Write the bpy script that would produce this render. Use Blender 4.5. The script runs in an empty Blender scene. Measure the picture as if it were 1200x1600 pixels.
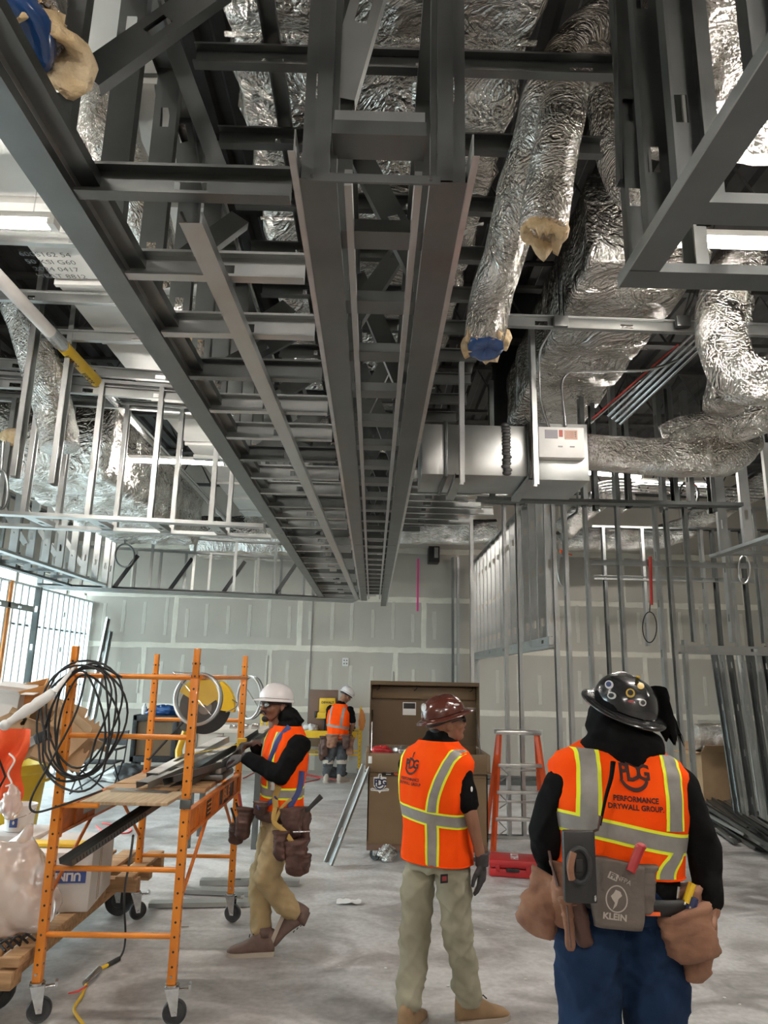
import bpy, bmesh, math, random
from mathutils import Vector, Matrix, Quaternion, noise
from mathutils.bvhtree import BVHTree
R = random.Random(7)
V = Vector
S = bpy.context.scene
COL = S.collection

# ---------------------------------------------------------------- camera
F = 1109.0; CH = 1.8
yv = V((-18., -255., -F)).normalized()
_z = V((100., 0., -F)); _z.y = -(yv.x*_z.x + yv.z*_z.z)/yv.y
zv = _z.normalized(); xv = yv.cross(zv)
CM = Matrix((xv, yv, zv))            # camera axes to world
cd = bpy.data.cameras.new('camera'); cam = bpy.data.objects.new('camera', cd); COL.objects.link(cam)
cd.sensor_fit = 'VERTICAL'; cd.sensor_height = 36.0; cd.lens = 36.0*F/1600.0
cd.clip_start = 0.05; cd.clip_end = 300
cam.matrix_world = Matrix.Translation((0, 0, CH)) @ CM.to_4x4()
S.camera = cam
def ray(x, y): return CM @ V((x-600., -(y-800.), -F))
def atY(x, y, Y):
    d = ray(x, y); return V((0, 0, CH)) + d*(Y/d.y)
def atZ(x, y, Z):
    d = ray(x, y); return V((0, 0, CH)) + d*((Z-CH)/d.z)

# ---------------------------------------------------------------- world, exposure
w = bpy.data.worlds.new('world'); S.world = w; w.use_nodes = True
wn = w.node_tree.nodes; wl = w.node_tree.links
bg = wn['Background']; bg.inputs[0].default_value = (0.80, 0.93, 1.0, 1); bg.inputs[1].default_value = 6.5
S.view_settings.view_transform = 'Standard'; S.view_settings.look = 'None'
S.view_settings.gamma = 1; S.view_settings.use_curve_mapping = False
S.view_settings.exposure = EXPO = 1.0
TUBE = 115.0          # strength of the LED tubes

# ---------------------------------------------------------------- materials
def nmat(name):
    m = bpy.data.materials.new(name); m.use_nodes = True
    nt = m.node_tree; return m, nt, nt.nodes['Principled BSDF'], nt.nodes, nt.links
def mat(name, c, rough=.6, metal=0., c2=None, scale=8., detail=4., bump=0., bscale=None, stretch=None, spec=None,
        coat=0., trans=0., alpha=1., r2=None, lo=.35, hi=.65, emit=None, es=0., rot=None):
    m, nt, b, N, L = nmat(name)
    b.inputs['Base Color'].default_value = (*c, 1); b.inputs['Roughness'].default_value = rough
    b.inputs['Metallic'].default_value = metal
    if spec is not None: b.inputs['Specular IOR Level'].default_value = spec
    if coat: b.inputs['Coat Weight'].default_value = coat
    if trans: b.inputs['Transmission Weight'].default_value = trans
    if alpha < 1: b.inputs['Alpha'].default_value = alpha
    if emit: b.inputs['Emission Color'].default_value = (*emit, 1); b.inputs['Emission Strength'].default_value = es
    if c2 or bump or r2 is not None:
        tc = N.new('ShaderNodeTexCoord'); mp = N.new('ShaderNodeMapping'); L.new(tc.outputs['Object'], mp.inputs[0])
        if stretch: mp.inputs['Scale'].default_value = stretch
        if rot: mp.inputs['Rotation'].default_value = rot
        n = N.new('ShaderNodeTexNoise'); n.inputs['Scale'].default_value = scale; n.inputs['Detail'].default_value = detail
        L.new(mp.outputs[0], n.inputs[0])
        if c2:
            r = N.new('ShaderNodeValToRGB'); r.color_ramp.elements[0].position = lo; r.color_ramp.elements[1].position = hi
            r.color_ramp.elements[0].color = (*c, 1); r.color_ramp.elements[1].color = (*c2, 1)
            L.new(n.outputs[0], r.inputs[0]); L.new(r.outputs[0], b.inputs['Base Color'])
        if r2 is not None:
            mr = N.new('ShaderNodeMapRange'); mr.inputs['From Min'].default_value = lo; mr.inputs['From Max'].default_value = hi
            mr.inputs['To Min'].default_value = rough; mr.inputs['To Max'].default_value = r2
            L.new(n.outputs[0], mr.inputs[0]); L.new(mr.outputs[0], b.inputs['Roughness'])
        if bump:
            n2 = N.new('ShaderNodeTexNoise'); n2.inputs['Scale'].default_value = bscale or scale; n2.inputs['Detail'].default_value = 5
            L.new(mp.outputs[0], n2.inputs[0])
            bp = N.new('ShaderNodeBump'); bp.inputs['Strength'].default_value = bump; bp.inputs['Distance'].default_value = .02
            L.new(n2.outputs[0], bp.inputs['Height']); L.new(bp.outputs[0], b.inputs['Normal'])
    return m
M = {}
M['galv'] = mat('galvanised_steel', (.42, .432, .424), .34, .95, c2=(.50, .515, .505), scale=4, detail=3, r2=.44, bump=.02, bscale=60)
M['galv_dark'] = mat('galvanised_steel_dull_and_shaded', (.145, .153, .151), .34, .92, c2=(.19, .20, .197), scale=4, detail=3, r2=.46, bump=.02, bscale=40)  # dull steel parts, and framing steel with overhead shade put into its colour
M['zinc'] = mat('zinc_plated', (.62, .63, .63), .22, 1., c2=(.5, .5, .5), scale=30)
M['alu_lit'] = mat('daylit_galvanised', (.70, .74, .75), .5, .35)  # brighter copy of the stud steel, window daylight put into the colour
M['sheet'] = mat('bare_duct_sheet', (.50, .51, .50), .28, .95, c2=(.42, .43, .42), scale=3, r2=.4, bump=.03, bscale=4)
def foil_mat(name, c, rough, s, st=.8):
    m, nt, b, N, L = nmat(name)
    b.inputs['Base Color'].default_value = (*c, 1); b.inputs['Metallic'].default_value = 1; b.inputs['Roughness'].default_value = rough
    tc = N.new('ShaderNodeTexCoord')
    n1 = N.new('ShaderNodeTexNoise'); n1.inputs['Scale'].default_value = 3*s; n1.inputs['Detail'].default_value = 6; n1.inputs['Distortion'].default_value = .9
    n2 = N.new('ShaderNodeTexVoronoi'); n2.feature = 'DISTANCE_TO_EDGE'; n2.inputs['Scale'].default_value = 7*s
    n3 = N.new('ShaderNodeTexNoise'); n3.inputs['Scale'].default_value = 12*s; n3.inputs['Detail'].default_value = 4; n3.inputs['Distortion'].default_value = 2.5
    L.new(tc.outputs['Object'], n1.inputs[0]); L.new(n1.outputs[1], n2.inputs[0]); L.new(tc.outputs['Object'], n3.inputs[0])
    mx = N.new('ShaderNodeMath'); mx.operation = 'ADD'
    m2 = N.new('ShaderNodeMath'); m2.operation = 'MULTIPLY'; m2.inputs[1].default_value = .45
    L.new(n3.outputs[0], m2.inputs[0]); L.new(n2.outputs['Distance'], mx.inputs[0]); L.new(m2.outputs[0], mx.inputs[1])
    bp = N.new('ShaderNodeBump'); bp.inputs['Strength'].default_value = st; bp.inputs['Distance'].default_value = .05
    L.new(mx.outputs[0], bp.inputs['Height']); L.new(bp.outputs[0], b.inputs['Normal'])
    r = N.new('ShaderNodeValToRGB'); r.color_ramp.elements[0].color = (c[0]*.7, c[1]*.68, c[2]*.65, 1); r.color_ramp.elements[1].color = (*c, 1)
    r.color_ramp.elements[0].position = .35; r.color_ramp.elements[1].position = .6
    L.new(n1.outputs[0], r.inputs[0]); L.new(r.outputs[0], b.inputs['Base Color'])
    return m
M['foil'] = foil_mat('foil_wrap', (.92, .89, .85), .20, .95)
M['foil_flex'] = foil_mat('foil_flex', (.92, .89, .85), .18, 1.5, .75)
M['drywall'] = mat('drywall_paper', (.47, .435, .38), .9, c2=(.53, .495, .435), scale=.9, detail=5)
M['mud'] = mat('joint_compound', (.80, .76, .66), .85, c2=(.72, .68, .59), scale=5, bump=.1, bscale=20)
M['deck_white'] = mat('primed_white_deck', (.70, .70, .67), .42, .1, c2=(.6, .6, .58), scale=2, r2=.55)
M['deck_dark'] = mat('dark_roof_deck', (.035, .035, .035), .8, c2=(.06, .058, .055), scale=3)
M['black'] = mat('black_paint', (.012, .012, .013), .45)
M['rubber'] = mat('black_rubber', (.018, .018, .02), .6, c2=(.035, .035, .035), scale=20)
M['wheel'] = mat('worn_caster_rubber', (.02, .022, .025), .5, c2=(.06, .06, .06), scale=12)
M['orange_steel'] = mat('orange_powder_coat', (.82, .27, .02), .38, c2=(.70, .21, .015), scale=5, detail=6, bump=.02, bscale=60, coat=.2)
M['orange_dirty'] = mat('orange_powder_coat_scuffed', (.62, .17, .02), .5, c2=(.45, .12, .02), scale=14, detail=6)
M['yellow'] = mat('yellow_plastic', (.85, .56, .02), .42, c2=(.75, .46, .02), scale=6)
M['bin_yellow'] = mat('yellow_bin_plastic', (.72, .52, .03), .5, c2=(.6, .42, .02), scale=3, detail=6)
M['ply'] = mat('plywood_face', (.56, .43, .28), .75, c2=(.42, .31, .19), scale=5, stretch=(9, 1, 1), detail=6, bump=.05)
M['pallet'] = mat('pallet_pine', (.50, .30, .15), .75, c2=(.30, .17, .08), scale=4, stretch=(1, 8, 8), detail=7, bump=.15)
M['card'] = mat('cardboard', (.42, .28, .16), .85, c2=(.36, .235, .13), scale=4)
M['card_orange'] = mat('orange_printed_cardboard', (.62, .30, .10), .8, c2=(.52, .25, .08), scale=5)
M['white_card'] = mat('white_card', (.72, .69, .66), .7, c2=(.62, .59, .56), scale=3)
M['white'] = mat('white_plastic', (.78, .78, .76), .4, c2=(.70, .70, .68), scale=6)
M['plastic_film'] = mat('clear_plastic_sheeting', (.82, .68, .60), .16, c2=(.88, .78, .72), scale=4, trans=.45, bump=.55, bscale=6, coat=.4)
M['insul'] = mat('fibreglass_insulation', (.66, .47, .25), .95, c2=(.85, .68, .45), scale=14, detail=8, bump=.8, bscale=30)
M['blue_film'] = mat('blue_duct_cap_film', (.01, .05, .18), .18, c2=(.02, .09, .28), scale=4, bump=.7, bscale=8, coat=.5)
M['box_tan'] = mat('tan_steel_chest', (.155, .098, .048), .45, c2=(.18, .115, .06), scale=3, detail=6)
M['box_dark'] = mat('brown_chest_inside', (.11, .068, .032), .5, c2=(.14, .085, .04), scale=2)
M['box_base'] = mat('rusty_brown_skid', (.17, .10, .07), .6)
M['red'] = mat('red_tool_case', (.42, .02, .022), .42, c2=(.34, .015, .018), scale=6)
M['ladder'] = mat('orange_fibreglass', (.80, .12, .03), .35, c2=(.68, .09, .02), scale=8)
M['alu'] = mat('aluminium', (.62, .61, .60), .32, .9, c2=(.5, .5, .49), scale=8)
M['cable'] = mat('black_cable_jacket', (.015, .015, .016), .4)
M['orange_cord'] = mat('orange_cord', (.65, .24, .05), .5)
M['red_cord'] = mat('red_cord', (.6, .05, .04), .5)
M['orange_tape'] = mat('orange_flagging', (.9, .14, .03), .5)
M['pink'] = mat('pink_layout_spray', (.85, .06, .30), .8)
M['glass'] = None
m, nt, b, N, L = nmat('window_glass')
tr = N.new('ShaderNodeBsdfTransparent'); gl = N.new('ShaderNodeBsdfGlossy'); gl.inputs['Roughness'].default_value = .02
mx = N.new('ShaderNodeMixShader'); mx.inputs[0].default_value = .08; tr.inputs[0].default_value = (.93, .97, .97, 1)
L.new(tr.outputs[0], mx.inputs[1]); L.new(gl.outputs[0], mx.inputs[2]); L.new(mx.outputs[0], N['Material Output'].inputs[0])
M['glass'] = m
M['tube'] = mat('lit_led_tube', (1, 1, 1), .5, emit=(1.0, .93, .85), es=TUBE)
M['ground'] = mat('pale_concrete_outside', (.6, .6, .58), .9)
M['green'] = mat('green_paint', (.02, .16, .08), .5)

# concrete floor
m, nt, b, N, L = nmat('polished_concrete')
tc = N.new('ShaderNodeTexCoord')
def noi(s, d=6, dist=0., vec=None):
    n = N.new('ShaderNodeTexNoise'); n.inputs['Scale'].default_value = s; n.inputs['Detail'].default_value = d; n.inputs['Distortion'].default_value = dist
    L.new(vec or tc.outputs['Object'], n.inputs[0]); return n
mp = N.new('ShaderNodeMapping'); mp.inputs['Scale'].default_value = (1, 1.5, 1); mp.inputs['Rotation'].default_value = (0, 0, .25); L.new(tc.outputs['Object'], mp.inputs[0])
a1 = noi(.55, 9, .8); a2 = noi(1.7, 10, 1.6, mp.outputs[0]); a3 = noi(26, 6)
r1 = N.new('ShaderNodeValToRGB'); e = r1.color_ramp.elements; e[0].position = .34; e[0].color = (.19, .175, .165, 1); e[1].position = .62; e[1].color = (.50, .49, .48, 1)
L.new(a1.outputs[0], r1.inputs[0])
r2 = N.new('ShaderNodeValToRGB'); e = r2.color_ramp.elements; e[0].position = .36; e[0].color = (.25, .23, .215, 1); e[1].position = .60; e[1].color = (.70, .69, .68, 1)
L.new(a2.outputs[0], r2.inputs[0])
mm = N.new('ShaderNodeMix'); mm.data_type = 'RGBA'; mm.inputs[0].default_value = .5
L.new(r1.outputs[0], mm.inputs[6]); L.new(r2.outputs[0], mm.inputs[7])
m3 = N.new('ShaderNodeMix'); m3.data_type = 'RGBA'; m3.blend_type = 'OVERLAY'; m3.inputs[0].default_value = .35
L.new(mm.outputs[2], m3.inputs[6]); L.new(a3.outputs[0], m3.inputs[7]); L.new(m3.outputs[2], b.inputs['Base Color'])
rr = N.new('ShaderNodeMapRange'); rr.inputs['From Min'].default_value = .35; rr.inputs['From Max'].default_value = .65; rr.inputs['To Min'].default_value = .28; rr.inputs['To Max'].default_value = .5
L.new(a2.outputs[0], rr.inputs[0]); L.new(rr.outputs[0], b.inputs['Roughness'])
bp = N.new('ShaderNodeBump'); bp.inputs['Strength'].default_value = .06; bp.inputs['Distance'].default_value = .01
L.new(a3.outputs[0], bp.inputs['Height']); L.new(bp.outputs[0], b.inputs['Normal'])
M['floor'] = m

# ---------------------------------------------------------------- object helpers
def empty(name, loc, label=None, cat=None, group=None):
    o = bpy.data.objects.new(name, None); o.empty_display_size = .1; o.location = V(loc); COL.objects.link(o)
    if label: o['label'] = label
    if cat: o['category'] = cat
    if group: o['group'] = group
    return o
def root_of(o):
    l = V((0, 0, 0))
    while o is not None: l = l + o.location; o = o.parent
    return l
class MB:
    """collects shapes in world coordinates; build() links them as one mesh object"""
    def __init__(s): s.v = []; s.f = []
    def add(s, vs, fs):
        k = len(s.v); s.v += [V(p) for p in vs]; s.f += [tuple(i+k for i in f) for f in fs]; return s
    def box(s, a, b, mtx=None):
        (x0, y0, z0), (x1, y1, z1) = a, b
        vs = [V(p) for p in ((x0,y0,z0),(x1,y0,z0),(x1,y1,z0),(x0,y1,z0),(x0,y0,z1),(x1,y0,z1),(x1,y1,z1),(x0,y1,z1))]
        if mtx is not None: vs = [mtx @ p for p in vs]
        return s.add(vs, [(3,2,1,0),(4,5,6,7),(0,1,5,4),(1,2,6,5),(2,3,7,6),(3,0,4,7)])
    def rbox(s, a, b, r=.01, mtx=None):
        """box with chamfered edges"""
        (x0, y0, z0), (x1, y1, z1) = a, b
        bm = bmesh.new(); bmesh.ops.create_cube(bm, size=1)
        for v in bm.verts: v.co = V(((x0+x1)/2+v.co.x*(x1-x0), (y0+y1)/2+v.co.y*(y1-y0), (z0+z1)/2+v.co.z*(z1-z0)))
        bmesh.ops.bevel(bm, geom=bm.edges[:], offset=r, segments=2, affect='EDGES', profile=.5)
        vs = [v.co.copy() for v in bm.verts]
        if mtx is not None: vs = [mtx @ p for p in vs]
        bm.verts.ensure_lookup_table()
        fs = [tuple(v.index for v in f.verts) for f in bm.faces]; bm.free()
        return s.add(vs, fs)
    def tube(s, pts, r, n=10, caps=True, closed=False, flat=1., up=None):
        pts = [V(p) for p in pts]; rs = r if isinstance(r, (list, tuple)) else [r]*len(pts)
        k0 = len(s.v); T = []
        m = len(pts)
        for i in range(m):
            if closed: t = pts[(i+1) % m]-pts[i-1]
            else: t = pts[min(i+1, m-1)]-pts[max(i-1, 0)]
            T.append(t.normalized() if t.length > 1e-9 else V((0,0,1)))
        u = V(up) if up is not None else (V((0,0,1)) if abs(T[0].z) < .9 else V((1,0,0)))
        for i, (p, t) in enumerate(zip(pts, T)):
            if up is None or i == 0 or True:
                u = (u - t*u.dot(t)); u = u.normalized() if u.length > 1e-6 else t.orthogonal().normalized()
            sd = t.cross(u)
            for j in range(n):
                a = 2*math.pi*j/n
                s.v.append(p + (sd*math.cos(a) + u*math.sin(a)*flat)*rs[i])
        for i in range(m if closed else m-1):
            a0 = k0+i*n; b0 = k0+((i+1) % m)*n
            for j in range(n): s.f.append((a0+j, a0+(j+1) % n, b0+(j+1) % n, b0+j))
        if caps and not closed:
            s.f.append(tuple(k0+n-1-j for j in range(n))); s.f.append(tuple(k0+(m-1)*n+j for j in range(n)))
        return s
    def cyl(s, a, b, r, n=20, r2=None): return s.tube([a, b], [r, r if r2 is None else r2], n)
    def lathe(s, prof, n=28, c=(0,0,0), mtx=None, sx=1., sy=1.):
        k0 = len(s.v)
        for (r, z) in prof:
            for j in range(n):
                a = 2*math.pi*j/n; p = V((c[0]+r*math.cos(a)*sx, c[1]+r*math.sin(a)*sy, c[2]+z))
                s.v.append(mtx @ p if mtx is not None else p)
        for i in range(len(prof)-1):
            for j in range(n): s.f.append((k0+i*n+j, k0+i*n+(j+1) % n, k0+(i+1)*n+(j+1) % n, k0+(i+1)*n+j))
        s.f.append(tuple(k0+n-1-j for j in range(n))); s.f.append(tuple(k0+(len(prof)-1)*n+j for j in range(n)))
        return s
    def ell(s, c, r, q=None, n=16, m=10):
        k0 = len(s.v); c = V(c)
        for i in range(1, m):
            th = math.pi*i/m
            for j in range(n):
                a = 2*math.pi*j/n; p = V((r[0]*math.sin(th)*math.cos(a), r[1]*math.sin(th)*math.sin(a), r[2]*math.cos(th)))
                s.v.append(c + (q @ p if q is not None else p))
        for sg in (1, -1):
            p = V((0, 0, r[2]*sg)); s.v.append(c + (q @ p if q is not None else p))
        T, B = len(s.v)-2, len(s.v)-1
        for i in range(m-2):
            for j in range(n): s.f.append((k0+i*n+j, k0+(i+1)*n+j, k0+(i+1)*n+(j+1) % n, k0+i*n+(j+1) % n))
        for j in range(n):
            s.f.append((T, k0+j, k0+(j+1) % n)); q0 = k0+(m-2)*n; s.f.append((B, q0+(j+1) % n, q0+j))
        return s
    def prism(s, poly, z0, z1, mtx=None):
        n = len(poly); vs = [V((x, y, z0)) for x, y in poly]+[V((x, y, z1)) for x, y in poly]
        if mtx is not None: vs = [mtx @ p for p in vs]
        return s.add(vs, [tuple(range(n-1, -1, -1)), tuple(range(n, 2*n))]+[(i, (i+1) % n, n+(i+1) % n, n+i) for i in range(n)])
    def mesh(s, name, m, org=V((0,0,0)), smooth=False, recalc=True):
        me = bpy.data.meshes.new(name); me.from_pydata([tuple(p-org) for p in s.v], [], s.f)
        if recalc:
            bm = bmesh.new(); bm.from_mesh(me); bmesh.ops.recalc_face_normals(bm, faces=bm.faces[:]); bm.to_mesh(me); bm.free()
        if smooth == 'auto':
            me.polygons.foreach_set('use_smooth', [True]*len(me.polygons)); me.set_sharp_from_angle(angle=math.radians(35))
        elif smooth: me.polygons.foreach_set('use_smooth', [True]*len(me.polygons))
        if m is not None: me.materials.append(m)
        return me
    def build(s, name, m, parent=None, smooth='auto', loc=None, recalc=True, **props):
        org = root_of(parent) if parent is not None else (V(loc) if loc is not None else V((0,0,0)))
        m = M[m] if isinstance(m, str) else m
        me = s.mesh(name, m, org, smooth, recalc); o = bpy.data.objects.new(name, me); COL.objects.link(o)
        if parent is not None: o.parent = parent
        else: o.location = org
        for k, v in props.items():
            if v is not None: o[{'cat': 'category'}.get(k, k)] = v
        return o
def struct(name, mb, m, **k): return mb.build(name, m, kind='structure', **k)
def inst(name, me, parent, loc, quat=None, scale=None):
    """one more object sharing mesh me, at world place loc under parent (whose chain is unrotated)"""
    o = bpy.data.objects.new(name, me); COL.objects.link(o)
    o.location = V(loc) - (root_of(parent) if parent is not None else V((0,0,0)))
    if quat is not None: o.rotation_mode = 'QUATERNION'; o.rotation_quaternion = quat
    if scale is not None: o.scale = scale
    if parent is not None: o.parent = parent
    return o
def smoothpath(pts, k=6):
    pts = [V(p) for p in pts]; out = []
    for i in range(len(pts)-1):
        p0 = pts[max(i-1, 0)]; p1 = pts[i]; p2 = pts[i+1]; p3 = pts[min(i+2, len(pts)-1)]
        for j in range(k):
            t = j/k
            out.append(.5*((2*p1)+(p2-p0)*t+(2*p0-5*p1+4*p2-p3)*t*t+(3*p1-p0-3*p2+p3)*t**3))
    out.append(pts[-1]); return out
def text_mesh(txt, size, bold=.0, align='CENTER'):
    c = bpy.data.curves.new('lettering', 'FONT'); c.body = txt; c.size = size; c.align_x = align; c.align_y = 'CENTER'; c.offset = bold; c.resolution_u = 2
    o = bpy.data.objects.new('lettering', c); COL.objects.link(o)
    bpy.context.view_layer.update()
    me = bpy.data.meshes.new_from_object(o.evaluated_get(bpy.context.evaluated_depsgraph_get()))
    vs = [v.co.copy() for v in me.vertices]; fs = [tuple(p.vertices) for p in me.polygons]
    bpy.data.objects.remove(o); bpy.data.curves.remove(c); bpy.data.meshes.remove(me)
    return vs, fs
def text_on(name, txt, size, org, ux, uy, m, parent, bold=.0, off=.0015, sx=1.):
    ux = V(ux).normalized(); uy = V(uy).normalized(); n = ux.cross(uy)
    vs, fs = text_mesh(txt, size, bold); mb = MB(); mb.add([V(org)+ux*v.x*sx+uy*v.y+n*off for v in vs], fs)
    return mb.build(name, m, parent, smooth=False, recalc=False)

# ---------------------------------------------------------------- steel framing
_ch = {}
def channel(L, kind='stud', material='galv'):
    L = max(.05, round(L, 2)); key = (L, kind, material)
    if key in _ch: return _ch[key]
    if kind == 'stud': w, fl, lip, holes = .092, .041, .009, True
    elif kind == 'track': w, fl, lip, holes = .096, .032, 0, False
    elif kind == 'wide': w, fl, lip, holes = .152, .041, .009, True
    else: w, fl, lip, holes = .064, .035, .007, False      # 'thin'
    mb = MB(); hw = w/2
    zs = [0.]; spots = []
    if holes and L > .5:
        z = .30
        while z < L-.15: spots.append(z); z += .61
    xs = [-hw, -.018, .018, hw]
    zs = [0.]
    for z in spots: zs += [z-.045, z+.045]
    zs.append(L)
    for i in range(len(zs)-1):
        hole = (i % 2 == 1) and bool(spots)
        for j in range(3):
            if hole and j == 1: continue
            x0, x1 = xs[j], xs[j+1]
            if not hole and j != 0: continue
            if not hole: x1 = hw
            mb.add([(x0,0,zs[i]),(x1,0,zs[i]),(x1,0,zs[i+1]),(x0,0,zs[i+1])], [(0,1,2,3)])
    for sg in (-1, 1):
        x = sg*hw
        mb.add([(x,0,0),(x,0,L),(x,fl,L),(x,fl,0)], [(0,1,2,3)])
        if lip: mb.add([(x,fl,0),(x,fl,L),(x-sg*lip,fl,L),(x-sg*lip,fl,0)], [(0,1,2,3)])
    me = mb.mesh(kind, M[material], smooth=False, recalc=False)
    _ch[key] = me; return me
def member(parent, name, A, B, n, kind='stud', material='galv'):
    """a cold-formed channel from A to B, its flanges pointing along n"""
    A = V(A); B = V(B); z = (B-A); L = z.length; z.normalize(); n = V(n)
    y = (n - z*n.dot(z)).normalized(); x = y.cross(z)
    q = Matrix((x, y, z)).transposed().to_quaternion()
    me = channel(L, kind, material)
    return inst(name, me, parent, A, q)

def wrinkle(p, s=1., seed=0.):
    q = V((p.x*s+seed, p.y*s-seed, p.z*s+seed*.5))
    a = 1-abs(noise.noise(q*2.2 + V((noise.noise(q*1.3), noise.noise(q*1.3+V((5,5,5))), 0))*1.2))*2
    b = 1-abs(noise.noise(q*6.1))*2
    return a*.7 + b*.3
# ================================================================ ROOM
X0, X1, Y0, Y1, ZC = -6.0, 8.6, -5.0, 14.1, 6.0
struct('floor', MB().box((X0-.3, Y0-.3, -.15), (X1+.3, Y1+.3, 0)), 'floor', smooth=False)
struct('ground_outside', MB().box((-60, -60, -.3), (X0-.32, 60, -.16)), 'ground', smooth=False)
# corrugated roof deck, one folded sheet with depth
mb = MB(); x = X0; prof = []
while x < X1+.3:
    prof += [(x, ZC), (x+.09, ZC), (x+.12, ZC+.05), (x+.20, ZC+.05)]; x += .23
for i in range(len(prof)-1):
    (a, za), (b_, zb) = prof[i], prof[i+1]
    mb.add([(a, Y0, za), (b_, Y0, zb), (b_, Y1+.2, zb), (a, Y1+.2, za)], [(0, 1, 2, 3)])
mb.box((X0, Y0, ZC+.06), (X1+.3, Y1+.3, ZC+.2))
struct('ceiling', mb, 'deck_dark', smooth=False)
# steel roof joists under the deck
for k in range(9):
    y = -3.5+k*2.1
    mb = MB(); mb.box((X0, y-.05, 5.3), (X1, y+.05, 5.34)); mb.box((X0, y-.05, 5.93), (X1, y+.05, 5.97))
    xx = X0
    while xx < X1-.5:
        mb.tube([(xx, y, 5.32), (xx+.35, y, 5.95), (xx+.7, y, 5.32)], .016, 5); xx += .7
    struct('roof_joist', mb, 'deck_dark', smooth=False)

# back wall: core, drywall boards with recessed joints, tape bands and screw strips in compound
wb = struct('wall_back', MB().box((X0-.3, Y1+.02, 0), (X1+.3, Y1+.3, ZC)), 'drywall', smooth=False)
def bmesh_board(w_, h_): return MB().rbox((0, 0, 0), (w_, .018, h_), .003).mesh('drywall_board', M['drywall'])
rows = [(0, 1.14), (1.145, 2.285), (2.29, 3.27), (3.275, 4.25), (4.255, 5.9)]
cols = []
for r_, (z0, z1) in enumerate(rows):
    off = [0, .9, .35, 1.25, .0][r_]; x = -5.98-off; W_ = 2.44
    me = bmesh_board(W_-.004, z1-z0)
    while x < X1:
        xa = max(x, X0-.02); 
        if x+W_ > X0+.1 and xa < X1-.1:
            o = inst('drywall_board', me, wb, (x, Y1, z0))
            if r_ < 4 and x > X0: cols.append((x, z0, z1))
        x += W_
def band(x0, x1, z0, z1, horiz):
    """a wobbly-edged skim of compound standing proud of the boards"""
    mb = MB(); L_ = (x1-x0) if horiz else (z1-z0); n = max(4, int(L_/.12)); y = Y1-.004
    P_ = []; 
    for i in range(n+1):
        t = i/n; a = (noise.noise(V((i*.6, z0*7, x0)))) * .016; b_ = (noise.noise(V((i*.6+40, z0*3, x0)))) * .016
        if horiz: P_ += [(x0+L_*t, y+.004, z0+a), (x0+L_*t, y, z0+a+.01), (x0+L_*t, y, z1+b_-.01), (x0+L_*t, y+.004, z1+b_)]
        else: P_ += [(x0+a, y+.004, z0+L_*t), (x0+a+.01, y, z0+L_*t), (x1+b_-.01, y, z0+L_*t), (x1+b_, y+.004, z0+L_*t)]
    F_ = []
    for i in range(n):
        for j in range(3): F_.append((i*4+j, i*4+j+1, i*4+j+5, i*4+j+4))
    return mb.add(P_, F_)
for z in (1.14, 2.29, 3.27, 4.25):
    band(X0, X1, z-.055, z+.055, True).build('joint_tape', 'mud', wb, smooth=False)
for (x, z0, z1) in cols: band(x-.05, x+.05, z0+.04, z1-.04, False).build('joint_tape', 'mud', wb, smooth=False)
M['mud_thin'] = mat('thin_compound_over_screws', (.62, .59, .52), .88, c2=(.58, .55, .485), scale=6)
strips = [band(-.036, .036, 0, h, False) for h in (.62, .74, .55)]
sme = []
for s_ in strips: sme.append(s_.mesh('screw_strip', M['mud_thin'], V((0, 0, 0)), False))
x = X0+.3
while x < X1:
    for r_ in range(3):
        z0, z1 = rows[r_]
        k = R.randrange(3)
        inst('screw_strip', sme[k], wb, (x+R.uniform(-.02, .02), 0, z0+.15+R.uniform(0, .1)))
    x += .406
MB().box((.845, Y1-.006, 3.05), (.88, Y1-.001, 4.1)).build('spray_line', 'pink', wb, smooth=False)
# vertical control joint left of the outlet
MB().box((-1.22, Y1-.012, 0), (-1.20, Y1-.002, 3.3)).build('control_joint', 'galv_dark', wb, smooth=False)
# wall outlet
t = empty('wall_outlet', (-.53, Y1, 2.03), 'small white wall outlet box high on the grey drywall above the far worker', 'outlet')
MB().rbox((-.59, Y1-.03, 1.96), (-.47, Y1-.005, 2.12), .008).build('cover_plate', 'white', t)
for dx in (-.025, .025):
    for dz in (-.03, .03): MB().cyl((-.53+dx, Y1-.034, 2.04+dz), (-.53+dx, Y1-.029, 2.04+dz), .014, 12).build('socket', 'galv_dark', t)
struct('wall_right', MB().box((X1, Y0, 0), (X1+.25, Y1, ZC)), 'drywall', smooth=False)
struct('wall_front', MB().box((X0, Y0-.25, 0), (X1, Y0, ZC)), 'drywall', smooth=False)
# left wall: storefront glazing to 3.5 m from Y=1.5 on, solid above and behind
mb = MB().box((X0-.25, Y0, 3.5), (X0, Y1, ZC)); mb.box((X0-.25, Y0, 0), (X0, 4.0, 3.5))
struct('wall_left', mb, 'drywall', smooth=False)
for k in range(5):
    y = 4.0+k*2.02
    wn_ = struct('window_%d' % (k+1), MB().box((X0-.14, y+.05, .1), (X0-.12, y+1.97, 3.45)), 'glass', smooth=False)
    mb = MB()
    for a, b_ in (((-.18, 0, 0), (-.06, .05, 3.5)), ((-.18, 1.97, 0), (-.06, 2.02, 3.5)), ((-.18, 0, 0), (-.06, 2.02, .1)), ((-.18, 0, 3.45), (-.06, 2.02, 3.5)), ((-.17, 0, 1.0), (-.07, 2.02, 1.05))):
        mb.box((X0+a[0], y+a[1], a[2]), (X0+b_[0], y+b_[1], b_[2]))
    mb.build('window_frame', 'alu', wn_, smooth=False)

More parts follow.
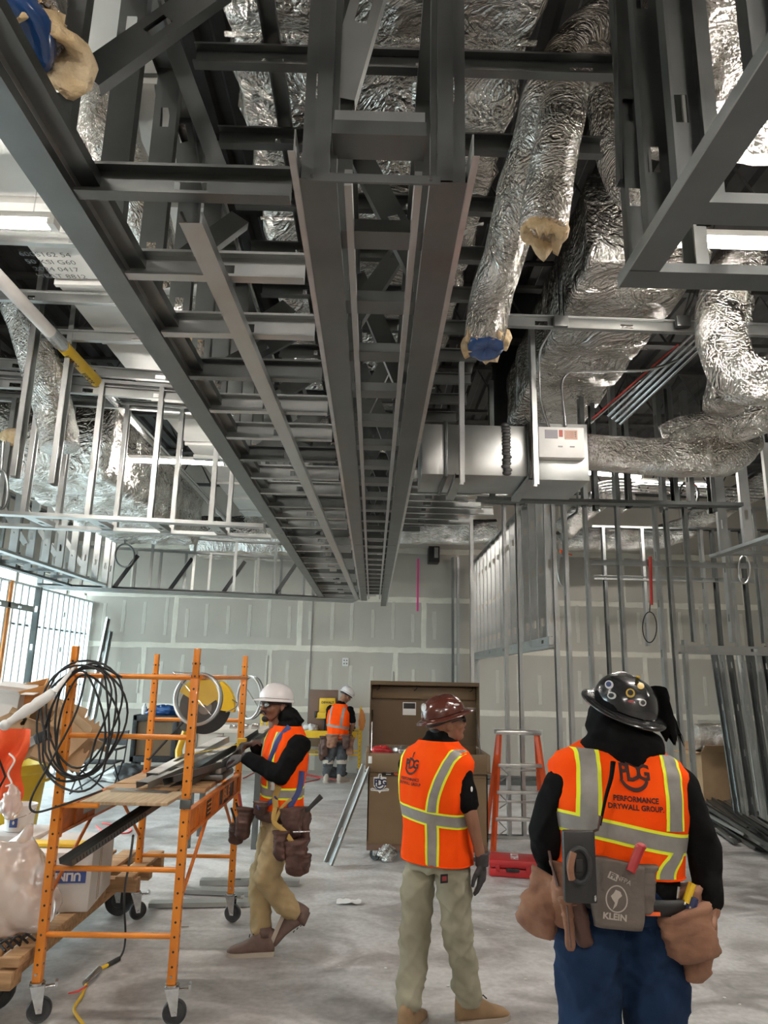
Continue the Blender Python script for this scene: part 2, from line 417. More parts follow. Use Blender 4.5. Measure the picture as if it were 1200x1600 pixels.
# white primed deck panels over the left bay, each sheet its own piece, joints lapped
cw = struct('ceiling_left_bay', MB().box((-2.38, 1.0, 4.62), (-.98, 12.5, 4.66)), 'deck_white', smooth=False)
yy = 1.0; k = 0
while yy < 12.4:
    L_ = .92
    me = MB(); me.rbox((-2.38, yy+.01, 4.55+.006*(k % 2)), (-.98, yy+L_-.01, 4.60), .004)
    me.box((-2.38, yy+.01, 4.52), (-.98, yy+.05, 4.56))
    me.build('deck_panel', 'deck_white', cw, smooth=False); yy += L_; k += 1
me_ = MB(); o_ = atZ(70, 398, 4.5445)
for j in range(4):
    vs, fs = text_mesh(['600S162 54', '50 KSI G60', '2024 0417', 'HEAT 8812'][j], .075)
    me_.add([V((o_.x+v.x, o_.y+.09*j-v.y, 4.5445)) for v in vs], fs)
me_.build('panel_stencil', 'galv_dark', cw, smooth=False, recalc=False)
# ================================================================ STRIP LIGHTS
def strip_light(c, ang, label, L_=1.2, hang=.7, name='strip_light'):
    c = V(c); t = empty(name, c, label, 'light', 'linear LED work lights')
    d = V((math.cos(ang), math.sin(ang), 0)); n = V((-d.y, d.x, 0)); Mx = Matrix((d, n, V((0, 0, 1)))).transposed().to_4x4(); Mx.translation = c
    MB().rbox((-L_/2, -.045, .02), (L_/2, .045, .06), .008, Mx).build('housing', 'white', t)
    for s_ in (-1, 1):
        MB().tube([c+n*s_*.022-d*(L_/2-.03)+V((0,0,.006)), c+n*s_*.022+d*(L_/2-.03)+V((0,0,.006))], .0145, 12).build('tube', 'tube', t)
    for s_ in (-1, 1):
        MB().box((s_*L_/2-.02, -.04, -.012), (s_*L_/2+.02, .04, .05), Mx).build('end_cap', 'white', t, smooth=False)
        p = c+d*s_*L_*.4+V((0, 0, .06)); MB().tube([p, p+V((0, 0, hang))], .003, 5).build('hanging_wire', 'zinc', t)
    return t
strip_light((-2.45, 3.55, 4.22), 0, 'lit strip light against the white panels at the upper left edge', hang=.33)
strip_light((-2.27, 7.5, 4.03), .03, 'lit strip light seen through the studs of the left bulkhead', hang=.5)
strip_light((2.14, 3.3, 4.05), 0, 'lit strip light glaring through the right soffit frame', hang=1.9)
p = atZ(957, 372, 4.7); strip_light(p+V((0, .6, 0)), math.pi/2, 'strip light seen end on as a bright dot beside the right soffit corner', hang=1.2)
strip_light((2.95, 9.0, 4.45), .2, 'lit strip light just below the foil duct beside the white box, left of two', hang=1.5)
strip_light((4.1, 9.4, 4.45), .1, 'lit strip light behind the right stud wall, right of two', hang=1.5)
strip_light((-4.9, 9.0, 4.4), math.pi/2, 'strip light above the left bulkhead near the windows', hang=1.5)
for (x, y, nm) in ((-1.9, -.8, 'rear left'), (2.2, -.8, 'rear right'), (0, -3.2, 'rearmost'), (4.6, 2.2, 'right side aisle')):  # unseen extra lamps, added to light the workers from behind the camera
    strip_light((x, y, 4.0), 0, 'extra unseen strip light added out of frame, '+nm, hang=1.9)

# ================================================================ SOFFIT FRAMING
ZB = 3.05; G = 'steel stud framing overhead'
def studwall(t, A, B, z0, z1, sp=.406, kind='stud', n=None, bottom=True, top=True, material='galv', start=0., face=None):
    A = V((A[0], A[1], 0)); B = V((B[0], B[1], 0)); d = B-A; L_ = d.length; d.normalize(); nn = V((-d.y, d.x, 0))
    if bottom: member(t, 'bottom_track', A+V((0,0,z0)), B+V((0,0,z0)), (0,0,1), 'track', material)
    if top: member(t, 'top_track', A+V((0,0,z1)), B+V((0,0,z1)), (0,0,-1), 'track', material)
    s_ = start
    while s_ < L_-.01:
        p = A+d*s_; member(t, 'stud', p+V((0,0,z0+.003)), p+V((0,0,z1-.003)), d, kind, material); s_ += sp
    return t
GD = 'galv_dark'
# --- left soffit: bottom track, joists, upright side studs
t = empty('soffit_frame', (-.89, 1.2, ZB), 'long steel soffit frame left of centre with joists like ladder rungs', 'soffit frame', G)
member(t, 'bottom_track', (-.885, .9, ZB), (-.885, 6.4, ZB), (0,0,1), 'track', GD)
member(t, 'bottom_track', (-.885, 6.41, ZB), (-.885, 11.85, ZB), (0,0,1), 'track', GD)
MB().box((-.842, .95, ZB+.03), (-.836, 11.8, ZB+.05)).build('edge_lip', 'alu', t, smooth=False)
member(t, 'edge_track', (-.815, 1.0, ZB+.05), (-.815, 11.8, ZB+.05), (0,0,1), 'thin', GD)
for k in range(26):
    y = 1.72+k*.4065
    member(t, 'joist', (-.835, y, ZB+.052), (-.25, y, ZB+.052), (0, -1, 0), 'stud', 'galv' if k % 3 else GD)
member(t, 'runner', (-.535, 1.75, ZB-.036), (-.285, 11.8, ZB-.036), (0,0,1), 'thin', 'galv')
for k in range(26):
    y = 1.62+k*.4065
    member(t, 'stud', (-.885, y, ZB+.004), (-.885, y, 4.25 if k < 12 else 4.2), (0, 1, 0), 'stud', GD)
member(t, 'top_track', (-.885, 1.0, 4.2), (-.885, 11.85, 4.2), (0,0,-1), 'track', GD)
for k, (ya, za, yb, zb, xa, xb) in enumerate(((3.3, 3.25, 3.6, 3.75, -.82, -.3), (4.6, 3.25, 5., 3.8, -.82, -.3), (6.2, 3.25, 6.5, 3.8, -.82, -.3), (8.2, 3.25, 8.5, 3.8, -.82, -.3), (5.3, 4.3, 5.7, 3.2, -.75, -.3), (7.2, 4.3, 7.6, 3.2, -.75, -.3))):
    member(t, 'brace', (xa, ya, za), (xb, yb, zb), (0, 1, .3), 'stud', GD)
for (a, b, ya, yb) in (((135, 118), (345, -30), 1.75, 1.85), ((262, 50), (350, 285), 2.25, 2.35), ((276, 412), (376, 338), 2.6, 2.8), ((372, 530), (452, 478), 3.1, 3.3), ((440, 612), (505, 572), 4.0, 4.2), ((300, 300), (262, 60), 2.7, 2.7)):
    member(t, 'brace', atY(a[0], a[1], ya), atY(b[0], b[1], yb), (0, 1, .2), 'stud' if ya != 2.25 else 'thin', GD)
# --- centre box
t = empty('soffit_frame', (0, 1.6, ZB), 'narrow box-shaped steel soffit frame running down the centre to the far wall', 'soffit frame', G)
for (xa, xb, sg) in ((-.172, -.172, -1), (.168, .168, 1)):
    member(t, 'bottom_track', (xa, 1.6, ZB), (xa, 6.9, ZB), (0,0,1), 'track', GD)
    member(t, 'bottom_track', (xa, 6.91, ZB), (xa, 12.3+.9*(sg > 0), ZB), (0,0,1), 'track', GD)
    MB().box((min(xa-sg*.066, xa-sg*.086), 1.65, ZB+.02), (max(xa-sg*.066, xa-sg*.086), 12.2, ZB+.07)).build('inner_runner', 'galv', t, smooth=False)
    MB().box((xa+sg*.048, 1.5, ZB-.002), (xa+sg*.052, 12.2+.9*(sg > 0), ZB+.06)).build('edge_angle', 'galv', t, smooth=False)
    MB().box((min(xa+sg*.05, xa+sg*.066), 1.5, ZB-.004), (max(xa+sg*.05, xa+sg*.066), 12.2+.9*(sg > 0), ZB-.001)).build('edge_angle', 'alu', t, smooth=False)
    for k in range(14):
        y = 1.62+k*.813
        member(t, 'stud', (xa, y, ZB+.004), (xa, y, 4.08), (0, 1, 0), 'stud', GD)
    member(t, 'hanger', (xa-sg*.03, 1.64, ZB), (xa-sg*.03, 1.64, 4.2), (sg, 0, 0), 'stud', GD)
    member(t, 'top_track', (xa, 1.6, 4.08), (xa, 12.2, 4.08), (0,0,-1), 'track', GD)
for k in range(25):
    y = 1.93+k*.4065
    member(t, 'rung', (-.13, y, ZB+.045), (.13, y, ZB+.045), (0, 0, 1), 'stud', GD)
member(t, 'cross_stud', (-.135, 1.6, 3.215), (.10, 1.6, 3.215), (0, 1, 0), 'stud', 'galv')
member(t, 'cross_track', (-.135, 1.59, 3.14), (.10, 1.59, 3.14), (0, 0, 1), 'stud', GD)
MB().box((-.20, 1.585, 3.032), (.145, 1.592, 3.056)).build('front_strap', 'galv_dark', t, smooth=False)
for p in ((-.185, 3.044), (.12, 3.044)): MB().cyl((p[0], 1.58, p[1]), (p[0], 1.587, p[1]), .005, 8).build('screw', 'zinc', t)
for k, (ya, yb) in enumerate(((1.66, 2.5), (2.7, 3.4), (3.9, 4.6), (5.2, 5.9), (6.6, 7.3))):
    member(t, 'brace', (-.12, ya, 3.25), (.10, yb, 4.05) , (0, 1, 0), 'stud', GD)
    member(t, 'brace', (.13, ya+.5, 3.15), (-.14, ya+.9, 4.0), (0, 1, 0), 'stud', GD)
member(t, 'brace', (-.13, 1.63, 3.33), (-.02, 1.63, 3.85), (0, 1, 0), 'stud', 'galv')
# --- ceiling joist grid above
t = empty('ceiling_joists', (0, 2.3, 4.1), 'dark steel ceiling joists crossing above the centre soffit under the foil duct', 'joists', G)
for k in range(24):
    y = 2.33+k*.43
    xr = .98 if k < 2 else (.93 if k < 3 else .72+.02*(k % 3)); xl = -.75
    member(t, 'joist', (xl, y, 4.14), (xr, y, 4.14), (0, -1, 0), 'stud', GD)
member(t, 'runner', (-.45, 1.6, 4.23), (-.45, 12.5, 4.23), (0,0,-1), 'thin', GD)
for k in range(8): # short stacked blocking near the far right
    y = 6.3+k*.29; member(t, 'joist', (.25, y, 3.62), (.95+.18*(k % 3), y, 3.62), (0, -1, 0), 'stud', 'galv')
member(t, 'runner', (.36, 6.2, 3.70), (.36, 8.6, 3.70), (0,0,-1), 'thin', GD); member(t, 'runner', (.85, 6.2, 3.70), (.85, 8.6, 3.70), (0,0,-1), 'thin', GD)
# --- right soffit box
t = empty('soffit_frame', (.82, 2.07, ZB), 'steel soffit box frame at the upper right with a mitred lower corner', 'soffit frame', G)
member(t, 'bottom_track', (.822, .55, ZB), (.822, 2.07, ZB), (0,0,1), 'track', GD)
member(t, 'bottom_track', (.774, 2.03, ZB-.002), (3.2, 2.03, ZB-.002), (0,0,1), 'track', GD)
member(t, 'bottom_track', (.87, 1.70, ZB+.002), (3.2, 1.70, ZB+.002), (0,0,1), 'track', GD)
MB().box((.770, .55, ZB-.002), (.774, 2.08, ZB+.035)).build('edge_angle', 'galv', t, smooth=False)
for k, y in enumerate((2.02, 1.86, 1.66, 1.28, .88)):
    member(t, 'stud', (.822, y, ZB+.004), (.822, y, 4.2), (0, -1, 0), 'stud', GD)
for k, x in enumerate((.93, 1.03, 1.17, 1.6, 2.0, 2.5)):
    member(t, 'stud', (x, 2.03 if k % 2 else 1.72, ZB+.01), (x, 2.03 if k % 2 else 1.72, 4.2), (-1, 0, 0), 'stud', 'galv' if k % 2 else GD)
member(t, 'brace', (.80, 2.0, 3.36), (.83, 2.0, 4.2), (0, -1, 0), 'stud', GD)
# --- left near cross bulkhead
t = empty('bulkhead_frame', (-2.5, 6.0, ZB), 'open stud bulkhead crossing the left bay in front of the lit strip light', 'bulkhead', G)
A1, A2 = V((-4.1, 5.75, 0)), V((-1.0, 6.18, 0)); B1, B2 = V((-4.1, 6.32, 0)), V((-1.0, 6.68, 0))
d = (A2-A1).normalized()
studwall(t, A1, A2, ZB, 4.32, .515, start=.08, top=True); studwall(t, B1, B2, ZB, 4.32, .515, start=.12, top=True)
for k in range(7):
    p = A1+d*(.1+k*.515); q = B1+d*(.1+k*.515)
    member(t, 'rung', p+V((0, .03, ZB+.01)), q+V((0, -.03, ZB+.01)), (0,0,1), 'stud', 'galv')
for zz in (4.22, 4.40): member(t, 'header', A1+V((0, 0, zz)), A2+V((0, 0, zz)), (0, -1, 0), 'stud', 'galv')
member(t, 'header', B1+V((0, 0, 4.30)), B2+V((0, 0, 4.30)), (0, -1, 0), 'stud', 'galv')
member(t, 'sill', (-1.75, 6.5, 3.77), (-1.05, 6.6, 3.77), (0, 0, 1), 'track', 'galv')
# horizontals under the white panels
t = empty('ceiling_joists', (-1.6, 4.6, 4.4), 'bright steel rails under the white panels left of the soffit', 'joists', G)
for (y, z) in ((4.85, 4.5), (5.35, 4.44), (4.1, 4.5)):
    member(t, 'rail', (-2.9, y, z), (-.95, y+.05, z), (0, -1, 0), 'stud', 'galv')
for x, y0_ in ((-2.95, 4.6), (-2.75, 5.2), (-2.55, 5.4)): member(t, 'stud', (x, y0_, 3.2), (x, y0_, 5.0), (1, 0, 0), 'stud', 'galv')
# --- left long bulkhead beside the windows
t = empty('bulkhead_frame', (-4.15, 10.8, ZB), 'long stud bulkhead along the bright windows on the left', 'bulkhead', G)
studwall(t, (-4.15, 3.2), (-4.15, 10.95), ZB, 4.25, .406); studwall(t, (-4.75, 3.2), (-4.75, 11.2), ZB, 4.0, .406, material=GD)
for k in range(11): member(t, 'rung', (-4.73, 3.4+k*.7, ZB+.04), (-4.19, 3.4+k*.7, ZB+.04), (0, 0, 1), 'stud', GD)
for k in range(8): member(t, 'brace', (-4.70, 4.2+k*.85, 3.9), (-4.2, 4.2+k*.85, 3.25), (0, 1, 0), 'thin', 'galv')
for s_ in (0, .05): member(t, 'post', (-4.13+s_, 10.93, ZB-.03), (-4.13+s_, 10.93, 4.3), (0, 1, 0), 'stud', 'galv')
# --- far bulkhead before the drywall
t = empty('bulkhead_frame', (-2.6, 11.6, ZB), 'low far stud bulkhead hanging in front of the taped drywall', 'bulkhead', G)
A1, A2 = V((-5.2, 11.02, 0)), V((-.26, 12.15, 0)); d = (A2-A1).normalized(); nn = V((-d.y, d.x, 0))
studwall(t, A1, A1+d*4.6, ZB, 3.95, .66, start=.3); studwall(t, A1+nn*.55, A2+nn*.55, ZB, 3.8, .406, start=.1)
member(t, 'bottom_track', A1+V((0,0,ZB)), A2+V((0,0,ZB)), (0,0,1), 'track', 'galv')
for k in range(4): member(t, 'runner', A1+nn*(.12+k*.12)+V((0,0,ZB)), A2+nn*(.12+k*.12)+V((0,0,ZB)), (0,0,1), 'thin', 'galv')
for k in range(5):
    p = A1+d*(1.1+k*.85)+nn*.1; MB().box((-.03, -.012, 0), (.03, .012, .62), Matrix.Translation(p+V((0, 0, ZB+.03))) @ Matrix.Rotation(math.radians(32), 4, 'Y')).build('brace', 'black', t, smooth=False)
# --- side stud wall before the windows (front leaf) and its bridging
t = empty('stud_wall', (-5.55, 11, 0), 'floor-to-bulkhead stud wall coloured as daylit in front of the left windows', 'stud wall', 'standing stud walls')
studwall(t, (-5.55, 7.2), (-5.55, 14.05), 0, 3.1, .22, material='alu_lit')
for zz in (1.5, 2.45): MB().box((-5.57, 7.2, zz), (-5.55, 14.0, zz+.03)).build('bridging_bar', 'galv_dark', t, smooth=False)
member(t, 'header', (-5.5, 7.2, 2.72), (-5.5, 11.6, 2.72), (1, 0, 0), 'stud', 'galv')
member(t, 'post', (-5.5, 11.7, 0), (-5.5, 11.7, 3.3), (0, 1, 0), 'stud', GD)
M['lumber'] = mat('orange_lumber', (.80, .38, .14), .7, c2=(.7, .3, .1), scale=6)
MB().box((-5.58, 10.8, 0), (-5.5, 10.88, 3.1)).build('timber_post', 'lumber', t, smooth=False)

# ================================================================ RIGHT SIDE
def X_at(px, Y, py=1000): return atY(px, py, Y).x
t = empty('stud_wall', (1.9, 8.2, 2.1), 'stud partition hung over an opening, receding on the right of centre', 'stud wall', 'standing stud walls')
for k in range(15):
    y = 7.75+k*.406; member(t, 'stud', (1.93, y, 2.13), (1.93, y, 3.98), (0, 1, 0), 'stud', 'galv')
member(t, 'bottom_track', (1.93, 7.7, 2.12), (1.93, 13.6, 2.12), (0, 0, 1), 'track', 'galv')
member(t, 'header', (1.885, 7.7, 2.20), (1.885, 13.6, 2.20), (1, 0, 0), 'stud', 'galv')
member(t, 'top_track', (1.93, 7.7, 3.98), (1.93, 13.6, 3.98), (0, 0, -1), 'track', 'galv')
for dx in (-.02, .07): member(t, 'jamb_stud', (2.02+dx, 7.75, 0), (2.02+dx, 7.75, 3.98), (1 if dx > 0 else -1, 0, 0), 'stud', 'galv')
member(t, 'jamb_stud', (1.93, 13.4, 0), (1.93, 13.4, 2.12), (0, 1, 0), 'stud', 'galv')
t = empty('stud_wall', (3.2, 8.8, 0), 'stud partition facing the camera with a door opening, behind the dark-helmeted worker', 'stud wall', 'standing stud walls')
YB = 8.8
for k, px in enumerate((740, 788, 815, 920, 977, 1033, 1087, 1142, 1197)):
    x = X_at(px, YB); z0 = 0 if px < 1070 else 2.28
    member(t, 'stud', (x, YB, z0), (x, YB, 4.0), (1 if k % 2 else -1, 0, 0), 'stud', 'galv')
for px in (1056, 1066): member(t, 'jamb_stud', (X_at(px, YB), YB, 0), (X_at(px, YB), YB, 2.3 if px == 1066 else 4.0), (-1 if px == 1056 else 1, 0, 0), 'stud', 'galv')
member(t, 'bottom_track', (1.15, YB, 0.002), (1.95, YB, 0.002), (0, 0, 1), 'track', 'galv'); member(t, 'bottom_track', (2.55, YB, 0.002), (3.8, YB, 0.002), (0, 0, 1), 'track', 'galv')
member(t, 'top_track', (1.15, YB, 4.0), (6.6, YB, 4.0), (0, 0, -1), 'track', 'galv')
member(t, 'header', (3.75, YB-.04, 2.19), (6.6, YB-.04, 2.19), (0, 1, 0), 'stud', 'galv')
member(t, 'header_track', (3.75, YB, 2.13), (6.6, YB, 2.13), (0, 0, 1), 'track', 'galv')
member(t, 'bridging_bar', (2.70, YB-.03, 3.23), (6.6, YB-.03, 3.23), (0, -1, 0), 'thin', 'galv')
t = empty('stud_wall', (4.0, 10.4, 0), 'second stud partition a little farther back on the right', 'stud wall', 'standing stud walls')
YB2 = 10.6
for k, px in enumerate((952, 1010, 1056, 1105, 1128, 1150, 1175, 1198)):
    x = X_at(px, YB2); member(t, 'stud', (x, YB2, 0 if k < 1 or k > 3 else 2.3), (x, YB2, 4.1), (1 if k % 2 else -1, 0, 0), 'stud', 'galv' if k % 2 else GD)
member(t, 'top_track', (3.3, YB2, 4.1), (7.5, YB2, 4.1), (0, 0, -1), 'track', GD)
member(t, 'bottom_track', (5.2, YB2, 0.002), (7.5, YB2, 0.002), (0, 0, 1), 'track', GD)
member(t, 'bridging_bar', (3.3, YB2-.03, 3.3), (7.5, YB2-.03, 3.3), (0, -1, 0), 'thin', 'galv')
# short posts standing before the far drywall
t = empty('steel_post', (1.62, 13.9, 0), 'dark paired steel studs standing against the far drywall, left of the partition', 'post')
for px, mm_ in ((706, GD), (714, 'galv')): 
    x = X_at(px, 13.85); member(t, 'stud', (x, 13.85, 0), (x, 13.85, 4.1), (1, 0, 0), 'stud', mm_)
# right near bulkhead rail
t = empty('bulkhead_frame', (3.9, 6.5, 3.05), 'short stud bulkhead at the right edge above the door opening', 'bulkhead', G)
pa = atZ(1115, 872, 3.05); pb = V((pa.x+.05, pa.y-3.4, 3.05))
studwall(t, (pb.x, pb.y), (pa.x, pa.y), 3.05, 4.4, .45); studwall(t, (pb.x+.7, pb.y), (pa.x+.7, pa.y), 3.05, 4.2, .45, material=GD)
for k in range(6): member(t, 'rung', (pa.x+.03, pa.y-.05-.55*k, 3.08), (pa.x+.68, pa.y-.05-.55*k, 3.08), (0, 0, 1), 'stud', 'galv')
# long crossing stud with conduit above the sheet-metal duct
t = empty('crossing_stud', (1.0, 4.6, 4.0), 'bright horizontal steel stud crossing in front of the wrapped duct on the right', 'stud')
pa = atY(780, 503, 4.6); pb = atY(1240, 520, 4.6); member(t, 'stud', pa, pb, (0, -1, 0), 'stud', 'galv')
for px in (875, 1065):
    p = atY(px, 505, 4.57); MB().rbox(p-V((.05, .04, .04)), p+V((.05, .0, .04)), .004).build('clamp', 'galv_dark', t)
    ex = 0 if px < 1000 else .5; MB().tube([p, p+V((.12+ex, .4, 1.5))], .006, 6).build('threaded_rod', 'zinc', t); MB().tube([p+V((.03, 0, 0)), p+V((.16+ex, .4, 1.5))], .006, 6).build('threaded_rod', 'zinc', t)
# standing/hanging uprights around the sheet-metal duct
t = empty('duct_hanger', (.62, 4.9, 3.2), 'steel stud trapeze hanging the bare duct with the white box', 'hanger')
for px in (718, 833):
    p = atY(px, 740, 4.93); member(t, 'upright', V((p.x, 4.93, 3.16)), V((p.x+.0, 4.93, 4.1 if px < 800 else 4.45)), (1, 0, 0), 'thin', 'galv')
    member(t, 'cross_arm', V((p.x, 4.93, 3.2)), V((p.x, 5.6, 3.2)), (0, 0, 1), 'thin', 'galv')
t = empty('upright_studs', (1.9, 6.2, 3.6), 'row of dark upright studs behind the bare duct on the right', 'studs')
for k, px in enumerate((770, 902, 925, 950, 975, 1020, 1045, 1062, 1100)):
    y = 6.2+.12*(k % 3); x = X_at(px, y, 600); member(t, 'stud', (x, y, 3.35), (x, y, 4.5), (1 if k % 2 else -1, 0, 0), 'stud', GD)
member(t, 'runner', (.9, 6.2, 3.35), (3.3, 6.2, 3.35), (0, 0, 1), 'track', GD)
# ================================================================ DUCTS
def wrapped_box(x0, x1, y0, y1, z0, z1, step=.05, amp=.022, seed=0., sag=.03, skew=None):
    """rectangular duct wrapped in loose foil: real wrinkles and quilting in the mesh"""
    mb = MB(); per = [(x0, z0), (x1, z0), (x1, z1), (x0, z1)]
    ring = []
    for i in range(4):
        a, b_ = per[i], per[(i+1) % 4]; n = max(2, int(math.dist(a, b_)/step))
        for j in range(n): ring.append((a[0]+(b_[0]-a[0])*j/n, a[1]+(b_[1]-a[1])*j/n))
    n = len(ring); m = max(2, int((y1-y0)/step)); cx, cz = (x0+x1)/2, (z0+z1)/2
    for i in range(m+1):
        y = y0+(y1-y0)*i/m
        for (x, z) in ring:
            p = V((x, y, z)); o = V((x-cx, 0, z-cz)); o.x = o.x/(x1-x0); o.z = o.z/(z1-z0)
            if abs(o.x) > abs(o.z): o = V((math.copysign(1, o.x), 0, .2*math.copysign(1, o.z)))
            else: o = V((.0, 0, math.copysign(1, o.z)))
            h = wrinkle(p, 1.3, seed)*amp
            pin = abs(math.sin(y*math.pi/.61))          # pinned every 24 inches
            h += sag*(pin-.6)*(1-abs((x-cx)/(x1-x0)*1.3))
            p = p+o*h
            if skew: p = p+V((skew[0]*(y-y0), 0, skew[1]*(y-y0)))
            mb.v.append(p)
    for i in range(m):
        for j in range(n): mb.f.append((i*n+j, i*n+(j+1) % n, (i+1)*n+(j+1) % n, (i+1)*n+j))
    mb.f.append(tuple(range(n-1, -1, -1))); mb.f.append(tuple(m*n+j for j in range(n)))
    return mb
def duct(label, *a, **k):
    x0, x1, y0, y1, z0, z1 = a
    t = empty('wrapped_duct', ((x0+x1)/2, y0, z0), label, 'duct', 'foil wrapped ducts')
    wrapped_box(*a, **k).build('foil_jacket', 'foil', t, smooth=True)
    sk = k.get('skew') or (0, 0)
    for i in range(1, int((y1-y0)/1.2)):
        y = y0+i*1.2; dx = sk[0]*(y-y0)
        MB().box((x0-.03+dx, y-.012, z0-.04+sk[1]*(y-y0)), (x1+.03+dx, y+.012, z0-.035+sk[1]*(y-y0))).build('tape_seam', 'foil_flex', t, smooth=False)
    return t
duct('very large foil wrapped duct overhead, running above the centre soffit', -.60, .62, 1.2, 7.6, 4.38, 5.1, amp=.05, skew=(-.03, 0), sag=.06)
duct('foil wrapped duct past the centre, behind the joists', -.95, .35, 7.9, 12.6, 4.25, 4.9, step=.07, seed=3.)
duct('foil wrapped duct to the right of the hanging flex duct', 1.33, 2.08, 4.0, 7.4, 4.42, 5.0, seed=7., sag=.07, skew=(.02, 0))
duct('foil wrapped duct above the upper right soffit box', 1.15, 2.9, .6, 2.9, 4.25, 4.9, seed=9., amp=.05)
duct('crumpled foil wrapped duct behind the left bulkhead studs', -4.0, -2.75, 6.9, 10.8, 3.75, 4.5, seed=13., amp=.07, sag=.05, step=.06)
duct('foil wrapped duct at the left edge near the window bay', -5.3, -4.3, 4.6, 9.5, 4.5, 5.3, seed=17., amp=.06, step=.07)
duct('foil wrapped duct low in front of the far drywall on the left', -3.3, -.9, 12.55, 13.6, 3.95, 4.5, seed=19., amp=.06)
def flex(name, label, pts, r, seed=0., mat_='foil_flex', amp=.05, ends=(False, False), n=36):
    pth = smoothpath(pts, 10); t = empty(name, pth[0], label, 'duct', 'round foil flex ducts'); mb = MB()
    L_ = [0.]
    for i in range(1, len(pth)): L_.append(L_[-1]+(pth[i]-pth[i-1]).length)
    m = max(8, int(L_[-1]/.022)); q = []; j = 0
    for i in range(m+1):
        s_ = L_[-1]*i/m
        while j < len(L_)-2 and L_[j+1] < s_: j += 1
        q.append(pth[j].lerp(pth[j+1], (s_-L_[j])/max(1e-6, L_[j+1]-L_[j])))
    mb.tube(q, r, n)
    for k, v in enumerate(mb.v):
        c = q[min(k//n, m)]; o = (v-c).normalized(); i = k//n
        h = wrinkle(v, 2.6, seed)*amp*r*1.3 + math.sin(i*.55)*r*.008 + noise.noise(v*3+V((seed,)*3))*r*.13
        mb.v[k] = v+o*h
    mb.build('foil_jacket', mat_, t, smooth=True, recalc=False)
    return t, q
def torn(t, c, d, r, seed, cap=False):
    """tan insulation frayed out of the end of a duct, maybe with a blue film cap"""
    c = V(c); d = V(d).normalized(); u = d.orthogonal().normalized(); w_ = d.cross(u); mb = MB(); n = 40
    rings = [(r*.80, -.05), (r*1.02, -.03), (r*1.14, .0), (r*1.2, .02), (r*1.12, .035), (r*.8, .03), (r*.6, -.02)]
    for (rr_, h) in rings:
        for j in range(n):
            a = 2*math.pi*j/n; k = .95+.55*noise.noise(V((math.cos(a)*1.3+seed*1.7, math.sin(a)*1.3, h*6)))+.10*noise.noise(V((math.cos(a)*7+seed, math.sin(a)*7, h*20)))
            mb.v.append(c+(u*math.cos(a)+w_*math.sin(a))*rr_*k+d*(h+.09*noise.noise(V((math.cos(a)*3, seed, math.sin(a)*3)))))
    for i in range(len(rings)-1):
        for j in range(n): mb.f.append((i*n+j, i*n+(j+1) % n, (i+1)*n+(j+1) % n, (i+1)*n+j))
    mb.build('torn_insulation', 'insul', t, smooth=True)
    if cap:
        mb = MB(); prof = [(r*.86, 0), (r*.9, .03), (r*.86, .055), (r*.6, .06), (r*.3, .05), (.001, .045)]
        for (rr_, h) in prof:
            for j in range(n):
                a = 2*math.pi*j/n; mb.v.append(c+(u*math.cos(a)+w_*math.sin(a))*rr_+d*(h+.01+.008*noise.noise(V((a*3, h*30, seed)))))
        for i in range(len(prof)-1):
            for j in range(n): mb.f.append((i*n+j, i*n+(j+1) % n, (i+1)*n+(j+1) % n, (i+1)*n+j))
        mb.build('film_cap', 'blue_film', t, smooth=True)
t, q = flex('flex_duct', 'long silver flex duct hanging right of centre with a blue capped end',
    [atY(955, 20, 2.75), atY(905, 62, 2.7), atY(858, 135, 2.65), atY(840, 215, 2.7), atY(812, 300, 2.8), atY(790, 390, 2.95), atY(768, 460, 3.1), atY(757, 530, 3.2)], .098, 1.)
torn(t, q[-1], q[-1]-q[-8]+V((.02, -.1, 0)), .10, 2., True)
t, q = flex('flex_duct', 'short silver flex branch ending in torn tan insulation right of centre',
    [atY(925, 95, 2.75), atY(890, 130, 2.62), atY(868, 230, 2.5), atY(856, 300, 2.5), atY(848, 360, 2.5)], .093, 5.)
torn(t, q[-1], q[-1]-q[-6], .085, 4.)
flex('flex_duct', 'silver flex duct curving down behind the upper right soffit post', [atY(925, 60, 2.9), atY(940, 150, 2.9), atY(955, 230, 2.9), atY(985, 300, 2.9), atY(1040, 330, 3.0), atY(1100, 320, 3.2)], .075, 8.)
flex('flex_duct', 'fat silver flex duct looping down at the right edge', [atY(1160, 400, 4.4), atY(1130, 470, 4.3), atY(1130, 540, 4.2), atY(1160, 590, 4.2), atY(1215, 590, 4.2), atY(1270, 540, 4.3)], .155, 11.)
flex('flex_duct', 'second silver flex duct behind the loop at the right edge', [atY(1150, 470, 4.8), atY(1140, 560, 4.8), atY(1130, 640, 4.8)], .13, 12.)
flex('flex_duct', 'silver flex duct sweeping from the right edge over the horizontal duct', [atY(1040, 690, 5.3), atY(1090, 670, 5.2), atY(1150, 665, 5.1), atY(1220, 640, 4.9)], .125, 14.)
t, q = flex('flex_duct', 'straight horizontal silver flex duct leading right from the white control box', [atY(905, 706, 5.2), atY(980, 712, 5.2), atY(1060, 717, 5.2), atY(1130, 716, 5.25), atY(1165, 690, 5.5)], .135, 16.)
flex('flex_duct', 'silver flex duct crossing just below the far end of the soffit', [atY(625, 830, 11.8), atY(700, 832, 11.8), atY(775, 832, 11.8)], .21, 18., n=30)
flex('flex_duct', 'silver flex duct running along behind the right stud walls', [atY(872, 850, 12), atY(900, 842, 12.), atY(1000, 842, 12.), atY(1060, 830, 11.8), atY(1120, 795, 11.5), atY(1200, 750, 11)], .19, 20., n=30)
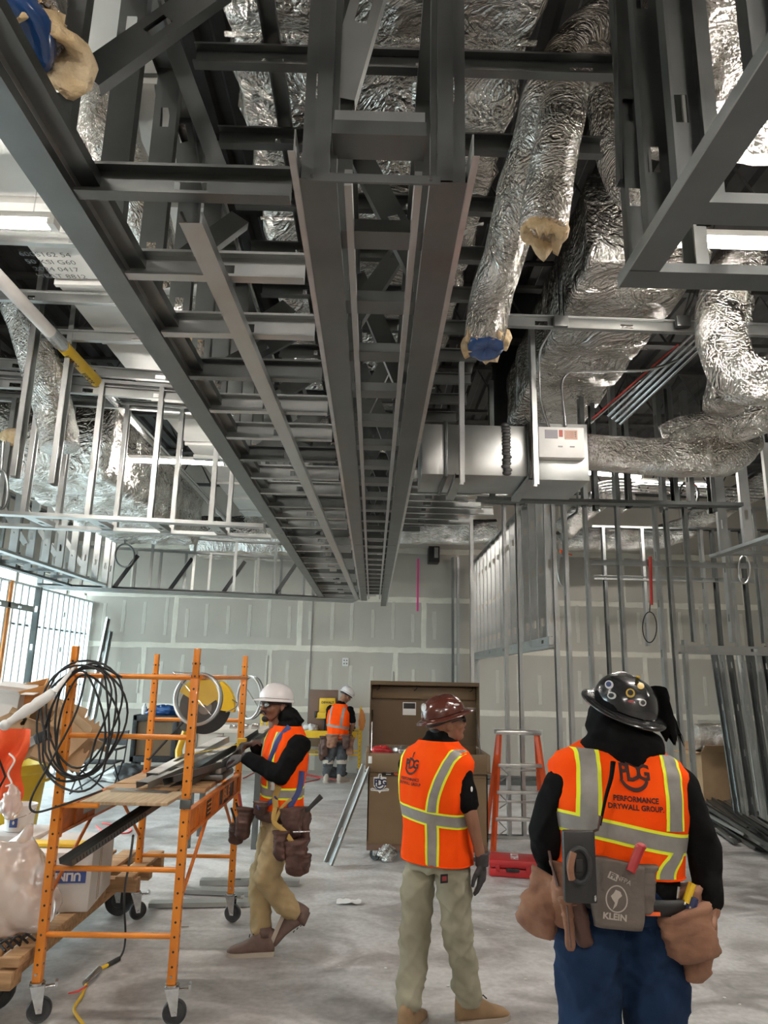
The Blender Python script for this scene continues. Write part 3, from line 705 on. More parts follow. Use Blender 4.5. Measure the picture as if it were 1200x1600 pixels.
flex('flex_duct', 'small silver flex branch rising behind the right stud wall', [atY(880, 830, 11.0), atY(920, 790, 11.0), atY(960, 770, 11), atY(985, 790, 11)], .17, 21., n=26)
flex('flex_duct', 'silver flex duct glimpsed between the dark studs at the upper left', [atY(150, 60, 2.9), atY(165, 150, 3.0), atY(175, 230, 3.1), atY(220, 340, 3.4), atY(240, 430, 3.7)], .15, 23.)
flex('flex_duct', 'lower silver flex duct glimpsed behind the joists left of centre', [atY(260, 470, 4.2), atY(300, 540, 4.4), atY(320, 620, 4.8)], .14, 24.)
flex('flex_duct', 'silver flex duct behind the left bulkhead studs, sloping to the window side', [atY(30, 470, 5.3), atY(60, 560, 5.5), atY(85, 640, 5.6), atY(95, 700, 5.6)], .15, 26.)
# capped duct end upper left
t, q = flex('flex_duct', 'cut flex duct at the top left corner, tan insulation around a blue cap', [atY(60, -60, 1.75), atY(35, -10, 1.6), atY(22, 45, 1.45)], .115, 30.)
torn(t, q[-1], (-.15, -.5, -.85), .13, 6., True)
for k, (px, py, Y_) in enumerate(((20, 683, 6.4), (275, 515, 3.8), (395, 690, 6.5), (290, 520, 4.2))):
    p = atY(px, py, Y_); mb = MB(); mb.ell(p, (.11, .07, .06), n=18, m=10)
    for i, v in enumerate(mb.v): mb.v[i] = v+(v-p)*.9*noise.noise(v*9)
    mb.build('insulation_tuft', 'insul', loc=p, smooth=True, label=['tan insulation tuft poking through the left edge studs', 'tan insulation tuft behind the second joist', 'tan insulation tuft low behind the joists', 'tan insulation tuft beside the dark studs'][k], cat='insulation', group='insulation tufts')
# round bare duct behind joists
p0 = atY(450, 700, 7.0); t = empty('round_duct', p0, 'bare shiny round duct drum behind the joists left of the centre box', 'duct')
MB().cyl(p0+V((-.05, 0, -.28)), p0+V((.0, .1, .3)), .26, 36).build('drum', 'sheet', t)
MB().lathe([(.262, 0), (.275, 0), (.275, .03), (.262, .03)], 36, p0+V((-.03, 0, 0))).build('seam_ring', 'sheet', t)
# bare rectangular duct with white control box
t = empty('sheet_metal_duct', (.9, 5.0, 3.25), 'bare sheet-metal duct hanging right of centre, ending at a white box', 'duct')
xa, xb, xc = .33, 1.17, 1.23
MB().rbox((xa, 5.02, 3.25), (.50, 5.55, 3.64), .004).build('duct_section', 'sheet', t)
MB().rbox((.51, 5.02, 3.25), (xb-.05, 5.55, 3.64), .004).build('duct_section', 'sheet', t)
MB().rbox((xb, 5.0, 3.22), (1.56, 5.57, 3.66), .006).build('terminal_box', 'galv', t)
for x in (.505, 1.12): MB().rbox((x-.012, 5.0, 3.23), (x+.012, 5.57, 3.66), .003).build('flange', 'galv_dark', t)
mb = MB(); 
for k in range(16):
    z = 3.27+k*.025; mb.ell((.955+.016*noise.noise(V((k*.7, 0, 0))), 5.015, z), (.035, .006, .02), n=10, m=6)
mb.build('sealant_smear', 'black', t)
mb = MB()
for k in range(16): mb.ell((1.14+.012*noise.noise(V((k*.9, 3, 0))), 5.01, 3.25+k*.026), (.022, .01, .018), n=10, m=6)
mb.build('sealant_smear', 'box_base', t)
t = empty('control_box', (1.4, 4.95, 3.3), 'white control box with a grey label and a red-print label on the duct', 'control box')
a_ = atY(840, 668, 4.95); b_ = atY(913, 717, 4.95)
MB().rbox((a_.x, 4.93, b_.z), (b_.x, 5.02, a_.z), .004).build('casing', 'white', t)
def plate(u0, u1, v0, v1, m_, nm):
    w_, h_ = b_.x-a_.x, a_.z-b_.z
    return MB().box((a_.x+u0*w_, 4.926, a_.z-v1*h_), (a_.x+u1*w_, 4.93, a_.z-v0*h_)).build(nm, m_, t, smooth=False)
M['lab_grey'] = mat('grey_label', (.30, .29, .32), .6); M['lab_red'] = mat('salmon_label', (.70, .45, .36), .6); M['lab_ink'] = mat('red_label_ink', (.45, .12, .10), .6)
plate(.14, .42, .10, .38, 'lab_grey', 'grey_label'); plate(.45, .53, .10, .32, 'lab_ink', 'small_label'); plate(.57, .85, .10, .40, 'lab_red', 'print_label')
for k in range(5): plate(.59, .77, .15+.045*k, .165+.045*k, 'lab_ink', 'print_line')
for k in range(3): plate(.79, .82, .15+.07*k, .19+.07*k, 'lab_grey', 'print_mark')
plate(.42, .52, .62, .66, 'lab_grey', 'slot'); plate(.68, .78, .62, .66, 'lab_grey', 'slot')

# ================================================================ PIPES, CONDUIT, CABLES
def pipe(name, label, pts, r, m_, cat='pipe', smoothk=0, group=None, n=12):
    pts = [V(p) for p in pts]; q = smoothpath(pts, smoothk) if smoothk else pts
    return MB().tube(q, r, n).build(name, m_, loc=q[0], label=label, cat=cat, group=group)
t = empty('overhead_pipe', (-2.52, 3, 4.3), 'white pipe with a yellow flow label running along the left bay', 'pipe')
MB().tube([(-2.52, 1.5, 4.3), (-2.52, 5.1, 4.3)], .048, 18).build('pipe_run', 'white_card', t); MB().tube([(-2.52, 5.1, 4.3), (-2.52, 12, 4.3)], .046, 18).build('pipe_run', 'zinc', t)
MB().tube([(-2.52, 5.0, 4.3), (-2.52, 5.2, 4.3)], .056, 18).build('coupling', 'zinc', t)
MB().tube([(-2.52, 5.25, 4.3), (-2.52, 5.95, 4.3)], .050, 18).build('flow_label', 'yellow', t)
mb = MB(); vs, fs = text_mesh('VAPOR', .07, .002)
for s_ in (5.42, 5.76): mb.add([V((-2.52+v.y*.9+.0, s_+v.x, 4.3-.0515)) for v in vs], fs)
mb.build('label_lettering', 'black', t, smooth=False, recalc=False)
pc = [(1.62, 6.3, 3.55), (1.95, 6.2, 4.05)]
a_ = atY(950, 650, 6.0); b_ = atY(1085, 520, 5.2)
for k in range(4):
    o = V((.035*k, 0, -.025*k)); MB().tube([a_+o, b_+o, b_+o+(b_-a_)*.3], .013, 10).build('conduit', 'zinc', loc=a_, label=['uppermost', 'second', 'third', 'lowest'][k]+' of four parallel steel conduits rising to the right behind the flex ducts', cat='conduit', group='parallel conduits')
for k in range(2):
    a2 = atY(925-2*k, 655+6*k, 5.9); b2 = atY(1060-2*k, 538+8*k, 5.5)
    pipe('conduit', ['thin red conduit below the four parallel conduits', 'thin bare conduit just under the thin red conduit'][k], [a2, b2], .007, 'red_cord' if k == 0 else 'zinc', 'conduit', group='thin conduits')
pipe('conduit', 'bent steel conduit arching from the white box to the right', [atY(884, 668, 4.98), atY(880, 630, 4.98), atY(878, 600, 4.98), atY(886, 586, 4.98), atY(905, 582, 5), atY(1010, 578, 5.1), atY(1060, 562, 5.3)], .011, 'zinc', 'conduit', 5)
pipe('conduit', 'thin bent conduit dropping onto the white box from the clamp', [atY(858, 668, 4.98), atY(845, 625, 4.9), atY(843, 560, 4.8), atY(850, 535, 4.7), atY(872, 500, 4.62)], .009, 'zinc', 'conduit', 5)
pipe('conduit', 'dark drop conduit below the duct with a whip and orange tape', [atY(902, 745, 8.0), atY(902, 795, 8.0), atY(897, 803, 8.0), atY(884, 815, 8.0), atY(882, 850, 8.0)], .014, 'galv_dark', 'conduit', 4)
for k in range(4): pipe('conduit', ['top', 'second', 'third', 'bottom'][k]+' of four stacked conduits through the stud tops on the right', [atY(925+4*k, 800, 8.9), atY(925+3*k, 768+5*k, 8.9), atY(945, 753+5*k, 8.9), atY(1000, 754+5*k, 9.), atY(1190, 765+5*k, 9.2)], .011, 'zinc', 'conduit', 4, 'stacked conduits')
t = empty('black_pipe', atY(760, 80, 3.6), 'black pipe elbow sticking out beside the large foil duct', 'pipe')
MB().tube(smoothpath([atY(764, 68, 3.6), atY(765, 84, 3.6), atY(775, 86, 3.6), atY(872, 86, 3.4)], 4), .022, 12).build('pipe_elbow', 'black', t); MB().tube([atY(764, 66, 3.6), atY(764, 72, 3.6)], .03, 12).build('cap', 'black', t)
t = empty('black_pipe', atY(735, 405, 5.0), 'smaller black pipe elbow lower beside the flex duct', 'pipe')
MB().tube(smoothpath([atY(737, 395, 5.), atY(738, 408, 5.), atY(748, 410, 5.), atY(865, 412, 5.)], 4), .022, 12).build('pipe_elbow', 'black', t)
pipe('duct_riser', 'wide black duct riser in the dark gap right of centre', [atY(800, 740, 7.4), V((1.6, 7.4, 6))], .28, 'black', 'duct')
pipe('black_pipe', 'black roof drain pipe high in the dark gap', [(.9, 3.6, 5.2), (1.0, 9, 5.2)], .08, 'black')
pipe('sprinkler_main', 'dark sprinkler main crossing high at the top', [(-.5, 3.4, 5.3), (4, 3.6, 5.3)], .06, 'black')
pipe('cable_bundle', 'curved cable bundle between the upper left studs', [atY(245, 30, 3.), atY(243, 110, 2.9), atY(250, 180, 2.8), atY(243, 240, 2.7), atY(232, 285, 2.6)], .012, 'galv_dark', 'cable', 6)
t = empty('flagging_tape', atY(255, 281, 2.0), 'orange flagging tape and red wires on the first joist', 'tape')
q = [atY(255+14*math.cos(a), 281-9*math.sin(a), 2.05) for a in [i*.5 for i in range(9)]]
MB().tube(q, .008, 8, flat=.4).build('tape_loop', 'orange_tape', t); MB().tube([atY(225, 284, 2.0), atY(240, 281, 2.0), atY(250, 286, 2.0)], .0025, 6).build('wire', 'red_cord', t)
def loop_cable(name, label, px, py, rx, ry, Y_, r, m_, tape=None):
    c = atY(px, py, Y_); q = []
    for i in range(25):
        a = math.pi*.5+2*math.pi*i/24; q.append(atY(px+rx*math.cos(a)*(1 if i else .2), py-ry*math.sin(a), Y_))
    t = empty(name, c, label, 'cable'); MB().tube(q, r, 8).build('loop', m_, t)
    MB().tube([atY(px, py-ry, Y_), atY(px+3, py-ry-45, Y_)], r, 8).build('drop', m_, t)
    if tape: MB().tube([atY(px-5, py-ry, Y_-.02), atY(px+5, py-ry+1, Y_-.02)], .022, 8).build('tape_flag', tape, t); MB().tube([atY(px, py-ry+2, Y_-.02), atY(px+14, py-ry+6, Y_-.02)], .008, 6).build('tape_tail', tape, t)
    return t
loop_cable('cable_whip', 'metal cable whip loop with orange tape hanging left in the right stud wall', 880, 888, 8, 27, 8.0, .012, 'alu', 'orange_tape')
loop_cable('cable_whip', 'dark cable whip loop hanging high through the right studs', 1076, 773, 15, 20, 8.72, .018, 'galv_dark', 'red_cord')
loop_cable('cable_whip', 'thin dark cable loop hanging from a red cord between right studs', 1015, 980, 11, 24, 8.72, .007, 'cable')
MB().tube([atY(1016, 870, 8.72), atY(1018, 945, 8.72)], .02, 8).build('red_sleeve', 'red_cord', loc=atY(1016, 870, 8.72), label='red sleeve hanging down above the thin cable loop', cat='sleeve')
loop_cable('cable_whip', 'silver cable whip loop at the right edge over the door header', 1163, 890, 9, 22, 8.72, .011, 'alu')
loop_cable('cable_whip', 'grey cable loop hanging before the far drywall on the left', 195, 868, 15, 18, 10.6, .014, 'galv_dark')
loop_cable('cable_whip', 'thick grey cable loop at the far left edge', 2, 765, 10, 30, 5.4, .012, 'galv_dark')
t = empty('speaker_box', atY(683, 866, 13.6), 'black wall-mounted box with a grey panel high on the far drywall', 'box')
a_ = atY(670, 853, 13.7); b_ = atY(687, 878, 13.7); MB().rbox((a_.x, 13.7, b_.z), (b_.x, 14.05, a_.z), .01).build('casing', 'black', t)
MB().box((a_.x+.11, 13.69, b_.z+.08), (b_.x-.03, 13.70, a_.z-.03)).build('panel', 'alu', t, smooth=False)
# ================================================================ ROLLING SCAFFOLD
def caster(t, x, y, r, ztop, yaw=0., w_=.032, mat_='wheel', name='caster'):
    """swivel caster under (x,y): fork, wheel, hub, brake pedal; the wheel touches the floor"""
    Mx = Matrix.Translation((x, y, 0)) @ Matrix.Rotation(yaw, 4, 'Z'); o = .025
    c = MB(); c.lathe([(.034, ztop-.012), (.036, ztop), (.02, ztop)], 16, mtx=Mx)
    for s_ in (-1, 1):
        y0_ = s_*(w_*.5+.006)
        c.add([Mx @ V(p) for p in ((-.035, y0_, ztop-.01), (.04, y0_, ztop-.01), (o+.014, y0_, r-.012), (o-.014, y0_, r-.012), (-.035, y0_+.003*s_, ztop-.01), (.04, y0_+.003*s_, ztop-.01), (o+.014, y0_+.003*s_, r-.012), (o-.014, y0_+.003*s_, r-.012))], [(0,1,2,3),(7,6,5,4),(0,4,5,1),(1,5,6,2),(2,6,7,3),(3,7,4,0)])
    c.box((-.036, -w_*.5-.009, ztop-.018), (.041, w_*.5+.009, ztop-.010), Mx)
    f = c.build(name, 'zinc', t)
    wprof = [(.012, -w_/2), (r*.45, -w_/2), (r*.5, -w_*.35), (r*.82, -w_*.35), (r*.93, -w_*.5), (r, -w_*.28), (r, w_*.28), (r*.93, w_*.5), (r*.82, w_*.35), (r*.5, w_*.35), (r*.45, w_/2), (.012, w_/2)]
    Mw = Mx @ Matrix.Translation((o, 0, r)) @ Matrix.Rotation(math.pi/2, 4, 'X')
    MB().lathe(wprof, 28, mtx=Mw).build('wheel', mat_, f)
    MB().cyl(Mx @ V((o, -w_*.5-.014, r)), Mx @ V((o, w_*.5+.014, r)), .008, 8).build('axle', 'zinc', f)
    b_ = MB().rbox((.03, -.018, ztop-.03), (.10, .018, ztop-.022), .003, Mx); b_.box((.088, -.02, ztop-.03), (.102, .02, ztop-.005), Mx); b_.build('brake_pedal', 'zinc', f)
    return f
def scaffold(t, xs, ys, col, col2, zlev, beam, stub=True, tall=(1.62, 1.93)):
    s_ = .0225
    for iy, y in enumerate(ys):
        for ix, x in enumerate(xs):
            p = MB().rbox((x-s_, y-s_, .195), (x+s_, y+s_, tall[0]+.14), .004).build('post', col, t)
            MB().rbox((x-s_*.78, y-s_*.78, tall[0]+.14), (x+s_*.78, y+s_*.78, tall[1]), .003).build('post_stub', col, p)
            h = MB(); z = .28
            while z < tall[1]-.02:
                for sg in (-1, 1): h.cyl((x, y+sg*(s_+.0004), z), (x, y+sg*(s_-.002), z), .0065, 8)
                for sg in (-1, 1): h.cyl((x+sg*(s_+.0004), y, z), (x+sg*(s_-.002), y, z), .0065, 8)
                z += .0508*1.4
            h.build('pin_holes', 'black', p)
            f = caster(t, x, y, .062, .195, [.35, .2, .5, -.2][iy*2+ix])
            MB().cyl((x, y-s_-.008, .235), (x, y+s_+.008, .235), .007, 8).build('locking_pin', 'zinc', t)
        for k, z in enumerate(zlev[iy]):
            MB().tube([(xs[0]+s_, y, z), (xs[1]-s_, y, z)], .0145, 12).build('rung', col, t)
    for x in xs:
        z0, z1 = beam; sg = 1 if x > sum(xs)/2 else -1
        xx = x+sg*.005
        b_ = MB().box((xx-.004, ys[0]+.03, z0), (xx+.004, ys[1]-.03, z1)); b_.box((xx-.016, ys[0]+.03, z1-.004), (xx+.016, ys[1]-.03, z1+.012)); b_.box((xx-.016, ys[0]+.03, z0-.012), (xx+.016, ys[1]-.03, z0+.004))
        for k in range(9):
            yy = ys[0]+.08+k*(ys[1]-ys[0]-.16)/8; b_.box((xx-.014, yy-.004, z0), (xx+.014, yy+.004, z1))
        bo = b_.build('side_beam', col2, t, smooth=False)
        for (ya, yb) in ((ys[0]+.035, ys[0]+.55), (ys[1]-.035, ys[1]-.5)):
            MB().tube([(xx, ya, z0-.32), (xx, yb, z0-.005)], .011, 8).build('diagonal_brace', col2, t)
        for yy in ys: 
            f = 1 if yy == ys[0] else -1
            MB().rbox((x-.03, yy+f*.024-.01, z0-.02), (x+.03, yy+f*.024+.01, z1+.02), .004).build('beam_bracket', col2, t)
t = empty('rolling_scaffold', (-1.37, 5.0, 0), 'orange rolling baker scaffold with pinned posts in the left foreground', 'scaffold', 'rolling scaffolds')
xs, ys = (-1.725, -1.02), (4.22, 5.82)
scaffold(t, xs, ys, 'orange_steel', 'orange_dirty', [(1.765, 1.435, .745, .42), (1.76, 1.43, .98, .445)], (.915, 1.03))
MB().tube([(-1.70, 4.22, 1.065), (-1.50, 4.22, 1.065)], .0145, 12).build('short_rung', 'orange_steel', t)
MB().tube([(-1.0, 4.25, 1.765), (-1.0, 5.8, 1.76)], .0135, 12).build('guard_rail', 'orange_steel', t)
MB().tube([(-1.72, 4.25, 1.765), (-1.70, 5.8, 1.76)], .0135, 12).build('guard_rail', 'orange_steel', t)
M['label_dark'] = mat('dark_brown_label', (.035, .015, .01), .5); M['label_orange'] = mat('orange_label_ink', (.75, .28, .05), .5)
lb = MB().box((-1.0095, 5.12, .925), (-1.007, 5.60, 1.02)).build('brand_label', 'label_dark', t, smooth=False)
text_on('lettering', 'BLE', .10, (-1.0070, 5.33, .972), (0, 1, 0), (0, 0, 1), 'label_orange', lb, bold=.004, off=.001, sx=1.3)
lb = MB().box((-1.0095, 4.72, .925), (-1.007, 4.88, 1.02)).build('warning_label', 'label_dark', t, smooth=False)
for k in range(3): MB().box((-1.0068, 4.735, .94+.026*k), (-1.006, 4.865, .948+.026*k)).build('print_line', 'label_orange', lb, smooth=False)
p = atY(290, 1255, 4.17); MB().rbox(p+V((-.03, -.01, -.03)), p+V((.03, .01, .02)), .004, None).build('lock_plate', 'galv_dark', t)
# deck load
t = empty('plywood_board', (-1.4, 4.6, 1.05), 'plywood board lying on the orange scaffold deck', 'board')
MB().rbox((-1.66, 4.36, 1.044), (-1.16, 4.78, 1.062), .002).build('board', 'ply', t)
for k, (ya, yb, zz) in enumerate(((4.83, 4.98, 1.07), (5.0, 5.2, 1.075), (5.25, 5.5, 1.07))):
    MB().rbox((-1.68, ya, 1.044), (-1.05, yb, zz), .003).build('plank', 'pallet', loc=(-1.3, ya, 1.044), label=['narrow scaffold plank just behind the plywood board', 'middle scaffold deck plank under the metal studs', 'rear scaffold deck plank under the chop saw'][k], cat='plank', group='scaffold planks')
def loose(name, label, A, B, n, kind='stud', m_='galv', cat='stud', group='loose metal studs on the scaffold'):
    A = V(A); B = V(B); z = (B-A); L_ = z.length; z.normalize(); n = V(n); y = (n-z*n.dot(z)).normalized(); x = y.cross(z)
    me = channel(L_, kind, m_); o = inst(name, me, None, A, Matrix((x, y, z)).transposed().to_quaternion())
    o['label'] = label; o['category'] = cat
    if group: o['group'] = group
    return o
a_ = atY(103, 1352, 4.13); b_ = atY(412, 1146, 5.72)
loose('slotted_track', 'long slotted steel track slanting up across the front of the scaffold', a_, b_, (0, 0, 1), 'track', 'galv_dark', 'track')
d = (b_-a_); L_ = d.length; d.normalize(); sl = MB(); nrm = V((0, -1, .0)); sd = (V((0, 0, 1))-d*d.z).normalized(); wn_ = d.cross(sd).normalized()
trk = bpy.data.objects['slotted_track']
for k in range(24):
    for sg in (-1, 1):
        c = a_+d*(.03+k*.022)+wn_*sg*.0487+sd*.016; sl.add([c-sd*.011, c-sd*.011+d*.006, c+sd*.011+d*.006, c+sd*.011], [(0, 1, 2, 3)])
so = sl.build('slot_cuts', 'black', loc=a_, smooth=False, recalc=False, kind='stuff'); so.parent = trk; so.matrix_parent_inverse = (Matrix.Translation(trk.location) @ trk.rotation_quaternion.to_matrix().to_4x4()).inverted()
loose('metal_stud', 'box end stud on the scaffold pointing towards the saw', atY(222, 1222, 4.75), atY(368, 1160, 5.7), (0, 0, -1))
loose('metal_stud', 'open metal stud held by the white-helmeted worker at the saw', atY(238, 1208, 4.9), atY(350, 1150, 5.75), (0, 0, -1))
loose('metal_stud', 'second stud lying beside the held stud on the scaffold', atY(262, 1215, 4.8), atY(395, 1175, 5.5), (.3, 0, -1), m_='galv_dark')
loose('metal_track', 'short dull offcut lying crosswise on the scaffold planks', atY(238, 1196, 5.2), atY(345, 1200, 5.2), (0, 0, -1), 'track', 'galv_dark', 'track')
loose('metal_track', 'dull stud offcut under the worker’s gloves on the scaffold', atY(300, 1205, 5.25), atY(340, 1203, 5.3), (0, 0, -1), 'wide', 'galv_dark', 'track')
a_ = atY(178, 1232, 4.75); b_ = atY(292, 1240, 4.72)
loose('metal_track', 'bright white-looking track lying across the scaffold deck', a_, b_, (0, 0, -1), 'track', 'alu', 'track')
loose('metal_stud', 'square ended stud along the left side of the scaffold deck', atY(140, 1262, 4.35), atY(205, 1232, 5.2), (0, 0, -1), 'thin', 'galv')
t = empty('tape_measure', atY(330, 1165, 5.4), 'yellow tape measure blade stretched along the held stud', 'tape measure')
MB().tube([atY(300, 1178, 5.2), atY(372, 1163, 5.45)], .010, 8, flat=.15).build('blade', 'yellow', t); p = atY(378, 1161, 5.42); MB().rbox(p-V((.035, .02, .035)), p+V((.035, .02, .035)), .01).build('case', 'yellow', t)

# chop saw
cs = V((-1.20, 5.32, 1.55)); t = empty('chop_saw', (-1.2, 5.32, 1.08), 'yellow metal-cutting chop saw standing on the scaffold deck', 'saw')
MB().rbox((-1.42, 5.12, 1.08), (-1.0, 5.5, 1.12), .01).build('base', 'galv_dark', t)
def arc(cx, cz, r0, r1, a0, a1, ya, yb, n=28):
    mb = MB(); 
    for i in range(n+1):
        a = math.radians(a0+(a1-a0)*i/n); c_, s_ = math.cos(a), math.sin(a)
        mb.v += [V((cx+r0*c_, ya, cz+r0*s_)), V((cx+r1*c_, ya, cz+r1*s_)), V((cx+r1*c_, yb, cz+r1*s_)), V((cx+r0*c_, yb, cz+r0*s_))]
    for i in range(n):
        for j in range(4): mb.f.append((i*4+j, i*4+(j+1) % 4, i*4+4+(j+1) % 4, i*4+4+j))
    mb.f += [(0, 1, 2, 3), (n*4+3, n*4+2, n*4+1, n*4)]
    return mb
MB().tube([cs+V((0, -.003, 0)), cs+V((0, .003, 0))], .185, 48).build('blade', 'black', t)
MB().tube([cs+V((0, -.012, 0)), cs+V((0, .012, 0))], .05, 24).build('arbor_flange', 'zinc', t)
g = arc(cs.x, cs.z, .10, .20, -8, 150, 5.285, 5.355).build('guard', 'yellow', t)
arc(cs.x, cs.z, .02, .10, 35, 150, 5.29, 5.35).build('guard_web', 'yellow', g); arc(cs.x, cs.z, .198, .215, -8, 60, 5.28, 5.36).build('guard_rib', 'yellow', g); arc(cs.x, cs.z, .198, .215, 75, 150, 5.28, 5.36).build('guard_rib', 'yellow', g)
MB().tube([cs+V((-.06, .04, -.02)), cs+V((-.06, .22, -.02))], .065, 20).build('motor', 'black', t)
MB().tube([cs+V((-.1, .02, -.05)), cs+V((-.17, .02, -.3)), cs+V((-.15, .02, -.44))], [.035, .04, .05], 12, flat=.6).build('arm', 'yellow', t)
MB().tube([cs+V((-.12, -.04, -.12)), cs+V((-.12, .1, -.12))], .045, 18).build('pivot_drum', 'galv_dark', t)
MB().tube([cs+V((-.05, -.05, .0)), cs+V((-.30, -.25, -.34))], .008, 8).build('handle_rod', 'black', t)
MB().tube(smoothpath([cs+V((.16, -.05, -.03)), cs+V((.22, -.05, 0)), cs+V((.24, -.05, .03)), cs+V((.2, -.05, .06))], 4), .004, 8).build('cord_loop', 'zinc', t)
MB().rbox((-1.06, 5.15, 1.12), (-1.02, 5.45, 1.2), .005).build('fence', 'galv', t)

# hoops hung from the rungs
def hoop(c, r, n, label, top):
    c = V(c); n = V(n).normalized(); u = n.orthogonal().normalized(); w_ = n.cross(u); t = empty('hoop_screen', c, label, 'hoop', 'round hoops hung on the scaffold')
    q = [c+(u*math.cos(a)+w_*math.sin(a))*r for a in [2*math.pi*i/40 for i in range(40)]]
    MB().tube(q, .009, 8, closed=True).build('rim', 'alu', t)
    q2 = [p+n*.03 for p in q]; MB().tube(q2, .006, 8, closed=True).build('rim', 'galv_dark', t)
    d_ = MB().tube([c-n*.001+n*.015, c+n*.001+n*.015], r*.97, 40); M.setdefault('screen', mat('grey_mesh_screen', (.30, .31, .30), .5, .2, alpha=.18)); d_.build('screen', 'screen', t)
    MB().tube([V(top), c+w_*0+V((0, 0, r))], .0025, 6).build('tie_wire', 'zinc', t); MB().tube([V(top), c+V((r*.6, 0, -r*.6))], .0025, 6).build('tie_wire', 'zinc', t)
hoop(atY(308, 1092, 4.31), .145, (.25, 1, 0), 'larger grey hoop screen hanging behind the front right scaffold post', atY(270, 1050, 4.24))
hoop(atY(389, 1090, 5.9), .165, (.75, .7, 0), 'narrow-looking grey hoop screen beside the white helmet', atY(373, 1056, 5.8))
# cable coil on the front left post
t = empty('cable_coil', (-1.62, 4.15, 1.54), 'black cable coil draped over the front left scaffold post', 'cable')
for k in range(7):
    c = V((-1.62+R.uniform(-.035, .03), 4.165-.006*k, 1.53+R.uniform(-.03, .03))); rx = .19+R.uniform(-.035, .035); rz = .27+R.uniform(-.04, .03); q = []
    for i in range(36):
        a = 2*math.pi*i/36; q.append(c+V((rx*math.cos(a)+.03*math.sin(2*a+k), .012*math.sin(a*3+k)-.012*k*.2, rz*math.sin(a)-(.04 if math.sin(a) < -.5 else 0)*k*.3)))
    MB().tube(q, .0062, 8, closed=True).build('loop', 'cable', t)
MB().tube(smoothpath([atY(135, 1050, 4.13), atY(120, 1110, 4.1), atY(85, 1180, 4.08), atY(50, 1245, 4.08), atY(52, 1268, 4.1), atY(85, 1262, 4.15), atY(160, 1235, 4.3)], 7), .006, 8).build('hanging_tail', 'cable', t)
MB().tube(smoothpath([atY(130, 1040, 4.15), atY(160, 1043, 4.15), atY(190, 1058, 4.12)], 5), .0065, 8).build('plug_end', 'cable', t)
# white wrapped roll
a_ = atY(8, 1133, 3.95); b_ = atY(84, 1082, 4.05); c_ = atY(122, 1035, 4.15); t = empty('wrapped_roll', a_, 'white plastic-wrapped roll slanting up to the front left scaffold post', 'roll')
q = [a_.lerp(b_, i/12) for i in range(13)]; mb = MB().tube(q, [.017+.014*math.sin(i/12*2.5) for i in range(13)], 18)
for i, v in enumerate(mb.v): mb.v[i] = v+V((0, 0, 1))*.012*noise.noise(v*30)
mb.build('wrapping', 'white', t, smooth=True); MB().tube([b_, c_], [.03, .012], 14, flat=.35).build('loose_end', 'white_card', t); MB().ell(a_, (.028, .028, .028)).build('end_knob', 'white', t)

# ================================================================ LEFT CLUTTER
t = empty('waste_bin', (-3.10, 6.45, 0), 'yellow plastic waste bin stuffed with cardboard at the left edge', 'bin')
MB().lathe([(.24, .06), (.25, .10), (.315, .93), (.325, .94), (.335, .96), (.335, 1.0), (.315, 1.01), (.30, .99), (.235, .12)], 40, (-3.10, 6.45, 0)).build('body', 'bin_yellow', t)
MB().rbox((-2.90, 6.12, .80), (-2.81, 6.17, .84), .004).build('embossed_label', 'black', t)
for s_ in (-1, 1): MB().tube(smoothpath([(-3.1+s_*.31, 6.38, .86), (-3.1+s_*.36, 6.40, .88), (-3.1+s_*.36, 6.5, .88), (-3.1+s_*.31, 6.52, .86)], 5), .012, 8).build('handle', 'bin_yellow', t)
for k in range(4):
    a = k*math.pi/2+.7; MB().ell((-3.1+.18*math.cos(a), 6.45+.18*math.sin(a), .035), (.035, .035, .035)).build('caster', 'rubber', t)
def openbox(name, c, sz, e, label, m_='card', flaps=True, group='cardboard boxes in the bin', cat='box'):
    c = V(c); t = empty(name, c, label, cat, group); Rm = Matrix.Translation(c) @ Matrix.Rotation(e[2], 4, 'Z') @ Matrix.Rotation(e[1], 4, 'Y') @ Matrix.Rotation(e[0], 4, 'X')
    x, y, z = sz[0]/2, sz[1]/2, sz[2]/2; w_ = .006; mb = MB()
    mb.box((-x, -y, -z), (x, y, -z+w_), Rm); mb.box((-x, -y, -z), (-x+w_, y, z), Rm); mb.box((x-w_, -y, -z), (x, y, z), Rm); mb.box((-x, -y, -z), (x, -y+w_, z), Rm); mb.box((-x, y-w_, -z), (x, y, z), Rm)
    mb.build('walls', m_, t, smooth=False)
    if flaps:
        for (sg, ax) in ((1, 0), (-1, 0), (1, 1), (-1, 1)):
            F_ = Rm @ (Matrix.Translation((sg*x, 0, z)) if ax == 0 else Matrix.Translation((0, sg*y, z))) @ (Matrix.Rotation(sg*R.uniform(.7, 1.8), 4, 'Y') if ax == 0 else Matrix.Rotation(-sg*R.uniform(.7, 1.8), 4, 'X'))
            (MB().box((-.003, -y, 0), (.003, y, x*.7), F_) if ax == 0 else MB().box((-x, -.003, 0), (x, .003, y*.7), F_)).build('flap', m_, t, smooth=False)
    return t
openbox('cardboard_box', atY(40, 1085, 6.35), (.36, .3, .13), (.2, -.28, .3), 'orange printed cardboard box on top of the waste bin pile', 'card_orange', False)
openbox('cardboard_box', atY(75, 1150, 6.3), (.42, .35, .3), (.3, .35, .4), 'brown open cardboard box in the middle of the bin pile')
openbox('cardboard_box', atY(105, 1160, 6.2), (.34, .3, .26), (-.5, .6, -.2), 'tilted brown cardboard box at the right of the bin pile')
openbox('cardboard_box', atY(8, 1110, 6.25), (.3, .3, .34), (.1, .1, .1), 'pale brown cardboard box at the far left of the bin pile', 'white_card')
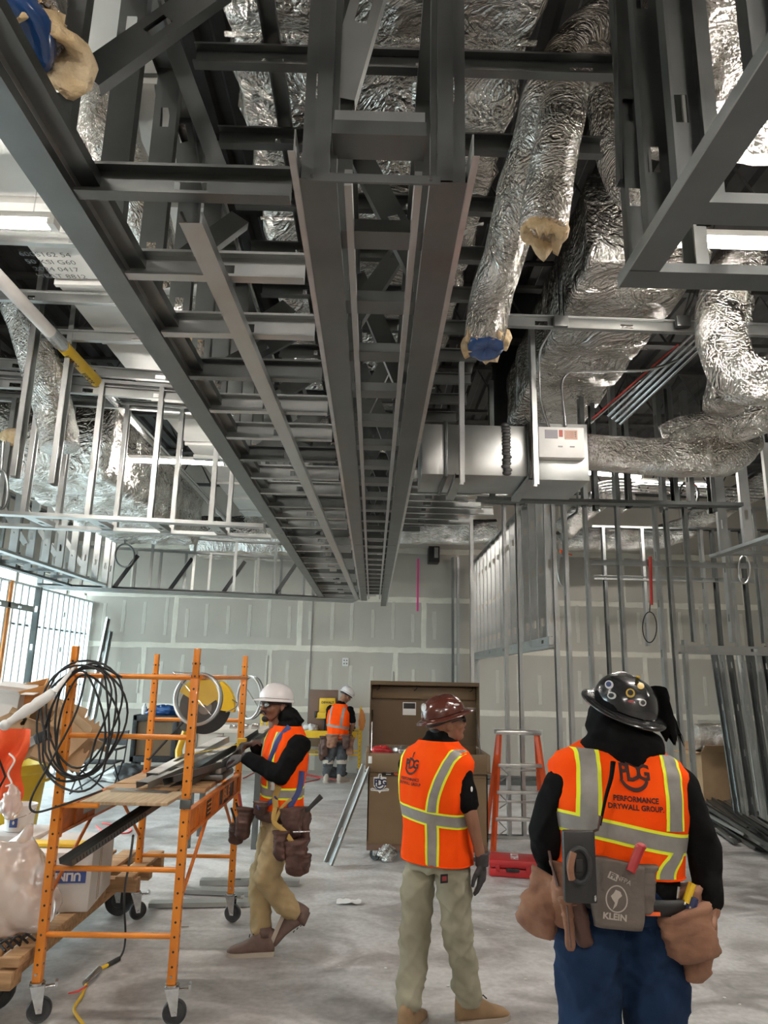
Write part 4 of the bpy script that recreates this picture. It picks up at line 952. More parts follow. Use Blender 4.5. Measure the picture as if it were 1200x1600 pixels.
def insert_tray(c, e, label):
    c = V(c); Rm = Matrix.Translation(c) @ Matrix.Rotation(e[2], 4, 'Z') @ Matrix.Rotation(e[1], 4, 'Y') @ Matrix.Rotation(e[0], 4, 'X'); poly = []
    for k in range(8): poly += [(-.2+.05*k, .08), (-.2+.05*k+.012, .05), (-.2+.05*k+.03, .05), (-.2+.05*k+.042, .08)]
    poly += [(.2, .08), (.2, -.1), (-.2, -.1)]
    MB().prism(poly, -.02, .02, Rm).build('packing_insert', 'card', loc=c, smooth=False, label=label, cat='packing', group='notched cardboard inserts')
insert_tray(atY(28, 1150, 6.1), (1.5, 1.1, .2), 'notched cardboard insert leaning left in the bin pile')
insert_tray(atY(95, 1175, 6.05), (1.4, .35, .3), 'notched cardboard insert low in the bin pile'); insert_tray(atY(122, 1128, 6.3), (1.2, .5, .4), 'notched cardboard insert sticking out right of the post')
p = atY(48, 1160, 6.0); t = empty('power_adapter', p, 'grey plastic device lying on the cardboard in the bin', 'device')
Rm = Matrix.Translation(p) @ Matrix.Rotation(-.45, 4, 'Y'); MB().rbox((-.12, -.05, -.035), (.1, .05, .035), .012, Rm).build('casing', 'alu', t); MB().rbox((.05, -.055, -.04), (.15, .055, .04), .012, Rm).build('grip', 'black', t); MB().box((-.06, -.052, .01), (-.03, -.05, .025), Rm).build('display', 'black', t, smooth=False)
# orange cloth and strap at the left edge
def heap(name, c, r, m_, seed, amp=.35, label=None, cat=None, squash=1., n=48, parent=None, fr=2.2):
    c = V(c); mb = MB(); mb.ell(c, r, n=n, m=n//2)
    for i, v in enumerate(mb.v):
        o = v-c; k = 1+amp*noise.noise(V((o.x/r[0]*fr, o.y/r[1]*fr, o.z/r[2]*fr))+V((seed,)*3))+amp*.4*noise.noise(V((o.x/r[0], o.y/r[1], o.z/r[2]))*fr*3.1+V((seed,)*3)); mb.v[i] = c+o*k
    zb = c.z-r[2]*squash
    for i, v in enumerate(mb.v):
        if v.z < zb: mb.v[i] = V((v.x, v.y, zb))
    return mb.build(name, m_, parent, smooth=True, loc=None if parent else c, label=label, cat=cat)
M['orange_cloth'] = mat('orange_red_cloth', (.85, .12, .03), .8, c2=(.75, .08, .02), scale=8, bump=.3, bscale=12)
p = atY(8, 1205, 5.0); t = empty('safety_vest', p, 'spare orange-red safety vest slung at the left edge beside the bin', 'vest')
mb = MB(); nx, nz = 20, 30
for i in range(nx+1):
    for j in range(nz+1):
        u, v = i/nx, j/nz; x = -.16+.30*u-.05*v; z = .27-.50*v; mb.v.append(p+V((x+.02*math.sin(v*9), .05*math.sin(u*11+v*4)*(.3+v)+.03*noise.noise(V((u*4, v*4, 0))), z)))
for i in range(nx):
    for j in range(nz): mb.f.append((i*(nz+1)+j, (i+1)*(nz+1)+j, (i+1)*(nz+1)+j+1, i*(nz+1)+j+1))
mb.build('cloth', 'orange_cloth', t, smooth=True)
MB().tube([p+V((-.02, -.08, .1)), p+V((.05, -.09, -.02)), p+V((-.04, -.08, -.22))], .012, 8, flat=.3).build('strap', 'black', t)
MB().tube(smoothpath([p+V((.05, -.08, .12)), p+V((.1, -.1, .08)), p+V((.07, -.1, .0)), p+V((.1, -.1, -.06)), p+V((.06, -.09, -.08))], 5), .006, 8).build('white_clip', 'white', t)
p2 = atY(18, 1255, 4.9); heap('poly_bag', p2, (.06, .04, .10), 'plastic_film', 3., label='small clear bag with a paper tag under the spare vest', cat='bag')

# cart with pallet lumber
t = empty('flat_cart', (-2.1, 5.1, 0), 'low lumber cart on black wheels in the left foreground', 'cart')
for k, x in enumerate((-2.55, -2.2, -1.86)): MB().rbox((x-.045, 4.15, .23), (x+.045, 6.2, .28), .003).build('bearer', 'pallet', t)
for k, (x, ya, yb, z0, z1, w_) in enumerate(((-1.83, 4.1, 5.32, .30, .345, .10), (-1.99, 4.25, 5.3, .30, .345, .10), (-2.16, 4.2, 5.3, .30, .345, .10), (-2.33, 4.2, 5.3, .30, .345, .10), (-2.5, 4.2, 5.3, .30, .345, .10))):
    MB().rbox((x-w_/2, ya, z0), (x+w_/2, yb, z1), .004).build('deck_plank', 'pallet', t)
for k, y in enumerate((4.22, 4.75, 5.25)): MB().rbox((-2.6, y-.05, .28), (-1.80, y+.05, .30), .002).build('stringer', 'pallet', t)
MB().rbox((-2.1, 4.08, .20), (-1.80, 4.20, .285), .005).build('block', 'pallet', t)
for (x, y) in ((-1.9, 5.92), (-2.5, 5.92), (-2.03, 4.36), (-2.6, 4.36)): caster(t, x, y, .105, .235, .1, .05, 'rubber')
t = empty('pallet', (-1.9, 5.8, .29), 'second small pine pallet at the far end of the cart', 'pallet')
for k, y in enumerate((5.5, 5.8, 6.1)): MB().rbox((-2.3, y-.045, .285), (-1.62, y+.045, .37), .004).build('stringer', 'pallet', t)
for k, x in enumerate((-2.25, -2.08, -1.91, -1.70)): MB().rbox((x-.06, 5.42, .372), (x+.06, 6.2, .395), .004).build('deck_board', 'pallet', t)
t = empty('white_carton', (-1.9, 5.0, .35), 'white carton with a blue printed band, upside down on the cart', 'box')
Rm = Matrix.Translation((-1.93, 4.95, .35)) @ Matrix.Rotation(.12, 4, 'Z'); MB().rbox((-.24, -.16, 0), (.20, .42, .34), .006, Rm).build('carton', 'white_card', t)
M['blue_ink'] = mat('blue_print', (.05, .09, .28), .6)
MB().box((-.20, -.1625, .165), (.17, -.1605, .24), Rm).build('blue_band', 'blue_ink', t, smooth=False)
vs, fs = text_mesh('ULINE B', .062, .003); mb = MB(); mb.add([Rm @ V((.03-v.x, -.1640, .203-v.y)) for v in vs], fs); mb.build('band_lettering', 'white_card', t, smooth=False, recalc=False)
for dx in (-.02, .02): MB().box((.2005, .05+dx, .02), (.2025, .055+dx, .32), Rm).build('flap_edge', 'card', t, smooth=False)
MB().rbox((-2.25, 4.9, .695), (-1.75, 5.02, .715), .003).build('yellow_level', 'yellow', loc=(-2, 4.95, .695), label='yellow strip lying along the top of the white carton', cat='strip')
t = empty('plastic_bag', (-2.05, 4.42, .35), 'big translucent plastic bag bulging on the cart planks', 'bag')
heap('film', (-2.06, 4.42, .57), (.29, .21, .27), 'plastic_film', 1., .24, squash=.8, parent=t, n=72, fr=1.3)
MB().tube([(-1.98, 4.42, .80), (-1.96, 4.40, .86), (-1.93, 4.38, .93)], [.09, .04, .015], 16).build('twisted_neck', 'plastic_film', t, smooth=True)
t = empty('tool_heap', (-1.95, 4.2, .35), 'dark tools and cord heaped on the near planks under the bag', 'tools')
for k in range(5): MB().tube(smoothpath([(-2.05+.05*k, 4.12+.03*k, .358), (-1.97+.04*k, 4.2, .385+.01*k), (-1.88+.02*k, 4.15+.04*k, .36)], 5), .007, 8).build('cord', 'cable', t)
MB().rbox((-2.06, 4.08, .347), (-1.99, 4.14, .375), .006).build('yellow_clip', 'yellow', t)
p = atY(25, 1325, 5.3); t = empty('paint_bucket', p, 'white paint-stained bucket with a blue label on the stack', 'bucket'); p.z = .715
MB().lathe([(.088, 0), (.1, .15), (.106, .15), (.106, .165), (.098, .165), (.096, .15), (.08, .012)], 32, (p.x, 5.3, p.z)).build('pail', 'white', t); MB().rbox((p.x-.02, 5.198, p.z+.03), (p.x+.03, 5.212, p.z+.09), .002).build('blue_label', 'blue_ink', t)
MB().tube([V((p.x+.105*math.cos(a), 5.3+.105*math.sin(a)-.01, p.z+.14-.05*abs(math.sin(a)))) for a in [math.pi+math.pi*i/14 for i in range(15)]], .003, 6).build('bail', 'zinc', t)
for k in range(5):
    a = -2.2+.35*k; MB().ell((p.x+.098*math.cos(a), 5.3+.098*math.sin(a), p.z+.1-.02*k), (.012, .006, .02), n=8, m=6).build('paint_drip', 'mud', t)
MB().rbox((-2.62, 5.12, .345), (-2.22, 5.5, .71), .01).build('carton', 'white_card', loc=(-2.4, 5.2, .345), label='plain pale carton under the paint bucket', cat='box')
# cords on the floor
t = empty('air_hose', (-1.6, 4.9, 0), 'yellow-orange hose with a brass coupling and red flag on the floor', 'hose')
MB().tube(smoothpath([atZ(208, 1306, .95), atZ(205, 1330, .8), atZ(194, 1400, .35), atZ(196, 1460, .08), atZ(190, 1492, .012), atZ(170, 1508, .012)], 7), .007, 10).build('black_hose', 'cable', t)
MB().tube([atZ(186, 1498, .014), atZ(168, 1508, .014)], .014, 12).build('rubber_sleeve', 'rubber', t)
MB().tube([atZ(168, 1508, .014), atZ(152, 1516, .018)], .010, 12).build('brass_fitting', 'yellow', t)
MB().tube([atZ(155, 1515, .022), atZ(133, 1536, .022)], [.02, .017], 14).build('coupling', 'zinc', t)
MB().tube(smoothpath([atZ(136, 1534, .012), atZ(128, 1555, .012), atZ(116, 1575, .012), atZ(122, 1590, .012), atZ(150, 1625, .012)], 7), .0085, 10).build('orange_hose', 'yellow', t)
MB().tube([atZ(136, 1540, .03), atZ(122, 1549, .02), atZ(107, 1552, .01)], [.008, .012, .008], 8, flat=.3).build('red_flag', 'red_cord', t)
for k, (px, py) in enumerate(((160, 1285, ), (175, 1210), )):
    pass
for k, q in enumerate(([(150, 1290), (165, 1300), (195, 1302), (205, 1296), (185, 1290), (160, 1286)], [(380, 1216), (420, 1200), (480, 1210), (540, 1222)], [(455, 1228), (478, 1222), (500, 1216), (470, 1212), (440, 1220), (475, 1232)])):
    MB().tube(smoothpath([atZ(x, y, .008) for x, y in q], 6), .008, 8).build('extension_cord', 'red_cord', loc=atZ(q[0][0], q[0][1], 0), label=['red cord loop on the floor behind the scaffold', 'red air cord across the floor near the far scaffold', 'red cord coil on the floor by the far worker'][k], cat='cord', group='red cords on the floor')
# studs lying on the floor behind the scaffold
for k, (A, B, zz, lab, kd) in enumerate((((-1.70, 6.12), (-.9, 6.2), .04, 'front steel track lying on the floor behind the scaffold casters', 'track'), ((-1.45, 6.75), (-.60, 6.78), .045, 'rear steel stud lying on the floor behind the scaffold', 'stud'), ((-1.55, 6.5), (-.95, 6.45), .04, 'middle steel offcut on the floor behind the scaffold', 'track'))):
    loose('metal_stud', lab, (A[0], A[1], zz), (B[0], B[1], zz), (0, 0, -1), kd, 'galv', 'stud', 'steel offcuts on the floor')
MB().tube([atZ(282, 1447, .005), atZ(295, 1447, .005)], .006, 8).build('offcut', 'white', loc=atZ(282, 1447, 0), label='tiny white offcut on the floor by the front right post', cat='scrap')
p = atZ(545, 1412, 0); mb = MB(); 
for i in range(9):
    for j in range(5): mb.v.append(p+V((-.10+.025*i, -.05+.025*j, .012+.03*abs(noise.noise(V((i*.7, j*.9, 2)))))))
for i in range(8):
    for j in range(4): mb.f.append((i*5+j, i*5+5+j, i*5+6+j, i*5+j+1))
mb.build('paper_scrap', 'white', loc=p, label='crumpled white paper scrap alone on the concrete', cat='scrap', smooth=True)

# ================================================================ FAR LEFT THINGS
t = empty('folding_chair', (-4.1, 11.4, 0), 'black folding chair standing open before the left drywall', 'chair')
def rod(a, b, r=.012, m_='black', nm='leg'): return MB().tube([a, b], r, 8).build(nm, m_, t)
cx = -4.1; 
for s_ in (-1, 1):
    rod((cx+s_*.3, 11.15, .01), (cx+s_*.3, 11.55, .45)); rod((cx+s_*.3, 11.6, .01), (cx+s_*.3, 11.15, .45)); rod((cx+s_*.3, 11.58, .4), (cx+s_*.3, 11.68, .88), nm='back_post'); rod((cx+s_*.3, 11.2, .45), (cx+s_*.3, 11.2, .63), nm='arm_post'); rod((cx+s_*.3, 11.15, .64), (cx+s_*.3, 11.62, .64), .018, nm='armrest')
rod((cx-.3, 11.16, .02), (cx+.3, 11.16, .42), nm='cross_brace'); rod((cx+.3, 11.16, .02), (cx-.3, 11.16, .42), nm='cross_brace')
MB().rbox((cx-.29, 11.15, .43), (cx+.29, 11.58, .455), .008).build('seat', 'rubber', t)
mb = MB()
for i in range(13):
    u = i/12; x = cx-.3+.6*u; s_ = .05*math.sin(math.pi*u); mb.v += [V((x, 11.62+s_, .66)), V((x, 11.66+s_, .88-.03*math.sin(math.pi*u)))]
for i in range(12): mb.f.append((i*2, i*2+2, i*2+3, i*2+1))
mb.build('backrest', 'rubber', t, smooth=True)
t = empty('job_speaker', (-3.55, 12.6, .35), 'black framed tool chest with a brown front standing before the left drywall', 'chest')
a_ = atY(208, 1117, 12.5); b_ = atY(272, 1192, 12.5); x0, x1, z0, z1 = a_.x, b_.x, b_.z, a_.z
t.location = ((x0+x1)/2, 12.5, 0)
for (u0, v0, u1, v1) in ((x0, z1-.1, x1, z1), (x0, z0, x1, z0+.1), (x0, z0, x0+.08, z1), (x1-.08, z0, x1, z1)): MB().rbox((u0, 12.5, v0), (u1, 12.9, v1), .015).build('frame', 'galv_dark' if 0 else 'rubber', t)
MB().box((x0+.08, 12.56, z0+.1), (x1-.08, 12.85, z1-.1)).build('front_panel', 'box_tan', t, smooth=False)
for s_ in (x0+.06, x1-.06): MB().rbox((s_-.04, 12.55, 0.0), (s_+.04, 12.85, z0), .01).build('leg', 'rubber', t)
heap('rag_pile', ((x0+x1)/2+.05, 12.7, z1+.06), (.26, .14, .1), 'blue_film', 8., .4, label='dark rags piled on the far black chest', cat='rags')
MB().lathe([(.04, 0), (.045, .12), (.02, .15), (.02, .18)], 14, (x0+.12, 12.7, z1)).build('bottle', 'white', loc=(x0+.12, 12.7, z1), label='small bottle on the left end of the far chest', cat='bottle')
heap('tool_bag', (-3.75, 12.0, .16), (.3, .2, .18), 'rubber', 4., .3, label='black tool bag on the floor before the far chest', cat='bag', squash=.86)
heap('cloth_pile', (-4.3, 12.6, .07), (.45, .25, .1), 'white', 5., .5, label='white plastic sheet crumpled on the floor beside the chair', cat='sheet', squash=.68)
heap('red_bag', (-3.35, 11.7, .08), (.14, .1, .1), 'red_cord', 6., .2, label='small red bag on the floor right of the black bag', cat='bag', squash=.8)
for k, (px0, py0, px1, py1) in enumerate(((168, 965, 118, 1205), (172, 985, 130, 1205))):
    q = atZ(px1, py1, 0.02); q.y = 13.4; q.x = atY(px1, 1200, 13.4).x; loose('leaning_stud', ['taller steel stud leaning on the left end of the drywall', 'shorter steel stud leaning beside the taller one'][k], q, atY(px0, py0, 14.0), (1, -.3, 0), 'stud', 'galv', 'stud', 'studs leaning on the left drywall')
# bench behind the saw
t = empty('work_bench', (-1.55, 8.2, 0), 'pale drywall-topped work bench behind the chop saw', 'bench')
MB().rbox((-1.98, 8.0, 1.16), (-1.15, 8.7, 1.2), .004).build('top', 'drywall', t); MB().box((-1.93, 8.04, .75), (-1.6, 8.08, 1.16)).build('front_panel', 'drywall', t, smooth=False)
for x in (-1.9, -1.2):
    for y in (8.06, 8.62): MB().rbox((x-.03, y-.03, 0), (x+.03, y+.03, 1.16), .003).build('leg', 'galv_dark', t)
for k in range(3): MB().rbox((-1.55+.12*k, 8.1, 1.2), (-1.47+.12*k, 8.18, 1.24+.01*k), .006).build('fitting', 'zinc', loc=(-1.5+.12*k, 8.1, 1.2), label=['left', 'middle', 'right'][k]+' one of three small metal fittings on the work bench', cat='fitting', group='fittings on the bench')
# far scaffold with board, yellow tool
t = empty('rolling_scaffold', (-1.1, 13.5, 0), 'yellow rolling scaffold against the drywall behind the far worker', 'scaffold', 'rolling scaffolds')
scaffold(t, (-1.95, -.2), (13.2, 13.85), 'yellow', 'yellow', [(.80, .42), (.80, .42)], (.62, .74), tall=(1.0, 1.22))
MB().rbox((-1.9, 13.2, .745), (-.25, 13.8, .79), .005).build('deck', 'ply', t)
MB().box((-1.9, 13.17, .70), (-.25, 13.19, .82)).build('face_board', 'yellow', t, smooth=False); MB().box((-1.3, 13.17, .55), (-.9, 13.19, .69)).build('dark_panel', 'box_dark', t, smooth=False)
MB().rbox((-1.15, 13.45, .80), (-.62, 13.47, 1.52), .003, None).build('drywall_sheet', 'box_base', loc=(-.9, 13.45, .8), label='upright drywall offcut standing on the far yellow scaffold', cat='board')
t = empty('cordless_tool', (-.85, 13.35, .8), 'yellow and black cordless tool case before the upright drywall offcut', 'tool')
MB().rbox((-.95, 13.32, 1.12), (-.66, 13.42, 1.38), .012).build('body', 'yellow', t); MB().rbox((-1.0, 13.3, 1.02), (-.68, 13.42, 1.13), .01).build('foot', 'yellow', t); MB().rbox((-1.03, 13.3, 1.03), (-.97, 13.42, 1.14), .008).build('grip', 'black', t); MB().tube([(-.85, 13.38, .795), (-.85, 13.38, 1.03)], .02, 8).build('stand_post', 'black', t)
text_on('lettering', 'DEWALT', .055, (-.80, 13.319, 1.30), (1, 0, 0), (0, 0, 1), 'black', t, bold=.002)
heap('tool_pile', (-.5, 13.4, .86), (.2, .12, .07), 'rubber', 14., .4, label='dark tools piled on the far scaffold deck right of the worker', cat='tools', squash=.8)
heap('tool_pile', (-1.1, 13.35, .85), (.14, .1, .07), 'white', 15., .4, label='pale bag of parts on the far scaffold deck left of the worker', cat='tools', squash=.8)
heap('rope_hank', (-.17, 13.15, 1.0), (.06, .05, .16), 'orange_cord', 16., .4, label='rope hank hung on the right post of the far scaffold', cat='rope')
heap('floor_tool', (-1.35, 13.2, .07), (.16, .12, .08), 'rubber', 17., .4, label='black tool on the floor under the far scaffold, left one', cat='tool', squash=.8)
heap('floor_tool', (-.6, 13.4, .09), (.16, .12, .1), 'rubber', 18., .4, label='black tool on the floor between the far worker’s boots', cat='tool', squash=.8)

# ================================================================ JOB BOX
t = empty('tool_chest', (.6, 7.95, 0), 'large tan steel job-site chest with its lid open, on casters', 'chest')
x0, x1, ya, yb = -.02, 1.19, 7.6, 8.32
mb = MB(); w_ = .012
mb.box((x0, ya, .17), (x1, yb, .20)); mb.box((x0, ya, .2), (x0+w_, yb, .86)); mb.box((x1-w_, ya, .2), (x1, yb, .86)); mb.box((x0, ya, .2), (x1, ya+w_, .86)); mb.box((x0, yb-w_, .2), (x1, yb, .86))
mb.build('body', 'box_tan', t, smooth=False)
rim = MB(); g = .028
for (a, b_) in (((x0-g, ya-g, .86), (x0+w_, yb, 1.03)), ((x1-w_, ya-g, .86), (x1+g, yb, 1.03)), ((x0+w_, ya-g, .86), (x1-w_, ya+w_, 1.03)), ((x0+w_, yb-w_, .86), (x1-w_, yb, 1.05))): rim.rbox(a, b_, .006)
rim.build('collar', 'box_tan', t); MB().rbox((x0-g-.006, ya-g-.006, .845), (x1+g+.006, ya-g+.006, .862), .003).build('ridge', 'box_dark', t)
MB().box((x0+.02, ya-.002, .80), (x1-.02, ya, .81)).build('seam', 'box_dark', t, smooth=False)
for (a, b_) in (((x0, ya+.01, .105), (x0+.35, yb, .17)), ((x1-.35, ya+.01, .105), (x1, yb, .17))): MB().rbox(a, b_, .006).build('skid', 'box_base', t)
for (x, y) in ((.09, 7.68), (1.1, 7.68), (.09, 8.24), (1.1, 8.24)): caster(t, x, y, .058, .13, 2.6, .035, 'wheel')
lid = MB(); zl, zt = 1.05, 1.74; lid.box((x0, yb-.01, zl), (x1, yb+.005, zt)); lid.box((x0, yb-.22, zl), (x0+.01, yb, zt)); lid.box((x1-.01, yb-.22, zl), (x1, yb, zt)); lid.box((x0, yb-.22, zt-.01), (x1, yb, zt)); lid.box((x0, yb-.225, zt-.04), (x1, yb-.21, zt))
lo = lid.build('lid', 'box_dark', t, smooth=False); MB().rbox((x0+.02, yb-.06, zt-.19), (x1-.02, yb-.015, zt-.06), .004).build('lid_stiffener', 'box_tan', lo)
for x in (x0+.10, x0+.52, x1-.06): MB().tube(smoothpath([(x, yb-.08, zt-.03), (x, yb-.09, zt-.08), (x-.03, yb-.09, zt-.10)], 4), .006, 6).build('latch_rod', 'black', lo)
MB().box((x0+.37, yb-.014, 1.37), (x0+.52, yb-.011, 1.51)).build('label_sheet', 'white', lo, smooth=False)
MB().box((x0+.38, yb-.017, 1.44), (x0+.51, yb-.0145, 1.50)).build('label_print', 'black', lo, smooth=False)
for x in (x0+.03, x1-.03): MB().tube([(x, ya+.25, 1.02), (x, yb-.1, 1.42)], .008, 8).build('gas_strut', 'zinc', t)
MB().rbox((x0-.002, ya-g-.006, .93), (x0+.035, ya-g, 1.0), .003).build('white_tag', 'white', t)
M['tag_black'] = mat('black_badge', (.02, .015, .012), .5); M['tag_orange'] = mat('orange_badge_print', (.75, .13, .03), .5)
b_ = MB().rbox((.12, ya-.008, .812), (.34, ya-.001, .855), .002).build('badge', 'tag_black', t)
text_on('badge_number', '4820', .042, (.28, ya-.009, .833), (1, 0, 0), (0, 0, 1), 'tag_orange', b_, bold=.002)
for k in range(2): MB().box((.16, ya-.0095, .823+.018*k), (.21, ya-.008, .829+.018*k)).build('badge_bar', 'white', b_, smooth=False)
# crest sticker
M['navy'] = mat('navy_print', (.02, .03, .09), .5)
def crest(t, c, s_, ux, uy, n_, mats, text=True, black=False):
    """shield crest: letters P D G round a screw gun, scroll below"""
    ux = V(ux).normalized(); uy = V(uy).normalized(); n_ = V(n_).normalized(); c = V(c)
    def P_(x, y, o): return c+ux*x*s_+uy*y*s_+n_*o
    def poly(pts, o, m_, nm): 
        mb = MB(); mb.add([P_(x, y, o) for x, y in pts], [tuple(range(len(pts)))]); return mb.build(nm, m_, t, smooth=False, recalc=False)
    if not black:
        poly([(-.48, .42), (-.15, .45), (-.1, .68), (.1, .68), (.15, .45), (.48, .42), (.46, -.2), (.25, -.42), (0, -.55), (-.25, -.42), (-.46, -.2)], .001, mats[0], 'crest_shield')
        poly([(-.7, -.40), (-.55, -.34), (0, -.5), (.55, -.34), (.7, -.40), (.66, -.54), (.12, -.58), (0, -.72), (-.12, -.58), (-.66, -.54)], .0015, mats[0], 'crest_scroll')
    vs, fs = text_mesh('P', .62, .03); mb = MB(); mb.add([P_(v.x-.28, v.y+.05, .003) for v in vs], fs); mb.build('crest_letter', mats[1], t, smooth=False, recalc=False)
    vs, fs = text_mesh('D', .78, .03); mb = MB(); mb.add([P_(v.x*.8, v.y+.0, .003) for v in vs], fs); mb.build('crest_letter', mats[1], t, smooth=False, recalc=False)
    vs, fs = text_mesh('G', .62, .03); mb = MB(); mb.add([P_(v.x+.29, v.y+.05, .003) for v in vs], fs); mb.build('crest_letter', mats[1], t, smooth=False, recalc=False)
    poly([(-.035, .33), (.035, .33), (.035, .52), (.07, .54), (.06, .62), (-.03, .60), (-.035, .5)], .003, mats[1], 'crest_bit')
    A = [(.40*math.cos(a), -.05+.42*math.sin(a)) for a in [math.pi+math.pi*(.12+.76*i/10) for i in range(11)]]; B_ = [(.32*math.cos(a), -.03+.34*math.sin(a)) for a in [math.pi+math.pi*(.12+.76*i/10) for i in range(10, -1, -1)]]
    poly(A+B_, .003, mats[1], 'crest_arc')
    if not black:
        vs, fs = text_mesh('PERFORMANCE DRYWALL', .12, .002); mb = MB(); mb.add([P_(v.x*.9, v.y-.46, .003) for v in vs], fs); mb.build('crest_scroll_text', mats[1], t, smooth=False, recalc=False)
st = MB().box((.085, ya-.002, .66), (.086, ya-.001, .661)).build('crest_sticker', 'white', t, smooth=False)
crest(st, (.10, ya-.0015, .74), .135, (1, 0, 0), (0, 0, 1), (0, -1, 0), ('white', 'navy'))
for k in range(5): heap('scrap', (.12+.2*k, 7.9+.05*(k % 2), 1.0), (.12, .1, .07), ['red', 'alu', 'card', 'red', 'rubber'][k], 30.+k, .3, label=['red tool bag at the left in the open chest', 'grey fittings bag in the open chest', 'brown paper bundle in the middle of the open chest', 'bright red case at the right in the open chest', 'black coiled strap at the right end of the open chest'][k], cat='supplies')
heap('plastic_wrap', (.19, 7.63, .09), (.09, .06, .09), 'foil_flex', 40., .4, label='crumpled clear wrap under the left corner of the chest', cat='wrap', squash=1.)
a_ = V((-.375, 7.42, .02)); b_ = V((-.035, 7.58, .90)); loose('leaning_stud', 'short steel stud leaning against the left side of the tan chest', a_, b_, (-.6, -1, 0), 'stud', 'galv', 'stud', None)
# ladder
t = empty('step_ladder', (1.6, 8.2, 0), 'orange fibreglass stepladder standing behind the thin studs', 'ladder')
for x, dx in ((1.30, .12), (1.94, -.10)):
    MB().tube([(x, 7.98, 0.02), (x+dx, 8.2, 1.2)], .022, 4, flat=1.4).build('front_rail', 'ladder', t, smooth=False); MB().tube([(x+.02, 8.62, 0.02), (x+dx, 8.24, 1.2)], .018, 4, flat=1.4).build('rear_rail', 'ladder', t, smooth=False)
    MB().rbox((x-.03, 7.95, 0), (x+.03, 8.03, .04), .005).build('foot', 'alu', t)
for k, z in enumerate((.34, .60, .87)):
    f = z/1.2; y = 7.98+.22*f; MB().rbox((1.30+.12*f, y-.04, z-.012), (1.94-.10*f, y+.045, z+.02), .003).build('step', 'alu', t)
    MB().tube([(1.34+.12*f, y, z-.02), (1.42+.12*f, y, z-.10), (1.335+.11*f, y, z-.16)], .008, 6).build('step_brace', 'alu', t)
MB().rbox((1.38, 8.14, 1.19), (1.88, 8.32, 1.235), .008).build('top_cap', 'alu', t)
for k, z in enumerate((.45, .80)): MB().rbox((1.34+.08*z, 8.60-.33*z, z-.012), (1.92-.08*z, 8.62-.33*z, z+.012), .002).build('rear_bar', 'alu', t)
# red case
t = empty('red_tool_case', (1.36, 7.25, 0), 'flat red plastic tool case on the floor in front of the ladder', 'case')
Rm = Matrix.Translation((1.37, 7.28, 0)) @ Matrix.Rotation(-.18, 4, 'Z')
MB().rbox((-.22, -.16, 0), (.22, .16, .075), .02, Rm).build('lower_shell', 'red', t); MB().rbox((-.22, -.16, .078), (.22, .16, .15), .02, Rm).build('upper_shell', 'red', t)
MB().rbox((-.06, -.185, .055), (.06, -.16, .085), .006, Rm).build('handle', 'black', t)
for s_ in (-1, 1): MB().rbox((s_*.14-.02, -.172, .05), (s_*.14+.02, -.158, .105), .004, Rm).build('latch', 'red', t)
vs, fs = text_mesh('HILTI', .095, .004); mb = MB(); mb.add([Rm @ V((.0+v.y*-1+.02, v.x*1.0, .1515)) for v in vs], fs); mb.build('lettering', 'white', t, smooth=False, recalc=False)

# ================================================================ RIGHT FLOOR
for k in range(26):
    u = k/25; lay = k % 3
    A = V((5.55-.03*k+R.uniform(-.1, .1), 12.6-R.uniform(0, .9), .035+.045*lay)); B = V((4.55-.012*k+R.uniform(-.12, .12), 7.6+R.uniform(0, 1.1), .035+.045*lay))
    o = loose('stacked_stud', 'one of the steel studs heaped along the floor at the right edge', A, B, (R.choice([-.3, .3]), 0, R.choice([-1, 1])), R.choice(['stud', 'track', 'stud']), R.choice(['galv', 'galv_dark']), 'stud', 'studs heaped on the right floor')
for k in range(8):
    loose('stacked_stud', 'one of the dark studs stacked flat before the far drywall behind the ladder', (1.9+.1*(k % 3), 13.0+.1*(k % 4), .03+.04*(k//3)), (4.6+.15*(k % 2), 12.9+.1*(k % 4), .03+.04*(k//3)), (0, 0, -1), 'stud', 'galv_dark', 'stud', 'studs stacked before the far drywall')
for k in range(7):
    px = (1118, 1128, 1142, 1158, 1172, 1186, 1196)[k]; A = atY(px+38, 1268+3*k, 9.7); A.z = .02; top = atY(px-2, 1012, 10.4); loose('leaning_stud', ['leftmost', 'second', 'third', 'middle', 'fifth', 'sixth', 'rightmost'][k]+' of the steel studs leaning in a row at the right edge', A, top, (-1, -.4, 0), 'stud', 'galv' if k % 2 else 'galv_dark', 'stud', 'studs leaning at the right edge')
openbox('cardboard_box', (5.05, 11.15, .40), (.5, .45, .78), (0, 0, .2), 'tall brown cardboard box between the studs at the right edge', 'card', True, None)
t = empty('duct_coil', (5.1, 11.15, .8), 'compressed silver flex duct resting on the tall brown box', 'duct')
mb = MB(); q = [V((4.88+.012*i, 11.12, .80+.19)) for i in range(40)]; mb.tube(q, [.19+.012*(i % 2) for i in range(40)], 30); 
for i, v in enumerate(mb.v): mb.v[i] = v+V((0, 1, 1))*.03*noise.noise(v*9)
mb.build('coil', 'foil_flex', t, smooth=True)
R2 = random.Random(3)
for k in range(26):
    px, py = R2.uniform(500, 1180), R2.uniform(1380, 1590); p = atZ(px, py, 0); s_ = R2.uniform(.005, .012)
    MB().ell(p+V((0, 0, s_*.3)), (s_, s_*.7, s_*.35), n=7, m=5).build('compound_crumb', 'white', loc=p, smooth=False, label='tiny white crumb of compound on the concrete floor', cat='crumb', group='compound crumbs on the floor')
